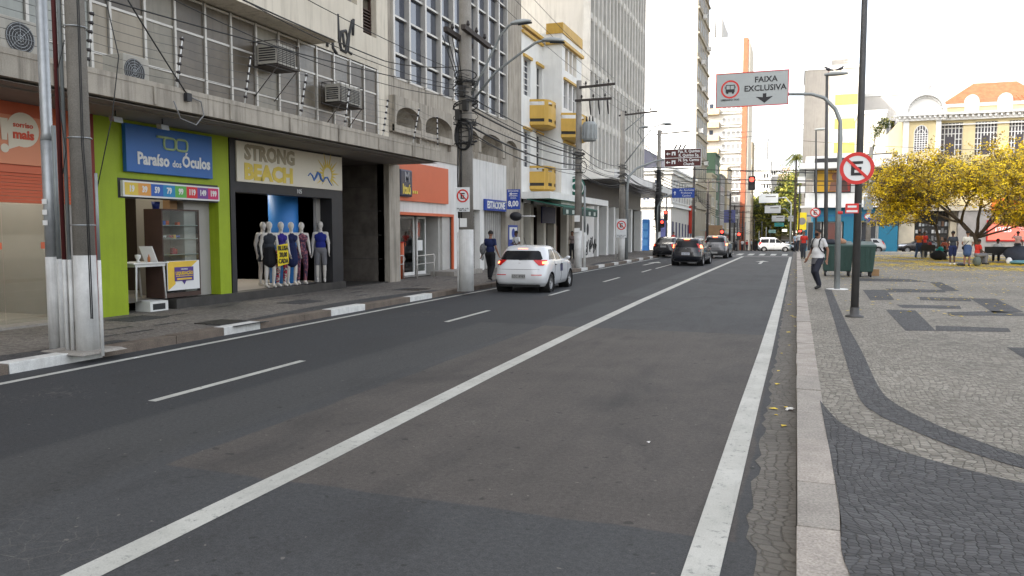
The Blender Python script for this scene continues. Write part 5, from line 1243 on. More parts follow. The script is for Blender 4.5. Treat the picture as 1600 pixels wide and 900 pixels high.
# tower with yellow bands
t, x0, x1, zt = tower('grey tower with yellow bands under its windows above the blue shop', 1258, 1342, 108, 125, mat('tower_grey', (.42, .39, .35), .85, var=.06, streak=.3))
b = MB(); q0 = P(1305, 110, y=125).x; fT = Fr((0, 125, 0), (1, 0, 0), (0, -1, 0)); b.fbox(fT, q0, x1+.02, 0, zt-.3, 0, .12); b.build('front_strip', [mat('tower_cream', (.58, .54, .46), .8)], t)
for j in range(8):
    z = zt-5.3-j*3.52; b = MB(); b.fbox(fT, q0+.1, x1-.1, z, z+1.5, .12, .2); b.build('yellow_band', [mat('band_yellow', (.62, .45, .10), .7)], t)
    b = MB(); b.fbox(fT, q0+.1, x1-.1, z+1.5, z+3.4, .121, .14); w_ = b.build('window', [mat('curtain_glass', (.45, .46, .46), .3, var=.3, scale=1.2)], t)
    b = MB()
    for k in range(4): u = q0+.1+(x1-q0-.2)*k/3; b.fbox(fT, u-.05, u+.05, z+1.5, z+3.4, .14, .2)
    b.build('frame', [M_wht], w_)
b = MB(); b.box(P(1300, 100, y=128).x, P(1341, 100, y=128).x, 128, 134, zt, P(1320, 92, y=128).z); b.build('roof_house', [mat('tower_grey', (.36, .335, .30))], t)
tower('long white building with square windows behind the no parking pole', 1336, 1412, 150, 132, M_sunwh, (5, 2.2, 2.0, 3.6, 6), 'office_block', mg=mat('far_glass', (.2, .2, .2), .3), bars=(3, 2))
tower('stained white gable house behind the blue shop', 1342, 1385, 178, 118, mat('stain_white', (.6, .57, .5), .85, streak=.9), None, 'gable_house')
tower('white apartment block with a row of windows above the tiled roof', 1448, 1540, 128, 165, M_sunwh, (9, 1.6, 1.0, 60, 33), 'office_block', mg=mat('far_glass', (.2, .2, .2), .3))
tower('small cream roof tower rising above the white apartment block', 1485, 1506, 112, 170, mat('cream_far', (.75, .6, .42), .8), None, 'roof_tower')
# colonial yellow building
Y_ = thing('yellow_mansion', 'pale yellow colonial mansion with white cornices, grid windows and an orange tiled roof', 'building', (17, 105, 0)); yM = 99.
M_yel = mat('pale_yellow_render', (.74, .62, .36), .8, var=.05, streak=.12); M_trim = mat('white_trim', (.80, .79, .76), .7, var=.03)
frM = Fr((0, yM, 0), (1, 0, 0), (0, -1, 0)); m = lambda p, q=200: P(p, q, y=yM); yB_ = yM-1.6; frN = Fr((0, yB_, 0), (1, 0, 0), (0, -1, 0)); n_ = lambda p, q=200: P(p, q, y=yB_)
xm0, xm1 = n_(1410).x, n_(1467).x; zc0 = n_(1440, 182).z; X2 = m(1720).x
zw0, zw1 = m(1500, 240).z, m(1500, 191).z
wins = [(1470, 1505), (1524, 1559), (1577, 1612), (1631, 1666)]
holes = [(m(a).x, m(c).x, zw0-.2, zw1) for a, c in wins]; holes[0] = (xm1+.15, m(1505).x, zw0-.2, zw1)
b = MB(); b.wall(frM, xm1-.5, X2, 4.6, m(1500, 183).z, holes, .35); 
ax0, ax1, az0, az1 = n_(1429).x, n_(1450).x, n_(1440, 237).z, n_(1440, 196).z
b.wall(frN, xm0, xm1, 4.6, zc0, [(ax0, ax1, az0, az1-.9)], .35); b.face([(xm1, yB_, 4.6), (xm1, yM, 4.6), (xm1, yM, zc0), (xm1, yB_, zc0)]); b.face([(xm0, yB_, 4.6), (xm0, yM+16, 4.6), (xm0, yM+16, zc0), (xm0, yB_, zc0)])
b.build('wall', [M_yel], Y_)
b = MB(); b.box(xm0+.02, X2, yM+.9, yM+16, -1, zc0-.5); b.build('inner_wall', [mat('dark_room', (.05, .04, .035), .8)], Y_)
zk = m(1500, 180).z
b = MB(); b.fbox(frM, xm1, X2, zk-.55, zk, 0, .5); b.fbox(frM, xm1, X2, zk, zk+.25, 0, 1.0); b.fbox(frM, xm1, X2, zk-1.1, zk-.95, 0, .2)
b.fbox(frN, xm0-.6, xm1+.6, zc0-.5, zc0, -.3, .5); b.fbox(frN, xm0-.8, xm1+.8, zc0, zc0+.25, -.3, .9)
k = 0; u = xm1
while u < X2: b.fbox(frM, u, u+.22, zk-.3, zk-.002, .5, .85); u += .55
u = xm0-.5
while u < xm1+.4: b.fbox(frN, u, u+.22, zc0-.25, zc0-.002, .5, .8); u += .5
b.build('cornice', [M_trim], Y_)
b = MB(); cxm = (n_(1412).x+n_(1476).x)/2; hw = (xm1-xm0)/2+.3; zz = zc0+.25; n = 18
for r0, r1, d0, d1 in ((.86, 1.0, -.3, .7), (.0, .86, -.3, .2)):
    A_ = [(cxm+hw*r1*math.cos(math.pi*i/n), zz+2.3*r1*math.sin(math.pi*i/n)) for i in range(n+1)]; B_ = [(cxm+hw*r0*math.cos(math.pi*i/n), zz+2.3*r0*math.sin(math.pi*i/n)) for i in range(n+1)]
    b.grid([[frN.pt(*A_[i], d1), frN.pt(*B_[i], d1)] for i in range(n+1)], 0, False); b.grid([[frN.pt(*A_[i], d0), frN.pt(*A_[i], d1)] for i in range(n+1)], 0, False); b.grid([[frN.pt(*B_[i], d0), frN.pt(*B_[i], d1)] for i in range(n+1)], 0, False)
for i in range(2, 17): t_ = math.pi*i/18; b.fbox(frN, cxm+hw*.8*math.cos(t_)-.12, cxm+hw*.8*math.cos(t_)+.12, zz+2.3*.8*math.sin(t_)-.1, zz+2.3*.8*math.sin(t_)+.12, .2, .4)
b.build('arched_pediment', [M_trim], Y_)
b = MB(); b.lathe([(0, 0), (.5, 0), (.35, .3), (.6, .7), (.3, 1.1), (.15, 1.5), (.0, 2.2)], (cxm, yB_, zz+2.3), 'z', 12); b.build('finial', [M_trim], Y_)
b = MB(); zp = m(1540, 160).z; b.fbox(frM, xm1, X2, zk+.25, zp-.35, -.3, -.1, 0); b.build('parapet', [M_yel], Y_)
b = MB(); b.fbox(frM, xm1, X2, zp-.35, zp, -.4, .05); b.build('parapet_cap', [M_trim], Y_)
for px in (1517, 1569, 1622):
    x = m(px).x; b = MB(); b.fbox(frM, x-.7, x+.7, zk+.25, zp+.2, -.35, .1); b.prism([frM.pt(x+.7*math.cos(math.pi*i/8), zp+.2+.75*math.sin(math.pi*i/8), -.35) for i in range(9)], (0, -.45, 0)); b.build('parapet_pier', [M_trim], Y_)
for (p, q) in ((1411, 1420), (1462, 1470)): b = MB(); b.fbox(frN, n_(p).x, n_(q).x, 4.6, zc0-.5, 0, .25); b.build('pilaster', [M_trim], Y_)
for hh in holes:
    f = MB(); a0, a1, z0, z1 = hh; nx = 7; nz = 6
    for k in range(nx+1): u = a0+(a1-a0)*k/nx; f.fbox(frM, u-.045, u+.045, z0 if (k < 2 or k > nx-2 or k == 2 or k == nx-2) else z0+(z1-z0)*.58, z1, -.3, -.2)
    for k in range(nz+1):
        z = z0+(z1-z0)*k/nz
        if k < 4: f.fbox(frM, a0, a0+(a1-a0)*2/nx, z-.045, z+.045, -.29, -.21); f.fbox(frM, a1-(a1-a0)*2/nx, a1, z-.045, z+.045, -.29, -.21)
        else: f.fbox(frM, a0, a1, z-.045, z+.045, -.29, -.21)
    f = f.build('window', [M_trim], Y_); g = MB(); g.fquad(frM, a0, a1, z0, z1, -.34); g.build('pane', [mat('mansion_glass', (.07, .06, .07), .3)], f)
f = MB(); zsp_ = az1-.9; c = (ax0+ax1)/2; hw = (ax1-ax0)/2
for k in range(6): u = ax0+(ax1-ax0)*k/5; dz = .9*math.sqrt(max(0, 1-((u-c)/hw)**2)); f.fbox(frN, u-.04, u+.04, az0, zsp_+dz, .02, .08)
for k in range(9): z = az0+(az1-az0-.9)*k/8; f.fbox(frN, ax0, ax1, z-.04, z+.04, .02, .07)
f.tube([frN.pt(c+hw*math.cos(math.pi*i/12), zsp_+.9*math.sin(math.pi*i/12), .05) for i in range(13)], .06, 6); f.tube([frN.pt(c+hw*.5*math.cos(math.pi*i/12), zsp_+.45*math.sin(math.pi*i/12), .05) for i in range(13)], .04, 6)
f = f.build('arched_window', [M_trim], Y_); g = MB(); g.fquad(frN, ax0, ax1, az0, zsp_, .01); g.face([frN.pt(c+hw*math.cos(math.pi*i/16), zsp_+.9*math.sin(math.pi*i/16), .01) for i in range(17)]); g.build('pane', [mat('mansion_glass', (.07, .06, .07), .3)], f)
b = MB(); z0 = zp-.3; za_ = P(1550, 138, y=yM+8).z
xr0 = m(1458).x; b.face([(xr0, yM+1, z0), (X2, yM+1, z0), (X2, yM+8, za_), (xr0+8, yM+8, za_)]); b.face([(xr0, yM+1, z0), (xr0+8, yM+8, za_), (xr0, yM+15, z0)])
for k in range(60): u = xr0+8+k*.5; b.tube([(u, yM+.9, z0+.04), (u, yM+8, za_+.04)], .07, 5, cap=False)
b.build('roof', [M_tileR], Y_)
b = MB(); xs_ = m(1545).x; b.hexa([(xs_-5, yM+3, z0+.3), (xs_+7, yM+3, z0+.3), (xs_+7, yM+14, z0+.3), (xs_-5, yM+14, z0+.3), (xs_-.4, yM+6.9, za_+.5), (xs_+4, yM+6.9, za_+.5), (xs_+4, yM+7.1, za_+.5), (xs_-.4, yM+7.1, za_+.5)]); b.build('raised_roof', [M_tileR], Y_)
# ground floor of the mansion
b = MB(); b.fbox(frM, xm0, xm0+1.6, gR-.2, 4.6, -.8, 1.5, 0); b.fbox(frM, m(1490).x, m(1500).x, gR, 4.6, -.8, .3); b.fbox(frM, xm0, X2, 4.2, 4.8, -.8, 1.6); b.build('ground_piers', [mat('cream_pier', (.52, .46, .35), .8)], Y_)
b = MB(); b.fbox(frM, xm0+1.6, m(1490).x, gR-.2, 4.2, -.85, -.8); b.build('shop_inside', [M_intd], Y_)
rg = random.Random(31)
for j in range(4):
    b = MB(); z = gR+.6+j*.8
    for k in range(18):
        u = xm0+2+k*.33; b.fbox(frM, u, u+.22, z, z+rg.uniform(.25, .6), -.75, -.6, rg.randrange(5))
    tag(b.build('shop_goods', [M_pred, mat('goods_grey', (.2, .2, .2)), mat('goods_brown', (.2, .12, .08)), M_black, M_steel]), ['lowest', 'second', 'third', 'top'][j]+' row of mixed goods in the open shop under the mansion', 'goods', kind='stuff')
b = MB(); b.fbox(frM, m(1500).x, X2, gR-.2, 4.2, -.2, 1.4); b.build('grey_bank_front', [mat('bank_grey', (.30, .28, .26), .7)], Y_)
S = thing('lit_poster', 'large glowing red poster reading 12GB on the grey front right of the tree', 'billboard', (22, yM-1.5, 2)); frP = Fr((0, yM-1.45, 0), (1, 0, 0), (0, -1, 0))
a0, a1, z0, z1 = P(1544, 350, y=yM-1.5).x, P(1612, 350, y=yM-1.5).x, P(1570, 375, y=yM-1.5).z, P(1570, 346, y=yM-1.5).z
b = MB(); b.fbox(frP, a0-.15, a1, z0-.15, z1+.15, 0, .1); b.build('frame', [M_redp], S); b = MB(); b.fbox(frP, a0, a1, z0, z1, .101, .12); b.build('screen', [mat('poster_red', (.75, .16, .11), .4, emit=.2, var=.1, scale=.3)], S)
text('12GB', .8, frP.pt(a0+1.4, z1-.9, .13), (1, 0, 0), (0, 0, 1), M_pred, S, bold=.02, sx=.9); text('DE INTERNET\nPARA VOCE', .3, frP.pt(a0+3.8, z1-.8, .13), (1, 0, 0), (0, 0, 1), M_pred, S)
S = thing('orange_fascia_sign', 'bright orange shop fascia sign half hidden by the flowering tree', 'sign', (22, yM-1.5, 4.5)); b = MB(); b.fbox(frP, a0+.2, a1+1, 4.25, 5.5, .15, .35); b.build('panel', [mat('bright_orange', (.8, .17, .03), .5, emit=.2)], S)
# ================================================================ street furniture
M_pw = mat('pole_white_paint', (.60, .60, .58), .6, var=.12, scale=4, streak=.5, grain=.05)
M_dpole = mat('dark_grey_pole', (.075, .075, .075), .55, .2, var=.15, scale=4)
M_gpole = mat('grey_pole', (.26, .28, .28), .5, .3, var=.1, scale=4)
M_wood = mat('dark_timber', (.06, .05, .045), .8, var=.2)
M_red = mat('sign_red', (.62, .03, .025), .45, var=.04); M_sgw = mat('sign_white', (.74, .76, .76), .45, var=.04, scale=3); M_blk = mat('sign_black', (.015, .015, .018), .5, var=0)
M_cable = mat('black_cable', (.02, .02, .02), .6, var=0)
M_blob = mat('cable_clutter', (.03, .028, .026), .7, var=.3)
def pole(lab, x, y, h, r0=.17, r1=.11, white=1.75, group='concrete utility poles', z=.13, name='utility_pole', m=None, mw=None):
    t = thing(name, lab, 'utility pole', (x, y, z), group); b = MB(); b.tube([(x, y, z+(white or 0)), (x, y, z+h)], r0, 18, 0, r1); b.build('shaft', [m or M_conc], t)
    if white: b = MB(); b.tube([(x, y, z-.02), (x, y, z+white)], [r0+.012, r0+.004], 18); b.build('painted_base', [mw or M_pw], t)
    return t
def crossarm(t, a, c, w=.09, ins=3, m=None):
    a, c = Vector(a), Vector(c); b = MB(); d = (c-a).normalized(); up = Vector((0, 0, w/2)); s = d.cross(Vector((0, 0, 1)))*w/2
    b.hexa([a-s-up, a+s-up, c+s-up, c-s-up, a-s+up, a+s+up, c+s+up, c-s+up]); o = b.build('crossarm', [m or M_wood], t)
    for k in range(ins):
        p = a.lerp(c, (k+.5)/ins*.96+.02); g = MB(); g.tube([p+up, p+up+Vector((0, 0, .06)), p+up+Vector((0, 0, .09)), p+up+Vector((0, 0, .2))], [.015, .02, .055, .03], 8); g.build('insulator', [M_ins], o)
    return o
def clutter(t, x, y, z0, z1, r, seed, n=18):
    """coiled telephone cable and junction boxes strapped to the shaft"""
    q = random.Random(seed)
    for k in range(n):
        z = q.uniform(z0, z1); rr = r*q.uniform(1.15, 1.9); a = q.uniform(0, 6.28); tl = q.uniform(-.12, .12)
        b = MB(); b.tube([(x+rr*math.cos(a+j*.42), y+rr*math.sin(a+j*.42), z+tl*math.sin(j*.42)+q.uniform(-.01, .01)) for j in range(16)], q.uniform(.007, .02), 5); b.build('cable_coil', [M_cable], t)
# P1: near group of tubes and a concrete pole
xP, yP = P(138, 548, z=.13)[:2]
t = pole('nearest concrete utility pole, white painted foot, close to red and steel conduits', xP, yP, 12.5, .14, .085, 1.35)
t1 = t
for px, r, h, m, lab in ((106, .03, 12, mat('maroon_pipe', (.10, .02, .02), .5), 'maroon conduit pipe'), (98, .03, 3.3, M_gpole, 'thin grey conduit'), (114, .025, 12, M_gpole, 'grey conduit'), (160, .02, 2.6, M_gpole, 'thin conduit right of the pole')):
    q = P(px, 548, z=.13); yy = yP+.16 if px < 100 else yP-.1
    q = P(px, 540, y=yP-.13 if px > 100 else yP+.02)
    b = MB(); b.tube([(q.x, q.y, 1.42), (q.x, q.y, h)], r, 10); o = b.build('conduit', [m], t); tag(o, lab)
    b = MB(); b.tube([(q.x, q.y, .1), (q.x, q.y, 1.42)], r+.003, 10); b.build('painted_base', [M_pw], o)
for z in (1.9, 3.1, 4.6): b = MB(); b.tube([(xP+.15*math.cos(a*.5), yP+.15*math.sin(a*.5), z) for a in range(14)], .009, 5); b.build('steel_band', [M_steel], t)
q = P(88, 548, y=yP+.02); t = thing('steel_tube_post', 'thick galvanised steel tube post with a white painted foot beside the nearest concrete pole', 'post', (q.x, q.y, .13))
b = MB(); b.tube([(q.x, q.y, 1.45), (q.x, q.y, 3.1)], .085, 20); b.build('lower_tube', [M_steel], t); b = MB(); b.tube([(q.x, q.y, 3.1), (q.x, q.y, 3.2), (q.x, q.y, 9)], [.09, .075, .07], 20); b.build('upper_tube', [M_steel], t)
b = MB(); b.tube([(q.x, q.y, .1), (q.x, q.y, 1.45)], .09, 20); b.build('painted_base', [M_pw], t)
for z in (1.9, 2.05, 2.2): b = MB(); b.box(q.x-.04, q.x+.05, q.y-.094, q.y-.088, z, z+.07); b.build('sticker', [M_pred], t)
b = MB(); b.hexa([(xP-.55, yP-.35, .12), (xP+.3, yP-.35, .12), (xP+.3, yP+.4, .12), (xP-.55, yP+.4, .12), (xP-.5, yP-.3, .15), (xP+.25, yP-.3, .15), (xP+.25, yP+.35, .15), (xP-.5, yP+.35, .15)])
structure(b.build('pole_footing', [M_conc]))
# loose cables on the near pole
for k, (px, lab) in enumerate((((118, 0), 'a'), ((122, 0), 'b'))):
    b = MB(); o = .17+.03*k; pts = [(xP+o, yP-.1, 7), (xP+o+.02, yP-.12, 4.5+k*.2), (xP+o+.0, yP-.12, 3.0), (xP+o+.02, yP-.1, 2.2), (xP+o, yP-.08, .6)]
    b.tube(pts, .008, 6); b.build('loose_cable', [M_cable], t1)
b = MB(); b.tube([(xP-.02, yP-.16, 4.4), (xP-.12, yP-.2, 4.0), (xP-.1, yP-.2, 3.4), (xP-.03, yP-.2, 2.9), (xP-.13, yP-.18, 2.6)], .007, 6); b.build('loose_cable', [M_cable], t1)
b = MB(); b.tube([(xP+.17, yP, 5.6), (xP+.45, yP+.1, 5.0), (xP+.6, yP+.15, 4.2), (xP+.5, yP+.1, 3.4), (xP+.25, yP, 2.3)], .007, 6); b.build('loose_cable', [M_cable], t1)
# P2: large pole by the bank
x2, y2 = P(728, 452, z=.13)[:2]; y2 = 20.3; x2 = P(728, 300, y=y2).x
p2 = pole('utility pole with two street lamps, cable coils and a no parking sign by the bank', x2, y2, 10.5, .21, .16, 1.75, 'concrete utility poles')
def a2(px, py): return P(px, py, y=y2)
crossarm(p2, (x2-.12, y2-1.05, 7.28), (x2-.12, y2+.7, 7.2), .13, 2); crossarm(p2, (x2+.2, y2-.6, 7.42), (x2+.2, y2+1.3, 7.30), .13, 3); crossarm(p2, (x2+.2, y2-.9, 8.75), (x2+.2, y2+1.0, 8.65), .13, 3)
def lamp_arm(t, pts, r, head_dir, scale=1.):
    b = MB(); b.tube(pts, r, 8); arm = b.build('lamp_arm', [M_gpole], t)
    e = Vector(pts[-1]); d = Vector(head_dir).normalized(); s = d.cross(Vector((0, 0, 1))).normalized(); u = s.cross(d)
    rows = []
    for i in range(11):
        q_ = i/10; w = .15*scale*math.sin(math.pi*min(1, .12+q_*.86))**.55; h = .11*scale*math.sin(math.pi*min(1, .1+q_*.86))**.7
        rows.append([e+d*(q_*.75*scale-.05)+s*w*math.cos(2*math.pi*j/14)+u*(h*math.sin(2*math.pi*j/14)*(1 if math.sin(2*math.pi*j/14) > 0 else .55)) for j in range(14)])
    b = MB(); b.grid(rows, 0, True, True); b.face(rows[0]); b.face(rows[-1]); b.build('lamp_head', [mat('lamp_grey', (.33, .35, .35), .5)], t)
    b = MB(); rows = [[e+d*((.2+.5*i/6)*scale)+s*.1*scale*math.cos(math.pi*j/6)-u*(.06+.035*math.sin(math.pi*j/6))*scale for j in range(7)] for i in range(7)]; b.grid(rows); b.build('lens', [G_sky], t)
la = [a2(736, 148), a2(758, 105), a2(782, 55), a2(795, 40), a2(800, 37)]
lamp_arm(p2, la, .035, (RT.x*.8, RT.y*.8, .12), .78)
lb = [a2(738, 158), a2(775, 112), a2(815, 82), a2(838, 66), a2(850, 63)]
lamp_arm(p2, lb, .035, (RT.x, RT.y, -.02), .80)
clutter(p2, x2, y2, 4.2, 6.3, .19, 4, 26)
b = MB(); b.tube([(x2+.03+.26*math.cos(j*.35), y2-.22+.02*math.sin(j), 4.55+.42*math.sin(j*.35)) for j in range(38)], .03, 6); b.tube([(x2+.03+.2*math.cos(j*.35), y2-.25+.02*math.sin(j), 4.5+.36*math.sin(j*.35)) for j in range(38)], .022, 6); b.build('cable_coil', [M_cable], p2)
for dx, z in ((-.1, 4.95), (.02, 5.6), (.12, 5.2)): b = MB(); b.box(x2+dx-.07, x2+dx+.07, y2-.36, y2-.2, z, z+.28); b.build('junction_box', [M_blob], p2)
for dx in (-.14, -.05): b = MB(); b.tube([(x2+dx, y2-.2, 2.2), (x2+dx*1.1, y2-.22, 3.4), (x2+dx, y2-.2, 5)], .022, 6); b.build('riser_cable', [M_cable], p2)
for k in range(4): b = MB(); b.tube([(x2-.35+k*.1, y2-.75+.1*k, 7.2), (x2-.1+.03*k, y2-.2, 5.9)], .014, 5); b.build('stay_cable', [M_cable], p2)
b = MB(); b.box(x2-.1, x2+.12, y2-.225, y2-.215, 1.95, 2.2); b.build('notice', [M_pred], p2)
q = P(718, 452, z=.13); b = MB(); b.tube([(x2-.2, y2-.12, .1), (x2-.2, y2-.12, 1.8)], .035, 8); b.build('conduit', [M_pw], p2)
# no parking signs
def no_parking(t, c, r, n=(0, -1, 0), plate=None, prop=1.):
    """white disc, red ring and slash, black E"""
    n = Vector(n).normalized(); rr = Vector((0, 0, 1)).cross(n).normalized(); c = Vector(c)
    if rr.dot(RT) < 0: rr = -rr
    U3 = Vector((0, 0, 1)); fr = Fr(c, rr, n)
    if plate:
        w, z0, z1 = plate; b = MB(); b.fbox(fr, -w, w, z0, z1, -.012, -.002); pl = b.build('plate', [M_sgw], t)
        text('SEG A SEX  7-19h\nSAB  7-13h', r*.26, fr.pt(0, z0+r*.36, .004), rr, U3, M_blk, pl)
    b = MB(); b.disc(c+n*.0, n, r, 40); b.disc(c-n*.02, n, r, 40); b.grid([[c+(rr*math.cos(2*math.pi*j/40)+U3*math.sin(2*math.pi*j/40))*r for j in range(40)], [c-n*.02+(rr*math.cos(2*math.pi*j/40)+U3*math.sin(2*math.pi*j/40))*r for j in range(40)]], 0, True, True)
    d = b.build('disc', [M_sgw], t)
    b = MB(); b.disc(c+n*.006, n, r, 40, 0, r*.78); b.build('red_ring', [M_red], d)
    s = .085*r; a, e = Vector((-.57, .57)), Vector((.57, -.57)); pn = Vector((.707, .707))*s
    b = MB(); b.prism([fr.pt(a.x*r-pn.x, a.y*r-pn.y, .010), fr.pt(e.x*r-pn.x, e.y*r-pn.y, .010), fr.pt(e.x*r+pn.x, e.y*r+pn.y, .010), fr.pt(a.x*r+pn.x, a.y*r+pn.y, .010)], n*.003); b.build('red_slash', [M_red], d)
    b = MB(); k = r; 
    for a0, a1, z0, z1 in ((-.34, -.14, -.44, .44), (-.14, .34, .27, .44), (-.14, .26, -.09, .08), (-.14, .34, -.44, -.27)): b.fbox(fr, a0*k, a1*k, z0*k, z1*k, .005, .008)
    b.build('letter', [M_blk], d)
q = P(723, 306, y=y2-.26); s = thing('no_parking_sign', 'no parking sign on a white plate strapped to the pole by the bank', 'sign', q)
no_parking(s, q, .185, (0, -1, 0), (.21, -.45, .24))
# P3, P4, P5 and further poles
x3, y3 = P(903, 415, y=35.4).x, 35.4; p3 = pole('utility pole with a transformer and two crossarms in front of the cafe', x3, y3, 8.75, .18, .12, 1.75)
crossarm(p3, (x3+.05, y3-.1, 8.55), (x3+1.75, y3-.15, 8.6), .1, 3); crossarm(p3, (x3-.15, y3-.12, 7.95), (x3+1.6, y3-.15, 7.95), .1, 3)
for k in range(3): b = MB(); q = (x3+.55+k*.42, y3-.15, 7.9); b.tube([q, (q[0]+.03, q[1], 7.6), (q[0]+.06, q[1], 7.25)], [.03, .045, .02], 8); b.build('fuse', [M_ins], p3)
T3 = thing('transformer', 'pale grey pole transformer with fins hanging on the pole by the cafe', 'transformer', (x3+.55, y3-.1, 6.1))
b = MB(); b.lathe([(0, 0), (.3, 0), (.32, .1), (.32, .8), (.26, .88), (0, .9)], (x3+.55, y3-.1, 6.05), 'z', 20); b.build('tank', [mat('transformer_grey', (.36, .38, .38), .5, var=.1, streak=.4)], T3)
b = MB()
for k in range(12): a = k*math.pi/6; b.box(x3+.55+.34*math.cos(a)-.02, x3+.55+.34*math.cos(a)+.02, y3-.1+.34*math.sin(a)-.05, y3-.1+.34*math.sin(a)+.05, 6.15, 6.8)
b.build('cooling_fins', [mat('transformer_grey', (.3, .3, .3))], T3)
for k in range(3): b = MB(); b.tube([(x3+.4+k*.15, y3-.1, 6.95), (x3+.4+k*.15, y3-.1, 7.2)], [.045, .025], 8); b.build('bushing', [M_ins], T3)
clutter(p3, x3, y3, 4.6, 5.7, .16, 6, 10); 
b = MB(); b.tube([(x3+.28+.16*math.cos(j*.4), y3-.2, 4.85+.28*math.sin(j*.4)) for j in range(30)], .016, 5); b.build('cable_coil', [M_cable], p3)
b = MB(); b.box(x3-.13, x3+.13, y3-.2, y3-.17, 1.8, 2.0); b.box(x3-.13, x3+.13, y3-.2, y3-.17, 2.3, 2.6); b.build('notice', [M_pred], p3)
b = MB(); b.tube([(x3+.32, y3, .1), (x3+.32, y3, 1.8)], .06, 8); o = b.build('conduit', [M_pw], p3); b = MB(); b.tube([(x3+.32, y3, 1.8), (x3+.3, y3, 4)], .05, 8); b.build('upper_conduit', [M_gpole], o)
x4, y4 = P(971, 400, y=46.5).x, 46.5; p4 = pole('utility pole with an arm carrying the brown signs, before the crossing', x4, y4, 9.0, .19, .13, 1.85)
crossarm(p4, (x4-.25, y4, 8.85), (x4+2.1, y4, 9.0), .09, 3); b = MB(); b.tube([(x4+.1, y4, 7.9), (x4+1.3, y4, 8.85)], .03, 5); b.build('brace', [M_gpole], p4)
lamp_arm(p4, [(x4+.1, y4, 5.9), (x4+.9, y4, 6.9), (x4+1.8, y4+.2, 8.1), (x4+2.3, y4+.3, 8.25)], .035, (1, .2, .03), .9)
clutter(p4, x4, y4, 4.5, 5.9, .17, 8, 16)
q = P(971, 352, y=y4-.25); s = thing('no_parking_sign', 'no parking sign on a white plate strapped to the pole under the brown signs', 'sign', q); no_parking(s, q, .28, (0, -1, 0), (.32, -.75, .38))
b = MB(); b.tube([(x4-.35, y4, .1), (x4-.35, y4, 2.0)], .05, 8); o = b.build('conduit', [M_pw], p4)
x5, y5 = P(1028, 380, y=63).x, 63; p5 = pole('black cabled utility pole with steep fuses beyond the brown signs', x5, y5, 9.9, .2, .14, 1.7)
crossarm(p5, (x5-.2, y5, 9.7), (x5+2.5, y5, 9.85), .09, 4); clutter(p5, x5, y5, 1.9, 6.8, .24, 9, 44)
b = MB(); b.tube([(x5+.05, y5-.15, 1.9), (x5-.05, y5-.15, 3.5), (x5+.05, y5-.15, 5.5), (x5, y5-.15, 6.8)], [.2, .26, .22, .15], 10); b.build('cable_bundle', [M_cable], p5)
for k in range(3): b = MB(); b.tube([(x5+1.+k*.35, y5, 8.0), (x5+1.4+k*.35, y5, 8.8)], .07, 6); b.build('fuse', [M_ins], p5)
lamp_arm(p5, [(x5+.1, y5, 6.6), (x5-.2, y5-1.5, 7.8), (x5-1.2, y5-3, 9.6), (x5-1.0, y5-3, 9.9)], .03, (1, 0, 0.05), 1.)
# far poles both sides
far = [(1083, 84, 9.8), (1105, 100, 9), (1140, 118, 8.5), (1147, 140, 8), (1160, 160, 8), (1170, 185, 8), (1178, 205, 8)]
names = ['beside the faded red shop', 'by the green building', 'tall dark, right of the pale car', 'leaning dark, left of the orange stripe', 'thin, under the orange stripe', 'thin, just right of the orange stripe', 'thinnest and farthest on the left side']
farp = []
for (px, y, h), nm in zip(far, names):
    x = P(px, 370, y=y).x; t = pole('dark utility pole down the street '+nm, x, y, h, .17, .12, 0, 'distant utility poles', gz(y), m=M_wood)
    crossarm(t, (x-.9, y, gz(y)+h-.3), (x+1.4, y, gz(y)+h-.25), .1, 3); clutter(t, x, y, gz(y)+4.5, gz(y)+6.3, .2, y, 8); farp.append((x, y, gz(y)+h))
for k, (px, y, h) in enumerate(((1190, 150, 5.5), (1197, 170, 5), (1203, 190, 6), (1186, 128, 3.2), (1152, 126, 5), (1164, 145, 5.2))):
    x = P(px, 370, y=y).x; b = MB(); b.tube([(x, y, gz(y)), (x, y, gz(y)+h)], .09, 8); tag(b.build('sign_post', [M_gpole if k % 2 else M_dpole]), ['second', 'third', 'rightmost', 'short', 'tall light', 'plain'][k]+' thin post among the far street posts', 'post', 'thin posts down the street')
# ---- arm signs
S = thing('direction_sign', 'brown tourist sign on a curved arm with two left arrows reading Pça. R. Quirino', 'sign', (-7, 50, 6.5)); M_bsn = mat('sign_brown', (.085, .02, .018), .5, var=.05)
ySg = 48; fB = Fr((0, ySg, 0), (1, 0, 0), (0, -1, 0)); a0, a1 = P(1038, 245, y=ySg).x, P(1096, 245, y=ySg).x; z1, z0 = P(1067, 232.5, y=ySg).z, P(1067, 260.5, y=ySg).z; zm = (z0+z1)/2
b = MB(); b.fbox(fB, a0, a1, z0, z1, -.04, 0); b.build('panel', [M_bsn], S)
b = MB()
for q in ((a0, a1, z1-.03, z1), (a0, a1, z0, z0+.03), (a0, a1, zm-.015, zm+.015), (a0, a0+.03, z0+.03, z1-.03), (a1-.03, a1, z0+.03, z1-.03)): b.fbox(fB, *q, .002, .012)
b.build('white_border', [M_sgw], S)
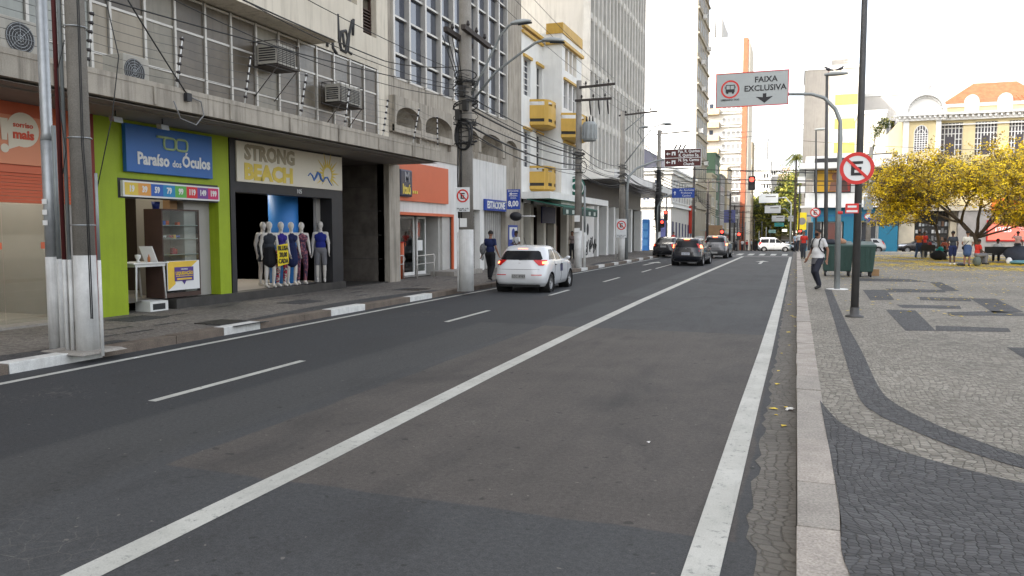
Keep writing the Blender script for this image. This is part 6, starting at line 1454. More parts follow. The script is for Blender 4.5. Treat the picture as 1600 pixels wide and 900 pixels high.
for zc_, l in ((z1-.28, 'Pça. R. Quirino\nR. Quirino Sq.'), (z0+.28, 'N. Sra. Carmo\nChurch')):
    text(l, .24, fB.pt(a0+1.48, zc_, .006), (1, 0, 0), (0, 0, 1), M_sgw, S, sx=.88, bold=.006)
    b = MB(); b.prism([fB.pt(a0+.1, zc_, .004), fB.pt(a0+.22, zc_+.1, .004), fB.pt(a0+.22, zc_-.1, .004)], (0, -.004, 0)); b.fbox(fB, a0+.2, a0+.36, zc_-.025, zc_+.025, .004, .008); b.build('arrow', [M_sgw], S)
    b = MB(); b.fbox(fB, a0+.45, a0+.68, zc_-.1, zc_+.12, .004, .01); i_ = b.build('pictogram', [M_sgw], S); b = MB(); b.fbox(fB, a0+.52, a0+.6, zc_-.1, zc_+.03, .011, .014); b.build('pictogram_mark', [M_bsn], i_)
t = thing('sign_gantry_arm', 'long curved grey arm post holding the brown direction sign', 'sign post', (x4+.3, y4+.4, .13)); b = MB(); c4 = (x4+.25, y4+.3)
b.tube([(c4[0], c4[1], .1), (c4[0], c4[1], 4.6), (c4[0]+.08, c4[1], 5.2), (c4[0]+.5, c4[1]+.3, 5.7), (a0-.6, ySg+.1, 6.2), (a0+.1, ySg+.1, 6.28)], [.1, .09, .085, .07, .06, .05], 10); b.build('arm', [M_gpole], t)
S = thing('direction_sign', 'blue overhead sign with an up arrow reading Av. Anchieta, Prefeitura, Cambuí', 'sign', (-9, 62, 5)); yb_ = 60; fB = Fr((0, yb_, 0), (1, 0, 0), (0, -1, 0)); a0, a1 = P(1050, 300, y=yb_).x, P(1085, 300, y=yb_).x; z1, z0 = P(1067, 294, y=yb_).z, P(1067, 309, y=yb_).z
b = MB(); b.fbox(fB, a0, a1, z0, z1, -.04, 0); b.build('panel', [mat('sign_royal', (.015, .06, .32), .5)], S); text('Av. Anchieta\nPrefeitura\nCambuí', .21, fB.pt(a0+1.1, (z0+z1)/2, .004), (1, 0, 0), (0, 0, 1), M_sgw, S)
b = MB(); c = a0+.22; zz = (z0+z1)/2; b.prism([fB.pt(c-.1, zz, .004), fB.pt(c+.1, zz, .004), fB.pt(c, zz+.16, .004)], (0, -.004, 0)); b.fbox(fB, c-.03, c+.03, zz-.15, zz, .004, .008); b.build('arrow', [M_sgw], S)
b = MB(); b.tube([(a0-1.1, yb_+.1, .1), (a0-1.1, yb_+.1, 3.8), (a0-.7, yb_+.1, 4.5), (a0+.3, yb_+.1, (z0+z1)/2)], .06, 8); tag(b.build('sign_arm_post', [M_gpole]), 'thin grey arm post carrying the blue overhead sign', 'sign post')
# ---- traffic lights
M_rl = mat('red_light', (1, .05, .03), .4, var=0, emit=1.3)
def signal(lab, c, w=.32, h=1.0, n=3, r=.1, lit=0):
    t = thing('traffic_light', lab, 'traffic light', c, 'red traffic lights'); b = MB(); b.box(c[0]-w/2, c[0]+w/2, c[1], c[1]+.25, c[2]-h/2, c[2]+h/2); b.build('housing', [M_blk], t)
    for k in range(n):
        z = c[2]+h/2-h*(k+.5)/n; b = MB(); b.disc((c[0], c[1]-.006, z), (0, -1, 0), r, 18); b.build('lens', [M_rl if k == lit else M_intd], t)
        b = MB(); b.tube([(c[0]+r*1.1*math.cos(math.pi*j/8), c[1]-.12, z+r*1.1*math.sin(math.pi*j/8)) for j in range(9)], .012, 4); b.build('visor', [M_blk], t)
    return t
q = P(1174.5, 286, y=61); signal('red traffic light hanging high over the road at the crossing', (q.x, 61, q.z), .5, 1.05, 2, .17)
q = P(1040, 337, y=64); signal('upper red traffic light on the thin post beside the blue overhead sign', (q.x, 64, q.z), .3, .8, 3, .12)
q = P(1037, 348, y=64); signal('lower red traffic light on the thin post beside the blue overhead sign', (q.x-.1, 63.8, q.z-.1), .35, .6, 2, .12)
q = P(1040.5, 370, y=64.2); b = MB(); b.tube([(q.x, 64.3, .1), (q.x, 64.3, 5.0)], .05, 8); tag(b.build('signal_post', [M_dpole]), 'thin dark post of the two red traffic lights left of the cars', 'post')
q = P(1128, 366, y=72); signal('red traffic light just above the roof of the grey car', (q.x, 72, q.z), .4, .9, 2, .14)
q = P(1154.5, 369, y=95); signal('faint far red traffic light over the crosswalk', (q.x, 95, q.z), .4, .9, 2, .17)
q = P(1250, 366, y=80); signal('red traffic light on the right corner by the walking man', (q.x, 80, q.z), .4, 1.0, 2, .15)
b = MB(); q = P(1247.5, 380, y=80.4); b.tube([(q.x, 80.4, .1), (q.x, 80.4, 6.4), (q.x-.3, 80.4, 6.5)], .07, 8); tag(b.build('signal_post', [M_dpole]), 'thin dark post carrying the right corner traffic light', 'post')
b = MB(); q = P(1174.5, 286, y=61); b.tube([(q.x, 61.15, q.z+.5), (q.x, 61.15, q.z+1.2)], .03, 6); tag(b.build('signal_hanger', [M_dpole]), 'short hanger rod above the high red traffic light', 'hanger')
# white gantry signs far down
for k, (px0, px1, py0, py1, y, col, nm) in enumerate(((1186, 1216, 303, 317, 118, M_sgw, 'largest and highest white overhead sign far down the street'), (1195, 1220, 321, 333, 128, M_sgw, 'second white overhead sign far down the street'), (1206, 1226, 337, 346, 140, M_sgw, 'third white overhead sign far down the street'),
     (1210, 1225, 348, 354, 150, mat('sign_teal', (.05, .35, .33), .5), 'teal overhead sign far down the street'), (1201, 1212, 359, 364, 165, mat('sign_teal2', (.25, .45, .4), .5), 'pale green overhead sign far down the street'), (1222, 1230, 358, 362, 160, M_sgw, 'smallest white overhead sign far down the street'), (1232, 1240, 337, 346, 130, M_sgw, 'narrow white overhead sign left of the blue corner shop'))):
    a0, a1 = P(px0, py0, y=y).x, P(px1, py0, y=y).x; z1, z0 = P(px0, py0, y=y).z, P(px0, py1, y=y).z; t = thing('overhead_sign', nm, 'sign', (a0, y, z0)); b = MB(); b.box(a0, a1, y, y+.08, z0, z1); b.build('panel', [col], t)
    b = MB(); zz = z0+(z1-z0)*.62; b.box(a0+(a1-a0)*.35, a1-(a1-a0)*.12, y-.01, y-.002, zz, zz+(z1-z0)*.12); b.build('text_bar', [M_col2], t)
    if k < 3: b = MB(); xx = P((1236, 1235, 1237)[k], 340, y=y).x; b.tube([(xx, y+.2, gz(y)), (xx, y+.2, (z0+z1)/2-.8), (xx-.8, y+.2, (z0+z1)/2+.1), (a1-.1, y+.2, (z0+z1)/2)], .1, 8); b.build('arm_post', [M_gpole], t)
# ---- right side: the E pole
xe, ye = P(1335, 495, z=.13)[:2]; t = thing('round_steel_pole', 'tall dark grey steel pole on a round base plate in the plaza', 'pole', (xe, ye, .13))
b = MB(); b.tube([(xe, ye, .13), (xe, ye, 9)], [.075, .048], 20); b.build('shaft', [M_dpole], t); b = MB(); b.lathe([(0, 0), (.17, 0), (.17, .03), (.09, .05), (.085, .2)], (xe, ye, .125), 'z', 20); b.build('base_plate', [M_dpole], t)
for z in (3.25, 2.9, 2.35): b = MB(); b.tube([(xe+.08*math.cos(j*.5), ye+.08*math.sin(j*.5), z) for j in range(14)], .01, 5); b.build('clamp_band', [M_steel], t)
s = thing('no_parking_sign', 'large round no parking sign, red ring and black E, on the tall plaza pole', 'sign', (xe, ye, 3)); no_parking(s, P(1339, 263, y=ye-.1), .31, (-.12, -1, 0))
q = P(1333, 326, y=ye-.09); b = MB(); b.box(q.x-.14, q.x+.1, q.y-.01, q.y, q.z-.09, q.z+.1); o = b.build('number_plate', [M_red]); tag(o, 'small red plate with white marks under the large no parking sign', 'sign')
b = MB(); b.box(q.x-.12, q.x+.08, q.y-.014, q.y-.011, q.z-.07, q.z-.03); b.box(q.x-.1, q.x+.06, q.y-.014, q.y-.011, q.z+.02, q.z+.06); b.build('white_bar', [M_sgw], o)
# ---- FAIXA EXCLUSIVA
xf_, yf_ = P(1308, 452, z=.13)[:2]; t = thing('curved_arm_post', 'galvanised post bending over the road to hold the white bus lane sign', 'sign post', (xf_, yf_, .13))
v_ = [P(1308, 440, y=yf_), P(1313, 215, y=yf_), P(1313, 190, y=yf_), P(1305, 170, y=yf_), P(1288, 153, y=yf_), P(1268, 147, y=yf_), P(1230, 147, y=yf_), P(1160, 148, y=yf_)]
v_[0].z = .13; b = MB(); b.tube([v_[0], (v_[1].x, yf_, 3)]+v_[1:], [.085, .075, .065, .06, .055, .05, .045, .045, .045], 14); b.build('arm', [M_gpole], t)
b = MB(); b.lathe([(0, 0), (.3, 0), (.3, .015), (0, .015)], (xf_, yf_, .13), 'z', 24); b.build('footing', [M_pred], t); b = MB(); b.tube([(xf_, yf_, 2.33), (xf_, yf_, 2.41)], .09, 12); b.build('red_band', [M_red], t)
S = thing('bus_lane_sign', 'large white overhead sign with a bus in a red circle reading FAIXA EXCLUSIVA', 'sign', (-1.3, yf_, 6)); ysn = yf_-.1
c00, c10, c11, c01 = P(1119, 168, y=ysn), P(1232, 164, y=ysn), P(1233, 109, y=ysn), P(1118, 115, y=ysn)
a0, a1 = (c00.x+c01.x)/2, (c10.x+c11.x)/2; z0, z1 = (c00.z+c10.z)/2, (c01.z+c11.z)/2; fB = Fr((0, ysn, 0), (1, 0, 0), (0, -1, 0))
b = MB(); b.fbox(fB, a0, a1, z0, z1, -.03, 0); b.build('panel', [mat('sign_pale', (.42, .45, .45), .5, var=.04)], S, bevel=.01)
b = MB()
for q in ((a0, a1, z1-.025, z1), (a0, a1, z0, z0+.025), (a0, a0+.025, z0+.025, z1-.025), (a1-.025, a1, z0+.025, z1-.025)): b.fbox(fB, *q, .002, .006)
b.build('red_border', [M_red], S)
text('FAIXA', .235, fB.pt(a0+1.44, z1-.25, .005), (1, 0, 0), (0, 0, 1), M_blk, S, bold=.004); text('EXCLUSIVA', .235, fB.pt(a0+1.42, z1-.50, .005), (1, 0, 0), (0, 0, 1), M_blk, S, bold=.004)
text('LIBERADO TAXI', .075, fB.pt(a0+.42, z0+.22, .005), (1, 0, 0), (0, 0, 1), M_blk, S, bold=.002)
b = MB(); c = a0+1.41; b.prism([fB.pt(u, z, .003) for u, z in ((c-.05, z0+.36), (c+.05, z0+.36), (c+.05, z0+.25), (c+.24, z0+.27), (c, z0+.08), (c-.24, z0+.27), (c-.05, z0+.25))], (0, -.003, 0)); b.build('down_arrow', [M_blk], S)
cc = fB.pt(a0+.42, z1-.48, .004); b = MB(); b.disc(cc, (0, -1, 0), .27, 40, 0, .22); b.build('red_circle', [M_red], S)
b = MB(); cx_, cz_ = a0+.42, z1-.48
for q in ((-.13, .13, -.02, .0), (-.13, -.11, .0, .12), (.11, .13, .0, .12), (-.13, .13, .11, .13), (-.01, .01, 0, .11), (-.13, .13, -.09, -.02), (-.11, -.05, -.13, -.09), (.05, .11, -.13, -.09), (-.155, -.14, .02, .09), (.14, .155, .02, .09)): b.fbox(fB, cx_+q[0], cx_+q[1], cz_+q[2], cz_+q[3], .004, .007)
b.build('bus_pictogram', [M_blk], S)
# ---- lamp posts right
def lamp_post(lab, px0, py0, px1, py1, y, hx):
    x = P(px0, py0, y=y).x; zt = P(px1, py1, y=y).z; t = thing('street_lamp', lab, 'street lamp', (x, y, .13))
    x1 = P(px1, py1, y=y).x; b = MB(); b.tube([(x, y, .1), (x*.5+x1*.5, y, zt*.5), (x1, y, zt)], [.1, .08, .055], 14); b.build('shaft', [M_dpole], t)
    L = P(hx, py1, y=y).x-x1; b = MB(); rows = []
    for i in range(11):
        q = i/10; w = .16*math.sin(math.pi*(.06+q*.88))**.5; rows.append([(x1-.12+(L+.12)*q, y+w*math.cos(2*math.pi*j/12), zt+.06+(.12 if math.sin(2*math.pi*j/12) > 0 else .07)*math.sin(2*math.pi*j/12)*math.sin(math.pi*(.06+q*.88))**.5) for j in range(12)])
    b.grid(rows, 0, True, True); b.face(rows[0]); b.face(rows[-1]); b.build('lamp_head', [mat('lamp_grey', (.33, .35, .35))], t); return x1, zt
lx, lz = lamp_post('tall dark street lamp with two birds on its flat head', 1290, 418, 1292, 119, 38, 1325)
lamp_post('farther dark street lamp with a small no parking sign halfway up', 1275, 400, 1275, 204, 62, 1294)
q = P(1274, 332, y=61.85); s = thing('no_parking_sign', 'small distant no parking sign on the farther street lamp', 'sign', q); no_parking(s, q, .36)
q = P(1356, 338, y=78); s = thing('round_sign', 'small round white and red sign on the grey pole by the blue shop', 'sign', q); b = MB(); b.disc(q, (0, -1, 0), .3, 24); b.build('disc', [M_sgw], s); b = MB(); b.disc(q+Vector((0, -.01, 0)), (0, -1, 0), .3, 24, 0, .23); b.build('ring', [M_red], s)
q = P(1356, 385, y=78.2); t = pole('concrete pole with street name plates before the blue shop', q.x, 78.2, 9.5, .22, .16, 0, z=.1); crossarm(t, (q.x-1, 78.2, 8.9), (q.x+1.8, 78.2, 9), .1, 3)
b = MB(); b.box(q.x-.5, q.x+.3, 77.9, 78., 3.9, 5.1); b.build('meter_box', [M_gpole], t)
for dx, z, lab in ((-1.5, 3.55, 0), (.4, 2.8, 0)): b = MB(); b.box(q.x+dx-.5, q.x+dx+.5, 77.95, 78, z, z+.35); b.build('street_name_plate', [M_sgnblue], t)
# birds
for k, (px, d) in enumerate(((1295, -1), (1313, 1))):
    q = P(px, 107, y=38); z = lz+.17; t = thing('pigeon', ['dark pigeon on the left end of the lamp head facing left', 'dark pigeon on the right part of the lamp head facing right'][k], 'bird', (q.x, 38, z)); M_bird = mat('pigeon_grey', (.06, .06, .07), .7)
    b = MB(); b.tube([(q.x-d*.2, 38, z+.06), (q.x-d*.1, 38, z+.09), (q.x, 38, z+.12), (q.x+d*.08, 38, z+.16), (q.x+d*.11, 38, z+.21), (q.x+d*.14, 38, z+.23), (q.x+d*.19, 38, z+.22)], [.015, .04, .07, .055, .035, .035, .006], 10); b.build('body', [M_bird], t)
    for s in (-.02, .02): b = MB(); b.tube([(q.x, 38+s, z-.01), (q.x, 38+s, z+.08)], .008, 5); b.build('leg', [M_redp], t)
# ---- wheeled bins
def bin_(lab, x0, x1, y0, y1):
    t = thing('wheeled_bin', lab, 'waste container', ((x0+x1)/2, (y0+y1)/2, .13)); mg_ = mat('bin_green', (.025, .06, .05), .5, var=.15, scale=3, streak=.3)
    i = .08; b = MB(); b.hexa([(x0+i, y0+i, .33), (x1-i, y0+i, .33), (x1-i, y1-i, .33), (x0+i, y1-i, .33), (x0, y0, 1.28), (x1, y0, 1.28), (x1, y1, 1.28), (x0, y1, 1.28)]); b.build('body', [mg_], t, bevel=.03)
    b = MB(); b.hexa([(x0-.03, y0-.03, 1.26), (x1+.03, y0-.03, 1.26), (x1+.03, y1+.03, 1.26), (x0-.03, y1+.03, 1.26), (x0-.01, y0, 1.34), (x1+.01, y0, 1.34), (x1-.05, y1, 1.46), (x0+.05, y1, 1.46)]); b.build('lid', [mg_], t, bevel=.02)
    b = MB()
    for k in range(1, 4): u = x0+(x1-x0)*k/4; b.hexa([(u-.03, y0+.055, .45), (u+.03, y0+.055, .45), (u+.03, y0+.09, .45), (u-.03, y0+.09, .45), (u-.03, y0-.03, 1.2), (u+.03, y0-.03, 1.2), (u+.03, y0+.02, 1.2), (u-.03, y0+.02, 1.2)])
    b.build('ribs', [mg_], t)
    for x in (x0+.15, x1-.15):
        for y in (y0+.18, y1-.18): b = MB(); b.lathe([(0, -.03), (.09, -.03), (.1, 0), (.09, .03), (0, .03)], (x, y, .23), 'x', 14); b.box(x-.05, x+.05, y-.03, y+.03, .28, .38); b.build('wheel', [M_black], t)
x0 = P(1284, 400, y=31.5).x
bin_('left dark green wheeled waste container behind the walking man', x0, x0+1.12, 31.5, 32.5); bin_('right dark green wheeled waste container beside the tall pole', x0+1.2, x0+1.85, 31.2, 32.3)
t = thing('cardboard_box', 'small open cardboard box standing on the plaza right of the bins', 'box', (2.9, 33.2, .13)); q = P(1366, 431, z=.13); b = MB(); w = .17
b.box(q.x-w, q.x+w, q.y, q.y+.3, .13, .38); b.build('box', [mat('cardboard', (.33, .2, .1), .8)], t); b = MB(); b.hexa([(q.x-w-.02, q.y, .38), (q.x-w+.02, q.y, .38), (q.x-w+.02, q.y+.3, .38), (q.x-w-.02, q.y+.3, .38), (q.x-w-.06, q.y, .52), (q.x-w-.04, q.y, .52), (q.x-w-.04, q.y+.3, .52), (q.x-w-.06, q.y+.3, .52)]); b.build('flap', [mat('cardboard_dark', (.2, .12, .06), .8)], t)
# ---- overhead cables
def cable(a, c, s, r, lab, grp='overhead cables', n=14): b = MB(); b.tube(sag(a, c, s, n), r, 5); return tag(b.build('overhead_cable', [M_cable]), lab, 'cable', grp)
rc = random.Random(77)
P1c = Vector((xP+.15, yP, 0)); P2c = Vector((x2+.15, y2, 0)); P3c = Vector((x3+.1, y3, 0)); P4c = Vector((x4+.1, y4, 0)); P5c = Vector((x5, y5, 0))
def at_(p, z, dx=0): return Vector((p.x+dx, p.y, z))
seg = [(P2c, P3c, 'between the bank pole and the cafe pole'), (P3c, P4c, 'from the cafe pole to the brown sign pole'), (P4c, P5c, 'from the brown sign pole to the next')]
for A0, A1, nm in seg:
    for k in range(7):
        z = 4.45+k*.2; cable(at_(A0, z+rc.uniform(-.1, .1), .05), at_(A1, z+rc.uniform(-.15, .1)+.1, .05), rc.uniform(.12, .42), rc.choice([.012, .018, .03, .016]), 'black cable in the low bundle '+nm, 'low cable bundle '+nm)
    for k in range(3): cable(at_(A0, 8.75 if A0 is not P2c else 8.9, .1+k*.55), at_(A1, 8.85, .4+k*.6), .12, .008, 'thin bare power line high '+nm, 'high power lines '+nm)
for k in range(3): cable(Vector((xP+.2+.3*k, 2, 9.8+.3*k)), at_(P2c, 8.8, .1+.4*k), .1, .009, 'thin power line running high above the marquee to the bank pole', 'power lines over the marquee')
for k, (z0, z1, s_) in enumerate(((5.05, 5.75, .1), (5.6, 5.6, .45), (6.3, 5.9, .5), (6.7, 6.2, .2))):
    cable(at_(P1c, z0), at_(P2c, z1), s_, .009 if k else .012, ['black cable from the nearest pole, lowest, passing the cream sign', 'black cable from the nearest pole, second lowest, to the bank pole', 'black cable from the nearest pole, third up, to the bank pole', 'black cable from the nearest pole, highest, to the bank pole'][k], None)
q = P(293, 148, x=-11.0); cable(P(200, 0, x=-10.6), q, .02, .014, 'black drop cable slanting down to the marquee edge above the blue sign', None)
cable(P(380, 0, x=-11.6), P(600, 95, x=-12.9), .03, .02, 'black cable along the lower edge of the projecting cream wall', None); cable(P(600, 95, x=-12.9), at_(P2c, 6.5), .12, .014, 'black cable crossing the bank building windows to its pole', None)
b = MB(); q = P(293, 150, x=-10.95); b.tube([q+Vector((0, .0, 0)), q+Vector((0, .35, -.05)), q+Vector((0, .42, -.3)), q+Vector((0, .2, -.52)), q+Vector((0, -.2, -.45)), q+Vector((0, -.35, -.15))], .014, 6)
tag(b.build('cable_loop', [mat('grey_cable', (.2, .2, .2), .6)]), 'grey cable loop hanging under the marquee edge above the price strip', 'cable')
b = MB(); b.box(q.x-.03, q.x+.05, q.y-.06, q.y+.06, q.z-.1, q.z+.05); tag(b.build('junction_box', [M_blk]), 'small black junction box at the marquee edge above the blue sign', 'junction box')
for k, (za, zb_, y0) in enumerate(((5.6, 6.4, 60), (6.1, 6.2, 66), (5.2, 5.4, 70), (5.9, 6.0, 76), (4.9, 5.6, 82), (6.6, 6.9, 88))):
    cable((x5 if k < 3 else -11, y0, za+1.2), (14+k*4, y0+12, zb_+1.2), .5, .03, 'dark cable crossing the street beyond the crossing, '+['nearest', 'second', 'third', 'fourth', 'fifth', 'farthest'][k], 'cables crossing the street')
prev = P5c.copy(); prev.z = 9.9
for k, f_ in enumerate(farp):
    f_ = Vector(f_)
    for j in range(4): cable((prev.x+.2*j, prev.y, prev.z-3.4-.35*j), (f_.x+.2*j, f_.y, f_.z-2.6-.35*j), .3, .035, 'dark cable down the far left side, span %s' % ['by the white colonial building', 'by the beige tower', 'by the first low shops', 'by the yellow shops', 'by the green house', 'by the far brown house', 'at the street end'][k], 'cables down the far street, span %d' % (k+1))
    prev = f_
for k in range(5):
    y = 110+k*22; cable((-10.5, y, gz(y)+6.5), (.8, y+6, gz(y)+6.8), .4, .035, 'dark cable crossing the far street, %s' % ['first beyond the crossing', 'second', 'third', 'fourth', 'last'][k], 'cables across the far street')
for k in range(2): cable((-11, 130, 17+k*.8), (3, 128, 18+k*.8), .3, .03, ['lower', 'upper'][k]+' of two thin lines across the sky beyond the crossing', 'sky lines')
cable(P(1230, 218, y=90), P(1600, 236, y=90), .2, .02, 'thin line crossing in front of the yellow mansion', None)
# ================================================================ trees
M_bark = mat('bark', (.09, .07, .05), .9, var=.3, scale=6, bmp=.4)
M_fl = [mat('blossom_a', (.76, .54, .01), .6, var=.12), mat('blossom_b', (.52, .36, .02), .6, var=.15), mat('blossom_c', (.20, .17, .03), .7, var=.2), mat('twig_brown', (.12, .085, .045), .8, var=.2)]
M_lf = [mat('leaf_a', (.17, .19, .03), .6, var=.2), mat('leaf_b', (.28, .26, .04), .6, var=.2), mat('leaf_c', (.045, .07, .015), .7, var=.2)]
def limb(b, p, d, L, r, depth, q, tips, spread=.6, up=.1, flat=.0):
    pts = [Vector(p)]; rr = [r]; d = Vector(d).normalized(); n = 4
    for i in range(n):
        d = (d+Vector((q.uniform(-1, 1), q.uniform(-1, 1), q.uniform(-.6, .8)))*.16+Vector((0, 0, up))).normalized(); pts.append(pts[-1]+d*L/n); rr.append(r*(1-.45*(i+1)/n))
        if depth <= 2 or i > 2: tips.append((pts[-1].copy(), depth))
    b.tube(pts, rr, 8 if depth > 2 else 5)
    if depth == 0: return
    for k in range(3 if depth > 1 else 4):
        a = q.uniform(0, 6.28); e = d.cross(Vector((math.cos(a), math.sin(a), .3))).normalized()
        nd = (d+e*spread*q.uniform(.7, 1.4)); nd.z *= (1-flat); limb(b, pts[-1] if k < 2 else pts[-2], nd, L*q.uniform(.6, .85), rr[-1]*.75, depth-1, q, tips, spread, up, flat)
def leaves(tips, n, size, sig, mats, weights, q, zmin=None):
    b = MB()
    for i in range(n):
        p, dp = q.choice(tips); c = p+Vector((q.gauss(0, sig), q.gauss(0, sig), q.gauss(0, sig*.8)))
        if zmin and c.z < zmin: continue
        m = q.choices(range(len(weights)), weights)[0]
        for k in range(7):
            o = c+Vector((q.gauss(0, 1), q.gauss(0, 1), q.gauss(0, 1)))*size*1.1
            u = Vector((q.gauss(0, 1), q.gauss(0, 1), q.gauss(0, 1))).normalized(); v = u.orthogonal().normalized(); s = size*q.uniform(.5, 1.1)
            b.face([o-u*s, o+v*s*.6, o+u*s, o-v*s*.6], m)
    return b
def tree(name, lab, base, d, L, r, depth, seed, n, size, sig, mats, weights, cat='tree', group=None, spread=.6, up=.1, flat=0, zmin=None, limbs=None):
    t = thing(name, lab, cat, base, group); q = random.Random(seed); tips = []; b = MB()
    if limbs: 
        b.tube(limbs[0], limbs[1], 10)
        for s_, d_, L_, r_ in limbs[2]: limb(b, s_, d_, L_, r_, depth, q, tips, spread, up, flat)
    else: limb(b, base, d, L, r, depth, q, tips, spread, up, flat)
    b.build('trunk', [M_bark], t); leaves(tips, n, size, sig, mats, weights, q, zmin).build('crown', mats, t); return t
yt = 49.; tb = P(1531, 409, y=yt); tb.z = .13; p1_ = P(1524, 372, y=yt); p2_ = P(1502, 348, y=yt)
tree('flowering_tree', 'leaning tree covered in yellow blossom over the people in the plaza', tb, None, 0, 0, 3, 11, 9000, .075, .40, M_fl, [6, 4, 3, 3], spread=.75, up=.02, flat=.45, zmin=2.2,
     limbs=([tb, tb.lerp(p1_, .5)+Vector((.05, 0, 0)), p1_, p2_], [.2, .16, .14, .11], [(p2_, (-1, .2, .75), 2.2, .09), (p2_, (-.2, -.9, .5), 1.9, .08), (p1_, (.2, .5, 1.2), 2.3, .1), (p1_, (1, .1, 1.0), 2.4, .1), (p2_, (-.5, .9, .6), 1.8, .08), (p1_, (.9, -.7, 1.1), 2.2, .08), (p2_, (-.9, -.2, .15), 1.8, .07), (p1_, (1, -.3, .3), 2.0, .07), (p1_, (.8, .5, .25), 1.9, .07)]))
yt2 = 53.; tb2 = P(1467, 400, y=yt2); tb2.z = .13; q2_ = P(1462, 352, y=yt2)
tree('flowering_tree', 'thinner yellow flowering tree at the left, reaching toward the blue shop', tb2, None, 0, 0, 3, 5, 2900, .065, .36, M_fl, [5, 4, 4, 3], spread=.75, up=.03, flat=.4, zmin=2.5,
     limbs=([tb2, tb2.lerp(q2_, .5)+Vector((.1, 0, 0)), q2_], [.12, .1, .08], [(q2_, (-1, .2, .55), 1.8, .06), (q2_, (.3, .2, 1), 1.7, .06), (q2_, (-.5, -.8, .8), 1.6, .05), (q2_, (-.8, .7, .3), 1.7, .05)]))
tb3 = Vector((14.8, 51, .13))
tree('flowering_tree', 'yellow flowering tree at the right edge behind the benches', tb3, None, 0, 0, 3, 23, 6000, .075, .36, M_fl, [6, 4, 2, 1], spread=.7, up=.05, flat=.3, zmin=4.2,
     limbs=([tb3, tb3+Vector((-.1, 0, 1.6)), tb3+Vector((-.2, 0, 2.6))], [.2, .17, .14], [(tb3+Vector((-.2, 0, 2.6)), (-1, 0, .7), 2.0, .1), (tb3+Vector((-.2, 0, 2.6)), (.3, .6, 1), 2.0, .1), (tb3+Vector((-.2, 0, 2.6)), (.2, -.8, 1), 1.9, .1), (tb3+Vector((-.2, 0, 2.4)), (1, .2, .8), 2, .1)]))
# bare branch reaching in at the top right
q9 = random.Random(2); t = thing('bare_tree', 'tall nearly bare tree reaching in at the upper right edge', 'tree', (16.5, 47, .13)); b = MB(); tips = []
b.tube([(16.5, 47, .13), (16.6, 47, 5), (16.3, 47, 8.5)], [.25, .2, .14], 10)
for d in ((-1, 0, .6), (-.8, .3, 1.2), (.5, .3, 1), (-.2, -.7, 1)): limb(b, (16.3, 47, 8.3), d, 1.9, .08, 3, q9, tips, .7, .02)
b.build('trunk', [M_bark], t); leaves(tips, 420, .07, .12, M_fl, [1, 2, 4, 4], q9).build('crown', M_fl, t)
# trees closing the street
for k, (x, y, h, s, lab) in enumerate(((-4.5, 233, 19, 1, 'large olive green tree closing the end of the street'), (.2, 231, 23, 2, 'taller olive green tree at the street end left of the palm'), (-9.5, 233.5, 15, 3, 'lower yellowish tree at the left of the street end'))):
    b0 = Vector((x, y, gz(y))); t = thing('leafy_tree', lab, 'tree', b0); q = random.Random(40+s); b = MB(); tips = []; limb(b, b0, (0, 0, 1), h*.33, .4, 3, q, tips, .6, .12); b.build('trunk', [M_bark], t)
    leaves(tips, 4200, .4, 1.6, M_lf, [4, 4, 3], q).build('crown', M_lf, t)
# palm
pb = Vector((P(1240, 380, y=190).x+.1, 190, gz(190))); zt = P(1240, 248, y=190).z
t = thing('palm_tree', 'palm with drooping fronds rising left of the blue corner shop', 'palm tree', pb); b = MB(); b.tube([pb, (pb.x, 190, zt*.5), (pb.x, 190, zt)], [.35, .28, .2], 10); b.build('trunk', [M_bark], t)
q = random.Random(3)
for k in range(22):
    a = k*2*math.pi/22+q.uniform(-.1, .1); el = q.uniform(-.1, 1.2); L = q.uniform(4.4, 5.6); pts = []
    for i in range(9): r_ = i/8; pts.append(Vector((pb.x+math.cos(a)*L*r_*math.cos(el)*.9, 190+math.sin(a)*L*r_*math.cos(el)*.9, zt+L*(math.sin(el)*r_-1.0*r_*r_))))
    b = MB(); b.tube(pts, .04, 4)
    for i in range(1, 9):
        for sd in (-1, 1):
            s = Vector((-math.sin(a), math.cos(a), 0))*sd
            for j in (0, .5): p = pts[i-1].lerp(pts[i], j); b.face([p, p+s*.75*(1.1-i/9)+Vector((0, 0, -.35)), p+(pts[i]-pts[i-1])*.35])
    b.build('frond', [M_lf[1 if k % 2 else 0]], t)
# small potted shrub growing on the slab of the blue corner shop
q = P(1363, 240, y=96.5); t = thing('roof_shrub', 'small bare shrub growing on the white slab of the blue shop', 'shrub', q); b = MB(); tips = []; limb(b, q, (0.1, 0, 1), 2.0, .08, 2, random.Random(6), tips, .7, .05); b.build('stem', [M_bark], t); leaves(tips, 90, .14, .2, M_lf, [1, 1, 3], random.Random(8)).build('foliage', M_lf, t)
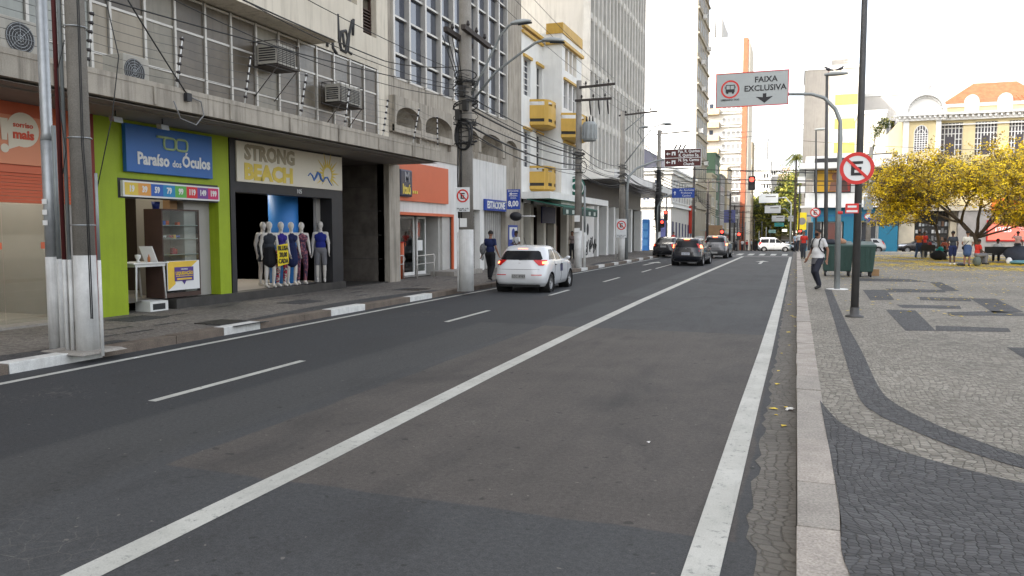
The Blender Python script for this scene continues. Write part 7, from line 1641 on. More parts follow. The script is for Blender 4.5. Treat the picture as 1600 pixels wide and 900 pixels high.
# ================================================================ cars
def car_mat(name, col, rough=.25, met=0., coat=.6): return mat(name, col, rough, met, var=.04, scale=1.5, obj=True, spec=.5, coat=coat)
M_tyre = mat('tyre', (.018, .018, .018), .85, var=.2, scale=20, obj=True); M_rim = mat('rim', (.38, .38, .38), .35, .7, var=.05, obj=True)
G_car = glass('car_glass', (.010, .011, .013), .2, .22, .0); M_under = mat('underbody', (.012, .012, .012), .9, var=0)
M_tail = mat('tail_lamp_red', (.55, .012, .012), .2, var=0, spec=.6, coat=.5); M_taillit = mat('tail_lamp_lit', (1, .16, .06), .3, var=0, emit=2.6); M_plate = mat('number_plate', (.30, .30, .29), .5, var=0); M_plw = mat('number_plate_white', (.55, .57, .62), .5, var=0)
M_handle = mat('trim_black', (.02, .02, .02), .5, var=0)
def cm(xs, ys, x):
    n = len(xs)
    if x <= xs[0]: return ys[0]
    if x >= xs[-1]: return ys[-1]
    i = max(k for k in range(n-1) if xs[k] <= x); t = (x-xs[i])/(xs[i+1]-xs[i])
    def sl(k):
        if k == 0: return (ys[1]-ys[0])/(xs[1]-xs[0])
        if k == n-1: return (ys[-1]-ys[-2])/(xs[-1]-xs[-2])
        a, b_ = (ys[k]-ys[k-1])/(xs[k]-xs[k-1]), (ys[k+1]-ys[k])/(xs[k+1]-xs[k])
        return 0 if a*b_ <= 0 else 2*a*b_/(a+b_)
    h = xs[i+1]-xs[i]; m0, m1 = sl(i)*h, sl(i+1)*h
    return (2*t**3-3*t*t+1)*ys[i]+(t**3-2*t*t+t)*m0+(-2*t**3+3*t*t)*ys[i+1]+(t**3-t*t)*m1
class Shape:
    def __init__(s, lv, n=4.2): s.lv = lv; s.z = [l[0] for l in lv]; s.n0 = n
    def nn(s, z): return 7.5+(s.n0-7.5)*max(0, min(1, (z-.45)/.55))
    def g(s, z): return [cm(s.z, [l[k] for l in s.lv], z) for k in (1, 2, 3)]
    def pt(s, z, th, off=0.):
        w, f, r = s.g(z); m, h = (f+r)/2, (f-r)/2; c, q = math.cos(th), math.sin(th); sx = 1 if c >= 0 else -1; sy = 1 if q >= 0 else -1
        return Vector(((w+off)*sx*abs(c)**(2/s.nn(z)), m+(h+off)*sy*abs(q)**(2/s.nn(z)), z))
    def th(s, z, kind, v):
        """angle of a place on the ring: 'b' = x on the back, 'f' = x on the front, 's' = y on the side"""
        w, f, r = s.g(z); m, h = (f+r)/2, (f-r)/2
        if kind == 's': q = max(-.9999, min(.9999, (v-m)/h)); return math.copysign(math.asin(abs(q)**(s.nn(z)/2)), q)
        a = math.acos(min(1, abs(v)/w)**(s.nn(z)/2)); a = a if kind == 'f' else -a
        if v < 0: a = -math.pi-a if kind == 'b' else math.pi-a
        return a
    def patch(s, zs, A, B, off=.006, n=14, mirror=False):
        rows = []
        for z, a, c in zip(zs, A, B):
            t0, t1 = s.th(z, *a), s.th(z, *c); row = [s.pt(z, t0+(t1-t0)*i/n, off) for i in range(n+1)]
            if mirror: row = [Vector((-p.x, p.y, p.z)) for p in row]
            rows.append(row)
        return rows
def interp(pts, z): return cm([p[0] for p in pts], [p[1] for p in pts], z) if len(pts) > 1 else pts[0][1]
def make_car(name, lab, cat, loc, rz, lv, paint, wb=(-1.2, 1.25), wr=.30, tail='hatch', plate=M_plate, ptxt=None, glass_z=None, n=4.2, detail=True, group=None, lit=True, bumper=None):
    S = Shape(lv, n); t = thing(name, lab, cat, (0, 0, 0), group)
    z0, z1 = lv[0][0], lv[-1][0]; zs = [z0+(z1-z0)*i/44 for i in range(45)]; NC = 220
    b = MB(); rows = []
    for z in zs:
        fine = [S.pt(z, -math.pi/2+2*math.pi*j/720) for j in range(721)]; cum = [0]
        for j in range(720): cum.append(cum[-1]+(fine[j+1]-fine[j]).length)
        row = []; j = 0
        for k in range(NC):
            d = cum[-1]*k/NC
            while cum[j+1] < d: j += 1
            u = (d-cum[j])/max(1e-9, cum[j+1]-cum[j]); row.append(fine[j].lerp(fine[j+1], u))
        rows.append(row)
    b.grid(rows, 0, True, True); top = rows[-1]; w, f, r = S.g(z1)
    b.grid([top]+[[Vector((p.x*q, (f+r)/2+(p.y-(f+r)/2)*q, z1+dz)) for p in top] for q, dz in ((.7, .012), (.35, .018), (.02, .02))], 0, True, True)
    b.face(rows[0][::-1], 1)
    me = b.mesh('body', [paint, M_under], merge=True); bm = bmesh.new(); bm.from_mesh(me); ra = wr+.055
    kill = []
    for fc in bm.faces:
        c = fc.calc_center_median()
        if abs(c.x) > .5 and c.z < .9:
            for wy in wb:
                if (c.y-wy)**2+(c.z-wr)**2 < ra*ra: kill.append(fc); break
    bmesh.ops.delete(bm, geom=kill, context='FACES')
    for v in bm.verts:
        if v.is_boundary and abs(v.co.x) > .4:
            for wy in wb:
                d = Vector((v.co.y-wy, v.co.z-wr)); 
                if d.length < ra+.12 and v.co.z > z0+.01: d = d.normalized()*ra; v.co.y, v.co.z = wy+d.x, wr+d.y
    bm.to_mesh(me); bm.free(); bo = bpy.data.objects.new('body', me); COL.objects.link(bo); bo.parent = t
    W = max(l[1] for l in lv)
    for wy in wb:
        for sx in (-1, 1):
            g = MB(); pr = [(ra, sx*W*.985), (ra, sx*(W-.34)), (.01, sx*(W-.34))]; g.lathe(pr, (0, wy, wr), 'x', 36); g.build('wheel_arch', [M_under], t)
            x_ = sx*(W-.125); g = MB(); q = [(wr*.66, .09), (wr*.9, .1), (wr*.985, .085), (wr, .05), (wr, -.05), (wr*.985, -.085), (wr*.66, -.1)]; g.lathe([(r_, sx*d) for r_, d in q], (x_, wy, wr), 'x', 36); wh_ = g.build('wheel', [M_tyre], t)
            g = MB(); g.lathe([(wr*.67, sx*.085), (wr*.62, sx*.07), (wr*.60, -sx*.02), (0.01, -sx*.02)], (x_, wy, wr), 'x', 28)
            for k in range(7):
                a = 2*math.pi*k/7; ca, sa = math.cos(a), math.sin(a); p = lambda r_, o: (x_+sx*.072, wy+ca*r_-sa*o, wr+sa*r_+ca*o)
                g.face([p(.02, -.028), p(wr*.62, -.018), p(wr*.62, .018), p(.02, .028)]); 
            g.lathe([(.05, sx*.06), (.045, sx*.085), (0.001, sx*.088)], (x_, wy, wr), 'x', 14); g.build('rim', [M_rim], wh_)
    return t, S
def add_patch(t, S, name, mats, zs, A, B, off=.006, n=14, both=False, part=None):
    for mi in ((False, True) if both else (False,)):
        b = MB(); b.grid(S.patch(zs, A, B, off, n, mi)); o = b.build(name, mats, part or t)
    return o
def zr(a, c, n=6): return [a+(c-a)*i/n for i in range(n+1)]
def finish(t, loc, rz): t.location = loc; t.rotation_euler = (0, 0, rz)
def rearstuff(t, S, p):
    """glazing, lamps, plate, mirrors, handles"""
    zs = zr(*p['rear_glass_z'], 8); z_a, z_b = p['rear_glass_z']; wg = p['rear_glass_w']
    ww = [wg[0]+(wg[1]-wg[0])*(i/8) - (.05 if i in (0, 8) else 0) for i in range(9)]
    add_patch(t, S, 'rear_window', [G_car], zs, [('b', -w) for w in ww], [('b', w) for w in ww], .005, 22)
    zs = zr(*p['front_glass_z'], 6); add_patch(t, S, 'windscreen', [G_car], zs, [('f', .62) for z in zs], [('f', -.62) for z in zs], .005, 20)
    for y0a, y0b, y1a, y1b, z0, z1 in p['side']:     # y at bottom / top of the front and back edges
        zs = zr(z0, z1, 6); A = [('s', y0a+(y0b-y0a)*i/6) for i in range(7)]; B = [('s', y1a+(y1b-y1a)*i/6) for i in range(7)]; add_patch(t, S, 'side_window', [G_car], zs, A, B, .004, 10, True)
    for nm, m_, z0, z1, A, B in p['lamps']:
        zs = zr(z0, z1, 6); f = lambda q, i: (q[0], q[1]+(q[2]-q[1])*i/6) if len(q) == 3 else q
        add_patch(t, S, nm, [m_], zs, [f(A, i) for i in range(7)], [f(B, i) for i in range(7)], .014 if m_ is not M_taillit else .02, 10, True)
    w, f, r = S.g(p['plate_z']); b = MB(); b.box(-.21, .21, r-.02, r+.05, p['plate_z']-.065, p['plate_z']+.065); pl = b.build('number_plate', [p.get('plate', M_plate)], t)
    if p.get('ptxt'): text(p['ptxt'], .11, (0, r-.024, p['plate_z']-.005), (1, 0, 0), (0, 0, 1), M_blk, pl, sx=.9, ext=.001)
    for s in (-1, 1):
        x, y, z = p['mirror']; b = MB(); b.ell((s*(x+.07), y, z), (.075, .05, .055)); b.tube([(s*(x-.06), y, z-.05), (s*(x+.05), y, z-.02)], .03, 6); b.build('mirror', [p['mirror_mat']], t)
        for yh in p['handles']:
            q = S.pt(.86, S.th(.86, 's', yh)); b = MB(); b.box(s*(q.x+.012)-.012, s*(q.x+.012)+.012, yh-.09, yh+.09, .845, .87); b.build('door_handle', [p.get('handle_mat', M_handle)], t)
    if p.get('brake'):
        x, y, z = p['brake']; b = MB(); b.box(-.15, .15, y-.02, y+.03, z-.015, z+.02); b.build('brake_light', [M_taillit], t)
    # panel gaps
    b = MB()
    for y0, y1 in p.get('gaps', ()):
        for s in (-1, 1):
            pts = []
            for i in range(9):
                z = .3+(.98-.3)*i/8; yy = y0+(y1-y0)*i/8; q = S.pt(z, S.th(z, 's', yy), .002); pts.append((s*q.x, q.y, q.z))
            b.tube(pts, .005, 4)
    z = p['gap_z']; l = [S.pt(z+(0 if abs(x) < .5 else .0), S.th(z, 'b', x), .002) for x in [-.62+.124*i for i in range(11)]]; b.tube(l, .005, 4)
    b.build('panel_gap', [M_handle], t)
    w, f, r = S.g(.3); b = MB(); b.box(-.62, .62, r-.008, r+.1, .2, .27); b.build('lower_bumper', [M_handle if p.get('dark_bumper') else M_under], t)
    e = S.g(.95); b = MB(); b.disc((0, e[2]-.012, .9), (0, -1, 0), .045, 16, 0, .025); b.box(-.035, .035, e[2]-.014, e[2]-.010, .895, .905); b.build('badge', [M_rim], t)
# --- white hatchback
hb = [(.2, .74, 1.74, -1.78), (.34, .81, 1.88, -1.92), (.52, .835, 1.94, -1.96), (.70, .84, 1.92, -1.95), (.85, .838, 1.84, -1.90), (.93, .825, 1.6, -1.87), (1.0, .80, 1.0, -1.83), (1.06, .775, .82, -1.79), (1.2, .72, .50, -1.68), (1.34, .65, .16, -1.53), (1.43, .58, -.15, -1.38), (1.465, .47, -.35, -1.18)]
t, S = make_car('parked_hatchback', 'white hatchback with glowing brake lights nearest in the left lane', 'car', None, 0, hb, car_mat('car_white', (.62, .63, .64)), (-1.22, 1.24), .30)
rearstuff(t, S, dict(rear_glass_z=(1.03, 1.31), rear_glass_w=(.66, .53), front_glass_z=(1.08, 1.4), side=[(.02, -.05, -.62, -.52, 1.01, 1.36), (.70, .12, .08, .0, 1.01, 1.34), (-.70, -.62, -1.32, -1.02, 1.03, 1.34)],
    lamps=[('tail_lamp', M_tail, .86, 1.03, ('b', .58, .40), ('s', -1.72, -1.42)), ('lamp_glow', M_taillit, .91, .98, ('b', .66, .64), ('b', .76, .74)), ('reflector', M_tail, .56, .585, ('b', .38, .38), ('b', .68, .68)), ('head_lamp', M_rim, .68, .86, ('f', .5, .45), ('s', 1.6, 1.2))],
    plate_z=.53, plate=M_plate, ptxt='EZC 8989', mirror=(.80, .72, 1.04), mirror_mat=MATS['car_white'], handles=(-.02, -.78), brake=(0, -1.47, 1.36), gaps=((.82, .85), (-.05, -.02), (-.9, -.85)), gap_z=.74, handle_mat=M_handle))
b = MB(); b.tube([(0, -1.15, 1.47), (0, -1.4, 1.72)], .008, 5); b.build('antenna', [M_blk], t)
q = S.pt(.72, S.th(.72, 's', -.05), .004); b = MB(); b.face([(q.x, -.2, .62), (q.x, .12, .62), (q.x, .12, .86), (q.x, -.2, .86)]); b.build('door_sticker', [M_navy], t)
b = MB(); b.tube([(0, -1.86, 1.03), (.25, -1.83, 1.06)], .01, 4); b.build('rear_wiper', [M_blk], t)
pL, pR = P(786, 457, z=0), P(852, 456, z=0)
finish(t, ((pL.x+pR.x)/2-.12, 22.0+1.28, 0), R(3)); t.scale = (1, 1, .955)
# --- black estate
es = [(.2, .74, 1.9, -2.0), (.34, .82, 2.05, -2.15), (.52, .85, 2.12, -2.2), (.72, .855, 2.1, -2.18), (.88, .84, 1.9, -2.12), (.95, .83, 1.6, -2.1), (1.0, .81, 1.2, -2.07), (1.06, .79, 1.0, -2.03), (1.2, .74, .7, -1.93), (1.36, .67, .32, -1.80), (1.45, .61, -.05, -1.68), (1.49, .5, -.3, -1.5)]
t, S = make_car('estate_car', 'black estate car with lit brake lights in the middle lane, nearest of the queue', 'car', None, 0, es, car_mat('car_black', (.012, .013, .018)), (-1.35, 1.35), .30)
common = dict(front_glass_z=(1.08, 1.4), side=[(.2, .1, -.45, -.4, 1.02, 1.38), (.95, .3, .28, .18, 1.02, 1.36), (-.53, -.48, -1.2, -1.15, 1.02, 1.38), (-1.28, -1.23, -1.85, -1.6, 1.03, 1.36)], mirror=(.82, .85, 1.03), handles=(-.2, -.95), gap_z=.72)
rearstuff(t, S, dict(common, rear_glass_z=(1.0, 1.38), rear_glass_w=(.66, .56), lamps=[('tail_lamp', M_tail, .78, 1.2, ('b', .66, .62), ('s', -2.02, -1.86)), ('lamp_glow', M_taillit, .96, 1.12, ('b', .7, .66), ('b', .79, .73))], plate_z=.66, plate=M_plw, ptxt='FJR 4567', mirror_mat=MATS['car_black'], brake=(0, -1.83, 1.42), gaps=((.95, .98), (.1, .12), (-.6, -.58))))
for s in (-.55, .55): b = MB(); b.tube([(s, .1, 1.47), (s, 0, 1.53), (s, -1.3, 1.53), (s, -1.45, 1.47)], .015, 6); b.build('roof_rail', [M_rim], t)
pL, pR = P(1051, 414, z=0), P(1098, 415, z=0); finish(t, ((pL.x+pR.x)/2+.1, 43.9, 0), R(-2))
# --- black saloon
sa = [(.2, .74, 2.0, -2.0), (.34, .82, 2.15, -2.15), (.52, .85, 2.2, -2.2), (.72, .855, 2.18, -2.19), (.88, .84, 2.0, -2.15), (.95, .83, 1.7, -2.12), (1.02, .81, 1.2, -1.9), (1.06, .79, 1.0, -1.55), (1.2, .73, .7, -1.2), (1.34, .66, .32, -.9), (1.42, .6, 0, -.65), (1.455, .48, -.1, -.45)]
t, S = make_car('saloon_car', 'black saloon with lit brake lights in the left lane beside the estate car', 'car', None, 0, sa, car_mat('car_black2', (.014, .014, .016)), (-1.35, 1.35), .31)
rearstuff(t, S, dict(common, side=[(.2, .1, -.4, -.35, 1.05, 1.34), (.95, .3, .28, .18, 1.05, 1.33), (-.48, -.44, -1.15, -.85, 1.06, 1.32)], rear_glass_z=(1.08, 1.37), rear_glass_w=(.62, .5), lamps=[('tail_lamp', M_tail, .80, .98, ('b', .56, .52), ('s', -2.0, -1.86)), ('lamp_glow', M_taillit, .86, .94, ('b', .66, .66), ('b', .79, .77))], plate_z=.80, plate=M_plate, mirror_mat=MATS['car_black2'], gaps=((.95, .98), (.1, .12), (-.6, -.58))))
pL = P(1019, 402, z=0); finish(t, (pL.x+.95, pL.y+1.4, 0), R(-1))
# --- grey compact suv
su = [(.24, .74, 1.75, -1.78), (.38, .82, 1.92, -1.93), (.56, .85, 1.98, -1.98), (.75, .855, 1.95, -1.97), (.92, .845, 1.8, -1.92), (1.0, .83, 1.5, -1.89), (1.06, .80, 1.0, -1.86), (1.14, .77, .85, -1.82), (1.28, .72, .55, -1.73), (1.42, .66, .2, -1.6), (1.52, .59, -.15, -1.5), (1.56, .47, -.4, -1.3)]
t, S = make_car('compact_car', 'grey silver compact car with red brake lights in the right of the queue', 'car', None, 0, su, car_mat('car_grey', (.13, .13, .135), .3, .4), (-1.22, 1.22), .32)
rearstuff(t, S, dict(common, side=[(.1, .0, -.5, -.45, 1.1, 1.44), (.8, .25, .18, .1, 1.1, 1.42), (-.58, -.54, -1.3, -1.1, 1.11, 1.43)], rear_glass_z=(1.12, 1.42), rear_glass_w=(.66, .55), front_glass_z=(1.16, 1.45), lamps=[('tail_lamp', M_tail, .84, 1.2, ('b', .66, .64), ('s', -1.8, -1.66)), ('lamp_glow', M_taillit, .92, 1.04, ('b', .7, .7), ('b', .8, .78))], plate_z=.42, mirror_mat=MATS['car_grey'], brake=(0, -1.6, 1.49), dark_bumper=True, gaps=((.9, .93), (.02, .05), (-.68, -.65))))
pL, pR = P(1105, 405, z=0), P(1135, 404, z=0); finish(t, (pR.x-.72, 55.6+.6, 0), R(-1.5))
# --- silver hatch on the side street, side on
t, S = make_car('side_hatchback', 'silver hatchback crossing before the blue shop, seen from its side', 'car', None, 0, hb, car_mat('car_silver', (.40, .40, .39), .3, .4), (-1.22, 1.24), .30)
pr = dict(rear_glass_z=(1.03, 1.31), rear_glass_w=(.66, .53), front_glass_z=(1.08, 1.4), side=[(.02, -.05, -.62, -.52, 1.01, 1.36), (.70, .12, .08, .0, 1.01, 1.34), (-.70, -.62, -1.32, -1.02, 1.03, 1.34)], lamps=[('tail_lamp', M_tail, .86, 1.2, ('b', .62, .56), ('s', -1.7, -1.5)), ('head_lamp', M_rim, .68, .86, ('f', .5, .45), ('s', 1.6, 1.2))],
    plate_z=.53, mirror=(.80, .72, 1.04), mirror_mat=MATS['car_silver'], handles=(-.02, -.78), gaps=((.82, .85), (-.05, -.02), (-.9, -.85)), gap_z=.74)
rearstuff(t, S, pr); q = P(1350, 389, y=89); finish(t, (q.x+.1, 89, gz(89)+.01), R(90))
t, S = make_car('side_saloon', 'black car on the side street, its nose showing left of the orange shirt person', 'car', None, 0, sa, car_mat('car_black2', (.014, .014, .016)), (-1.35, 1.35), .31)
rearstuff(t, S, dict(common, side=[(.2, .1, -.4, -.35, 1.05, 1.34), (.95, .3, .28, .18, 1.05, 1.33), (-.48, -.44, -1.15, -.85, 1.06, 1.32)], rear_glass_z=(1.08, 1.37), rear_glass_w=(.62, .5), lamps=[('tail_lamp', M_tail, .80, .98, ('b', .56, .52), ('s', -2.0, -1.86)), ('head_lamp', M_plw, .68, .86, ('f', .5, .45), ('s', 1.75, 1.4))], plate_z=.8, mirror_mat=MATS['car_black2'], gaps=((.95, .98), (.1, .12), (-.6, -.58))))
q = P(1402, 389, y=89.5); finish(t, (q.x+2.2, 89.5, gz(89)+.01), R(90))
# --- van crossing far away and a dark car behind
va = [(.24, .74, 1.8, -1.9), (.4, .82, 1.95, -2.0), (.6, .84, 2.0, -2.02), (.8, .84, 1.98, -2.0), (.98, .83, 1.8, -1.98), (1.08, .81, 1.2, -1.96), (1.2, .78, 1.0, -1.93), (1.45, .74, .6, -1.86), (1.7, .68, .25, -1.8), (1.8, .58, .05, -1.65)]
t, S = make_car('far_van', 'pale grey van crossing the street far beyond the crosswalk', 'van', None, 0, va, car_mat('car_pale', (.42, .43, .44), .35), (-1.25, 1.3), .31)
rearstuff(t, S, dict(pr, side=[(.1, .05, -.6, -.55, 1.12, 1.6), (.95, .4, .18, .12, 1.12, 1.58), (-.7, -.66, -1.7, -1.6, 1.12, 1.6)], rear_glass_z=(1.15, 1.6), front_glass_z=(1.2, 1.6), mirror_mat=M_handle, plate_z=.6)); q = P(1213, 391, y=114); finish(t, (q.x, 104, gz(104)+.0), R(-90))
t, S = make_car('far_car', 'dark car facing the camera far down the street right of the van', 'car', None, 0, es, car_mat('car_black', (.012, .013, .018)), (-1.35, 1.35), .30)
rearstuff(t, S, dict(common, rear_glass_z=(1.0, 1.38), rear_glass_w=(.66, .56), lamps=[('head_lamp', M_plw, .7, .86, ('f', .5, .45), ('s', 1.75, 1.4))], plate_z=.66, mirror_mat=MATS['car_black'])); finish(t, (-1.1, 128, gz(128)), R(180))
# ================================================================ people and mannequins
PLACE = []
def capsule(b, p, q, r0, r1, n=12):
    p, q = Vector(p), Vector(q); d = q-p; L = max(d.length, 1e-5); d = d/L; pts, rr = [], []
    for i in range(5): a = math.pi/2*i/4; pts.append(p-d*r0*math.cos(a)); rr.append(max(.0008, r0*math.sin(a)))
    for i in range(5): a = math.pi/2*i/4; pts.append(q+d*r1*math.sin(a)); rr.append(max(.0008, r1*math.cos(a)))
    b.tube(pts, rr, n)
def sdf(pr, x):
    if pr[0] == 'c':
        p, q, r0, r1 = pr[1:5]; d = q-p; t = max(0, min(1, (x-p).dot(d)/max(1e-9, d.dot(d)))); return (x-(p+d*t)).length-(r0+(r1-r0)*t)
    c, r = pr[1], pr[2]; v = x-c; k = Vector((v.x/r.x, v.y/r.y, v.z/r.z)).length; return (k-1)*min(r)
def J(**k):
    j = dict(pelvis=(0, 0, .93), chest=(0, 0, 1.25), neck=(0, .0, 1.45), head=(0, -.02, 1.61), sL=(.165, 0, 1.39), eL=(.235, .03, 1.12), wL=(.25, -.04, .88), sR=(-.165, 0, 1.39), eR=(-.235, .03, 1.12), wR=(-.25, -.04, .88),
             hL=(.09, 0, .90), kL=(.10, -.02, .49), aL=(.10, .02, .09), hR=(-.09, 0, .90), kR=(-.10, -.02, .49), aR=(-.10, .02, .09), look=(0, -1, 0))
    j.update(k); return {a: Vector(v) for a, v in j.items()}
M_skin = [mat('skin_mid', (.24, .12, .075), .6, var=.05, obj=True), mat('skin_dark', (.09, .045, .028), .6, var=.05, obj=True), mat('skin_light', (.42, .24, .17), .6, var=.05, obj=True)]
M_hair = mat('hair_black', (.012, .010, .009), .7, var=.3, scale=20, obj=True); M_eye = mat('eye_dark', (.01, .01, .01), .2, var=0); M_shoe = mat('shoe_dark', (.02, .02, .02), .6, var=.1, obj=True)
def cloth(name, c): return mat('cloth_'+name, c, .9, var=.08, scale=6, obj=True, spec=.2)
def person(name, lab, cat, loc, rz, j, top, bottom, skin=0, shoes=None, sleeve='short', leg='long', belly=0., scale=1., voxel=.016, hair='short', group=None, female=False, mann=None, skirt=None, fingers=True, hood=False, face=True):
    """one continuous body grown from tapered limbs; the clothes' colours follow the limb they cover"""
    sk = M_skin[skin] if mann is None else mann; shoes = shoes or M_shoe; mats = [sk, top, bottom, shoes]; pr = []
    c = lambda p, q, r0, r1, m: pr.append(('c', Vector(p), Vector(q), r0, r1, m)); e = lambda p, r, m: pr.append(('e', Vector(p), Vector(r), m))
    pe, ch, ne, he = j['pelvis'], j['chest'], j['neck'], j['head']; g = .012 if mann is None else .004
    wd = .93 if female else 1.
    e(pe+Vector((0, 0, .0)), (.158+g, .115+g, .13), 2); e(pe.lerp(ch, .42)-Vector((0, belly*.5, 0)), (.142*wd+g+belly*.4, .108+g+belly, .17), 1); c(ch+Vector((-.09, 0, .06)), ch+Vector((.09, 0, .06)), .095, .095, 1); e(ch+Vector((0, 0, .02)), (.150*wd+g, .112+g+belly*.4, .18), 1)
    if female: e(ch+Vector((.06, -.09, .02)), (.06, .05, .06), 1); e(ch+Vector((-.06, -.09, .02)), (.06, .05, .06), 1)
    for s in ('L', 'R'):
        sh, el, wr_ = j['s'+s]*1, j['e'+s], j['w'+s]; sh = Vector((sh.x*wd, sh.y, sh.z))
        c(ne-Vector((0, 0, .06)), sh, .055, .058+g*.5, 1 if sleeve != 'none' else 0)
        c(sh, sh.lerp(el, .55 if sleeve == 'short' else 1.), .052+g*.8, .043+g, 1 if sleeve != 'none' else 0)
        if sleeve == 'short': c(sh.lerp(el, .5), el, .043, .036, 0)
        c(el, wr_, .038+(g if sleeve == 'long' else 0), .026+(g if sleeve == 'long' else 0), 1 if sleeve == 'long' else 0)
        d = (wr_-el).normalized(); sd = d.cross(Vector((0, 1, 0))); sd = sd.normalized() if sd.length > .2 else Vector((1, 0, 0)); fw = sd.cross(d).normalized()
        palm = wr_+d*.085
        for o in (-.025, -.008, .009, .026): c(wr_+d*.015+fw*o*.5, palm+fw*o, .019, .014, 0)
        if fingers:
            cu = sd*(.02 if s == 'L' else -.02)
            for o, l in ((-.027, .062), (-.009, .074), (.009, .07), (.027, .055)):
                k1 = palm+fw*o+d*l*.55+cu*.3; c(palm+fw*o, k1, .0105, .0098, 0); c(k1, k1+d*l*.45+cu, .0098, .008, 0)
            tb = wr_+d*.03-fw*.026; t1_ = tb+d*.035-fw*.028; c(tb, t1_, .013, .011, 0); c(t1_, t1_+d*.03-fw*.004, .011, .009, 0)
        hp, kn, an = j['h'+s], j['k'+s], j['a'+s]; lg = g+(.010 if leg != 'tight' and mann is None else 0)
        if leg in ('long', 'tight'): c(hp, kn, .085+lg, .058+lg, 2); c(kn, an+Vector((0, 0, .03)), .055+lg, .040+lg*1.3, 2); 
        else:
            c(hp, kn.lerp(hp, .12 if leg == 'short' else .5), .088+lg, .068+lg, 2); c(hp.lerp(kn, .6), kn, .062, .050, 0); c(kn, kn.lerp(an, .35), .050, .054, 0); c(kn.lerp(an, .3), an+Vector((0, 0, .02)), .053, .034, 0)
        ft = j.get('f'+s, Vector((0, -1, 0))).normalized(); m_ = 3 if mann is None else 0
        c(an-ft*.035-Vector((0, 0, .045)), an+ft*.14-Vector((0, 0, .055)), .038, .032, m_); c(an, an+ft*.08-Vector((0, 0, .045)), .042, .034, m_)
    c(ne-Vector((0, 0, .05)), he-Vector((0, 0, .07)), .056, .050, 0)
    lk = j['look'].normalized(); sdv = lk.cross(Vector((0, 0, 1))).normalized()
    e(he+Vector((0, 0, .025)), (.080, .090, .106), 0); c(he-Vector((0, 0, .02))+lk*.012, he-Vector((0, 0, .075))+lk*.045, .062, .036, 0)
    if mann is None: c(he+lk*.083+Vector((0, 0, .005)), he+lk*.102-Vector((0, 0, .02)), .009, .013, 0); [c(he+sdv*s*.078-lk*.005+Vector((0, 0, .015)), he+sdv*s*.082-lk*.005-Vector((0, 0, .02)), .012, .009, 0) for s in (-1, 1)]
    if skirt: c(pe+Vector((0, 0, .05)), pe-Vector((0, 0, skirt)), .155, .19, 2)
    b = MB()
    for p in pr:
        if p[0] == 'c': capsule(b, p[1], p[2], p[3], p[4])
        else: b.ell(p[1], p[2], 0, 18, 12)
    me = b.mesh('tmpb', sk); o = bpy.data.objects.new('tmpb', me); COL.objects.link(o); md = o.modifiers.new('r', 'REMESH'); md.mode = 'VOXEL'; md.voxel_size = voxel; ms = o.modifiers.new('s', 'SMOOTH'); ms.factor = .5; ms.iterations = 2
    bpy.context.view_layer.update(); m2 = bpy.data.meshes.new_from_object(o.evaluated_get(bpy.context.evaluated_depsgraph_get())); bpy.data.objects.remove(o)
    m2.materials.clear(); [m2.materials.append(q) for q in mats]
    for f in m2.polygons:
        x = f.center; best = min(pr, key=lambda p: sdf(p, x)); m_ = best[-1]
        f.material_index = m_; f.use_smooth = True
    t = thing(name, lab, cat, (0, 0, 0), group); bo = bpy.data.objects.new('body', m2); m2.name = 'body'; COL.objects.link(bo); bo.parent = t
    if mann is None and hair:
        b = MB(); rows = []; R3 = [.086, .094, .106]
        for i in range(9):
            ph = math.pi/2-math.pi*.56*i/8; row = []
            for k in range(20):
                a = 2*math.pi*k/20; dirv = sdv*math.cos(a)+lk*math.sin(a); fr_ = max(0, math.sin(a)); p2 = max(ph, math.radians(28)*fr_-.35*(1-fr_) if fr_ > .2 else ph)
                row.append(he+Vector((0, 0, .03))+dirv*math.cos(p2)*.094*(1.03 if hair != 'bun' else 1.0)+Vector((0, 0, math.sin(p2)*.108)))
            rows.append(row)
        b.grid(rows, 0, True, True)
        if hair == 'bun': b.ell(he-lk*.11+Vector((0, 0, .06)), .05)
        if hair == 'long': b.tube([he-lk*.06+Vector((0, 0, .04)), he-lk*.10-Vector((0, 0, .06)), he-lk*.10-Vector((0, 0, .2))], [.06, .075, .04], 10)
        b.build('hair', [M_hair], t)
    if mann is None and face:
        b = MB()
        for s in (-1, 1): b.ell(he+lk*.078+sdv*s*.031+Vector((0, 0, .022)), .010, 0, 8, 6)
        b.build('eyes', [M_eye], t)
        b = MB(); b.tube([he+lk*.083-Vector((0, 0, .052))+sdv*.022, he+lk*.091-Vector((0, 0, .052)), he+lk*.083-Vector((0, 0, .052))-sdv*.022], .006, 6); b.build('mouth', [mat('lips', (.16, .06, .05), .5)], t)
    PLACE.append((t, loc, rz, scale)); return t
def strap(t, pts, r, m, name='strap'): b = MB(); b.tube(pts, r, 6); return b.build(name, [m], t)
C_w = cloth('white', (.62, .62, .62)); C_navy = cloth('navy', (.018, .025, .075)); C_blk = cloth('black', (.018, .018, .02)); C_or = cloth('orange', (.62, .16, .03)); C_gr = cloth('grey', (.16, .16, .17)); C_teal = cloth('teal', (.02, .27, .26)); C_red = cloth('red', (.5, .04, .03)); C_den = cloth('denim', (.05, .08, .16)); C_dk = cloth('charcoal', (.04, .045, .055)); C_lb = cloth('pale_blue', (.35, .42, .5)); C_tan = cloth('tan', (.35, .2, .13))
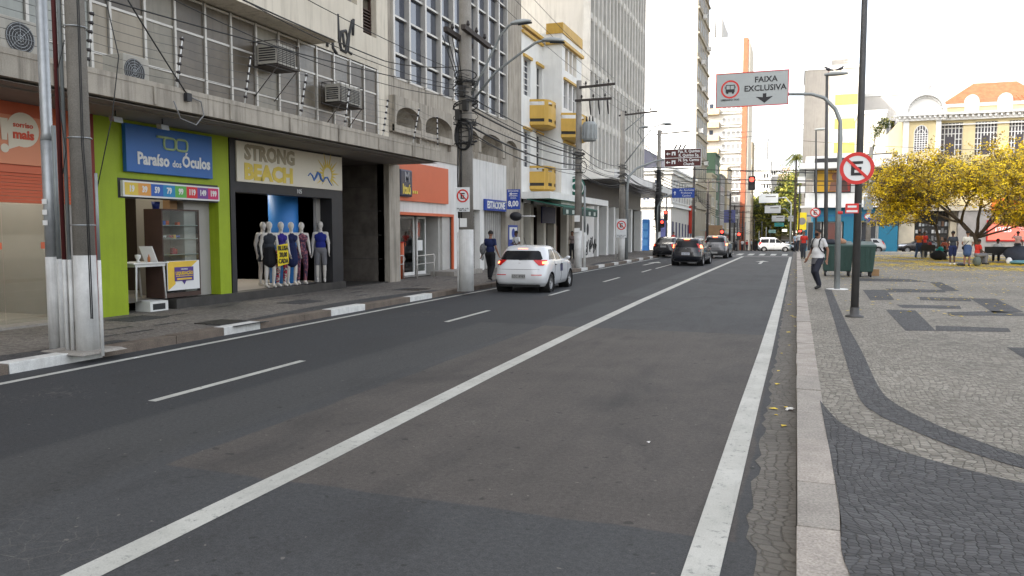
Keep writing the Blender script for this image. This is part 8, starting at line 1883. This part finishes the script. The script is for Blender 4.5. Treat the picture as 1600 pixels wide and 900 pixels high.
# main walking man
q = P(1277, 452, z=.13)
jw = J(pelvis=(0, 0, .92), kL=(.10, -.20, .52), aL=(.07, -.02, .12), kR=(-.09, -.06, .49), aR=(-.08, .16, .10), hR=(-.09, 0, .9), wR=(-.27, -.12, .88), eR=(-.25, .02, 1.12), wL=(.27, .04, .86), eL=(.25, .09, 1.12), head=(0, -.035, 1.60), look=(-.35, -1, 0), fL=(0, -1, -.1), fR=(0, -1, -.25))
t = person('person', 'person in white t-shirt, black mask and dark trousers walking along the right kerb', 'person', (q.x, q.y, .135), R(-42), jw, C_w, cloth('dark_denim', (.03, .032, .045)), 0, None, 'short', 'long', .035, 1.03, .0115, 'short')
he = jw['head']; lk = jw['look'].normalized(); sdv = lk.cross(Vector((0, 0, 1)))
b = MB(); rows = []
for i in range(6):
    z = -.085+.09*i/5; rows.append([he+lk*(.098-.012*abs(i-3)/3)*math.cos(a)+sdv*.084*math.sin(a)+Vector((0, 0, z)) for a in [(-1.25+2.5*k/10) for k in range(11)]])
b.grid(rows); b.build('face_mask', [C_blk], t)
for s in (-1, 1): strap(t, [(s*.11, .10, 1.44), (s*.12, .0, 1.475), (s*.12, -.1, 1.38), (s*.13, -.14, 1.22), (s*.17, -.05, 1.08), (s*.16, .1, 1.04)], .018, C_blk, 'backpack_strap')
b = MB(); b.ell((0, .18, 1.24), (.15, .09, .2)); b.build('backpack', [C_blk], t)
b = MB(); rows = [[(math.cos(2*math.pi*k/22)*(.185+.003*i), math.sin(2*math.pi*k/22)*(.150+.004*i)-.005, 1.0-.035*i) for k in range(22)] for i in range(4)]; b.grid(rows, 0, True, True); b.build('shirt_hem', [C_w], t)
b = MB(); rows = [[(math.cos(2*math.pi*k/22)*(.188-.002*i), math.sin(2*math.pi*k/22)*(.148-.002*i)-.02*i*.3, .90-.045*i) for k in range(22)] for i in range(5)]; b.grid(rows, 0, True, True); b.build('tied_grey_jumper', [cloth('mid_grey', (.14, .14, .15))], t)
# navy shirt man walking away
q = P(766, 438, z=.13); jn = J(kL=(.1, -.14, .5), aL=(.09, -.12, .1), kR=(-.1, -.02, .49), aR=(-.1, .2, .13), wL=(.3, .05, .88), wR=(-.28, -.08, .9), head=(0, -.04, 1.6), fR=(0, -1, -.5))
t = person('person', 'person in navy shirt walking away on the left pavement carrying a grey bag', 'person', (q.x, q.y, .135), R(176), jn, C_navy, C_blk, 0, None, 'short', 'long', .02, 1.0, .013, 'short')
b = MB(); b.ell((.22, .14, 1.08), (.1, .13, .2)); b.tube([(.2, .1, 1.2), (.19, .02, 1.45), (.2, -.1, 1.2)], .016, 6); b.build('backpack', [mat('bag_grey', (.13, .13, .13), .9, var=.4, scale=14, obj=True)], t)
b = MB(); b.ell((.30, .0, .80), (.05, .06, .12)); b.build('carrier_bag', [mat('bag_clear', (.35, .36, .35), .4)], t)
# others on the left
def PP(px, y, z=.135): return (P(px, 380, y=y).x, y, z)
t = person('person', 'person in white shirt with a dark strap standing beyond the white hatchback', 'person', PP(807, 34), R(-30), J(wR=(-.1, -.25, 1.12), eR=(-.24, -.02, 1.14), wL=(.14, -.24, 1.1), eL=(.24, -.02, 1.14), look=(-.3, -1, -.2)), C_w, C_navy, 1, voxel=.017, fingers=False)
strap(t, [(-.14, 0, 1.47), (0, -.14, 1.25), (.17, -.1, 1.0)], .02, C_blk)
person('person', 'person in pale top standing in the dim cafe doorway', 'person', PP(894, 45.5), R(20), J(), cloth('dull_pink', (.2, .16, .15)), C_blk, 0, female=True, voxel=.02, hair='long', fingers=False)
t = person('person', 'person in black carrying a tan bag, left of the pair before the sunlit wall', 'person', PP(991, 71.5), R(170), J(kL=(.1, -.12, .5), aL=(.1, -.1, .1)), C_blk, C_blk, 1, voxel=.02, fingers=False); b = MB(); b.ell((.32, 0, .85), (.06, .12, .16)); b.build('shoulder_bag', [C_tan], t)
person('person', 'person in long navy clothes, right of the pair before the sunlit wall', 'person', PP(998.5, 72), R(170), J(), C_navy, C_navy, 0, female=True, voxel=.02, skirt=.4, hair='long', fingers=False, scale=.94)
person('person', 'person with pinkish red top whose head shows above the black saloon', 'person', PP(1052, 70, .1), R(60), J(), C_red, C_blk, 0, voxel=.02, fingers=False)
for k, (px, y, c, sk, lab) in enumerate(((1256, 52, C_red, 0, 'person in red top and black mask just left behind the walking man'), (1249, 70, C_w, 0, 'distant person in white at the corner by the traffic light'), (1243, 76, C_lb, 2, 'distant person in pale blue near the right end of the crosswalk'), (1252, 74, C_dk, 1, 'distant person in dark clothes at the corner by the traffic light'))):
    person('person', lab, 'person', (P(px, 380, y=y).x, y, .13 if px > 1246 else .0), R(-20+30*k), J(kL=(.1, -.14, .5), aL=(.1, -.1, .1)), c, C_dk, sk, voxel=.02, fingers=False, hood=False)
for k, (px, y) in enumerate(((1160, 120), (1167, 126), (1174, 118), (1180, 130), (1150, 116), (1186, 124))):
    person('person', ['far pedestrian in white', 'far pedestrian in dark red', 'far pedestrian in pale blue', 'far pedestrian in black', 'far pedestrian in grey', 'far pedestrian in teal'][k]+' beyond the crosswalk on the left', 'person', (P(px, 380, y=y).x, y, gz(y)+.02), R(40*k), J(), (C_w, C_red, C_lb, C_blk, C_gr, C_teal)[k], C_dk, k % 3, voxel=.03, fingers=False, face=False)
# plaza group
person('person', 'person in orange shirt and dark jeans standing at the left of the plaza group', 'person', PP(1436, 56), R(150), J(kL=(.13, -.05, .5), aL=(.16, .05, .1), kR=(-.12, -.1, .5), aR=(-.16, -.1, .1), wL=(.16, -.22, 1.05)), C_or, C_den, 1, voxel=.018, fingers=False)
person('person', 'person in dark patterned top and navy shorts standing under the blossom', 'person', PP(1489, 44.5), R(195), J(wL=(.1, -.24, 1.1), eL=(.25, -.02, 1.13)), C_dk, C_navy, 1, shoes=C_w, leg='short', voxel=.018, fingers=False, hair='bun')
t = person('person', 'person in white blouse and denim skirt standing with her back to us', 'person', PP(1512, 43.2), R(175), J(wL=(.18, -.2, 1.05), wR=(-.2, -.18, 1.0)), cloth('cream', (.5, .48, .42)), C_den, 0, leg='mini', skirt=.28, female=True, voxel=.018, fingers=False, hair='bun')
strap(t, [(-.15, .02, 1.46), (0, .13, 1.2), (.2, .06, .95)], .014, C_blk); b = MB(); b.ell((.2, .05, .9), (.05, .09, .08)); b.build('shoulder_bag', [C_blk], t)
sit = dict(pelvis=(0, 0, .50), chest=(0, -.05, .82), neck=(0, -.07, 1.02), head=(0, -.1, 1.18), sL=(.185, -.05, .97), sR=(-.185, -.05, .97), eL=(.25, -.1, .72), eR=(-.25, -.1, .72), wL=(.14, -.32, .62), wR=(-.14, -.32, .62), hL=(.1, -.02, .48), kL=(.13, -.44, .5), aL=(.13, -.42, .09), hR=(-.1, -.02, .48), kR=(-.13, -.44, .5), aR=(-.13, -.42, .09))
person('person', 'person in bright red shirt sitting between the blouse wearer and the tree trunk', 'person', PP(1527, 46), R(110), J(**sit), C_red, C_gr, 1, voxel=.018, fingers=False)
person('person', 'person in white shirt sitting on the black bench with his back to us', 'person', PP(1560, 50.2), R(180), J(**sit), C_w, C_blk, 1, voxel=.018, fingers=False)
cr = dict(sit); cr.update(pelvis=(0, .1, .42), chest=(0, -.15, .62), neck=(0, -.3, .70), head=(0, -.42, .72), sL=(.17, -.27, .68), sR=(-.17, -.27, .68), eL=(.22, -.35, .45), eR=(-.22, -.35, .45), wL=(.14, -.5, .3), wR=(-.14, -.5, .3), hL=(.1, .08, .4), hR=(-.1, .08, .4), look=(0, -.7, -.7))
person('person', 'person bent far over in a teal shirt between the orange shirt and the dark top', 'person', PP(1465, 53), R(70), J(**cr), C_teal, C_blk, 1, voxel=.018, fingers=False)
person('person', 'person in dull red top sitting behind the teal shirted person', 'person', PP(1478, 56), R(200), J(**sit), cloth('brick', (.3, .08, .05)), C_dk, 1, voxel=.018, fingers=False)
person('person', 'person in maroon sitting low between the orange shirt and the teal shirt', 'person', PP(1449, 58), R(160), J(**sit), cloth('maroon', (.16, .03, .03)), C_dk, 1, voxel=.018, fingers=False)
person('person', 'person in pale pink top standing in front of the glowing red poster', 'person', PP(1590, 56), R(160), J(eL=(.3, -.05, 1.3), wL=(.2, -.2, 1.5)), cloth('pink', (.6, .4, .38)), C_dk, 1, voxel=.018, fingers=False)
person('person', 'person in red leaning forward behind the bins at the blue shop', 'person', PP(1444, 57), R(20), J(), C_red, C_dk, 1, voxel=.02, fingers=False)
# benches, bundles
def bench(lab, x0, x1, y):
    t = thing('park_bench', lab, 'bench', ((x0+x1)/2, y, .13)); M_bn = mat('bench_dark', (.025, .025, .027), .6, var=.15)
    for k in range(4): b = MB(); b.box(x0, x1, y-.02+.11*k, y+.07+.11*k, .55, .59); b.build('seat_slat', [M_bn], t)
    b = MB(); b.hexa([(x0, y-.1, .62), (x1, y-.1, .62), (x1, y-.06, .62), (x0, y-.06, .62), (x0, y-.18, 1.0), (x1, y-.18, 1.0), (x1, y-.14, 1.0), (x0, y-.14, 1.0)]); b.build('backrest', [M_bn], t)
    for x in (x0+.15, x1-.15): b = MB(); b.box(x-.04, x+.04, y-.1, y+.4, .13, .2); b.box(x-.03, x+.03, y-.08, y-.02, .2, .62); b.box(x-.03, x+.03, y+.28, y+.34, .2, .55); b.build('leg', [M_conc], t)
x0, x1 = P(1536, 400, y=50).x, P(1578, 400, y=50).x; bench('long black bench under the blossom with a seated person', x0, x1, 49.8)
x0, x1 = P(1440, 400, y=55).x, P(1462, 400, y=55).x; bench('short black bench behind the orange shirted person', x0, x1, 55.5)
def bundle(lab, px, y, sx, sy, sz, m, seed, z=.13, nm='bundle', cat='bundle'):
    q = random.Random(seed); c = P(px, 400, y=y); b = MB(); rows = []
    for i in range(9):
        t = math.pi*i/8-math.pi/2; rows.append([(c.x+sx*math.cos(t)*math.cos(2*math.pi*k/14)*q.uniform(.85, 1.1), y+sy*math.cos(t)*math.sin(2*math.pi*k/14)*q.uniform(.85, 1.1), z+sz*(.95+math.sin(t))*q.uniform(.93, 1.05)) for k in range(14)])
    b.grid(rows, 0, True, True); return tag(b.build(nm, [m]), lab, cat)
bundle('large grey blue bundle of belongings heaped at the right edge', 1592, 49, .75, .5, .48, cloth('bundle_blue', (.07, .08, .11)), 1)
bundle('flat pale blue blanket lying in front of the large bundle', 1594, 46.5, .55, .4, .12, cloth('blanket', (.10, .22, .27)), 2, nm='blanket', cat='blanket')
bundle('white plastic bag on the petals by the bench', 1577, 46.5, .15, .12, .19, mat('plastic_white', (.6, .62, .64), .4), 3, nm='plastic_bag', cat='bag')
bundle('black sack the teal shirted person bends over', 1466, 52.2, .42, .3, .30, C_blk, 4, nm='sack', cat='bag')
bundle('small dark bag on the petals beside the denim skirt', 1502, 43.4, .2, .15, .08, C_dk, 5, nm='sack', cat='bag')
bundle('grey cloth heap right of the denim skirt', 1527, 43.8, .2, .2, .24, cloth('grey_green', (.12, .14, .12)), 6, nm='cloth_heap', cat='bundle')
bundle('dark sack hanging over the rim of the left waste container', 1298, 31.7, .28, .2, .12, C_dk, 7, 1.3, 'sack', 'bag'); bundle('brown crumpled sack on top of the bins', 1313, 32, .2, .2, .13, C_tan, 8, 1.32, 'sack', 'bag')
# mannequins
M_man = mat('mannequin_white', (.60, .57, .52), .45, var=.03, obj=True)
def patt(name, cols, sc):
    m, nt, bs = _nt(name); v = coords(nt, True); vo = N(nt, 'ShaderNodeTexVoronoi'); vo.inputs['Scale'].default_value = sc; nt.links.new(v, vo.inputs[0]); s = N(nt, 'ShaderNodeSeparateColor'); nt.links.new(vo.outputs['Color'], s.inputs[0])
    c = mixc(nt, ramp(nt, s.outputs[0], .3, .36), cols[0], cols[1]); c = mixc(nt, ramp(nt, s.outputs[1], .6, .66), c, cols[2]); nt.links.new(c, bs.inputs['Base Color']); bs.inputs['Roughness'].default_value = .8; return m
PT1 = patt('pattern_leggings', ((.02, .02, .04), (.35, .03, .05), (.45, .42, .38)), 30); PT2 = patt('pattern_jumpsuit', ((.10, .015, .03), (.03, .02, .06), (.28, .10, .12)), 34)
def mq(px, dx, rz, top, bottom, lab, leg='tight', sleeve='none', female=True, sc=1., jj=None, **k):
    y = P(px, 440, x=XF-.18+dx).y; return person('mannequin', lab, 'mannequin', (XF-.18+dx, y, .345), rz, jj or J(kL=(.1, -.05, .49), eL=(.22, .02, 1.12), eR=(-.22, .03, 1.12), wL=(.225, -.06, .88), wR=(-.225, -.04, .88)), top, bottom, 0, None, sleeve, leg, 0, sc, .0125, None, None, female, M_man, face=False, **k)
mq(412, -.7, R(75), C_dk, C_dk, 'mannequin partly hidden at the back left of the window row', 'mini')
mq(422, 0, R(60), C_dk, C_blk, 'white mannequin in a long charcoal tank top and black shorts, leftmost in front', 'mini', skirt=.22, female=False)
m2_ = mq(440, 0, R(68), cloth('purple', (.04, .03, .22)), PT1, 'white mannequin in purple top and patterned leggings holding a yellow card')
mq(456, 0, R(60), C_navy, C_navy, 'white mannequin in a short navy dress', 'mini', skirt=.25)
mq(472, 0, R(55), PT2, PT2, 'white mannequin in a maroon patterned jumpsuit')
mq(502, 0, R(35), cloth('royal', (.02, .03, .2)), C_gr, 'white male mannequin in a blue vest and grey shorts, rightmost', 'short', female=False, sc=1.02)
q = P(443, 398, x=XF+.1); S = thing('price_card', 'bright yellow card with black writing hanging on the second front mannequin', 'sign', q); b = MB(); b.face([(XF+.1, q.y-.24, q.z-.3), (XF+.1, q.y+.22, q.z-.24), (XF+.1, q.y+.2, q.z+.3), (XF+.1, q.y-.26, q.z+.25)]); b.build('card', [mat('card_yellow', (.78, .60, .02), .6, var=.03)], S)
text('BLUSA\n20,00\nCADA', .17, (XF+.112, q.y-.02, q.z), (0, 1, 0), (0, 0, 1), M_blk, S, bold=.004, sx=.85)

for t_, l_, r_, s_ in PLACE: t_.scale = (s_,)*3; t_.location = l_; t_.rotation_euler = (0, 0, r_)
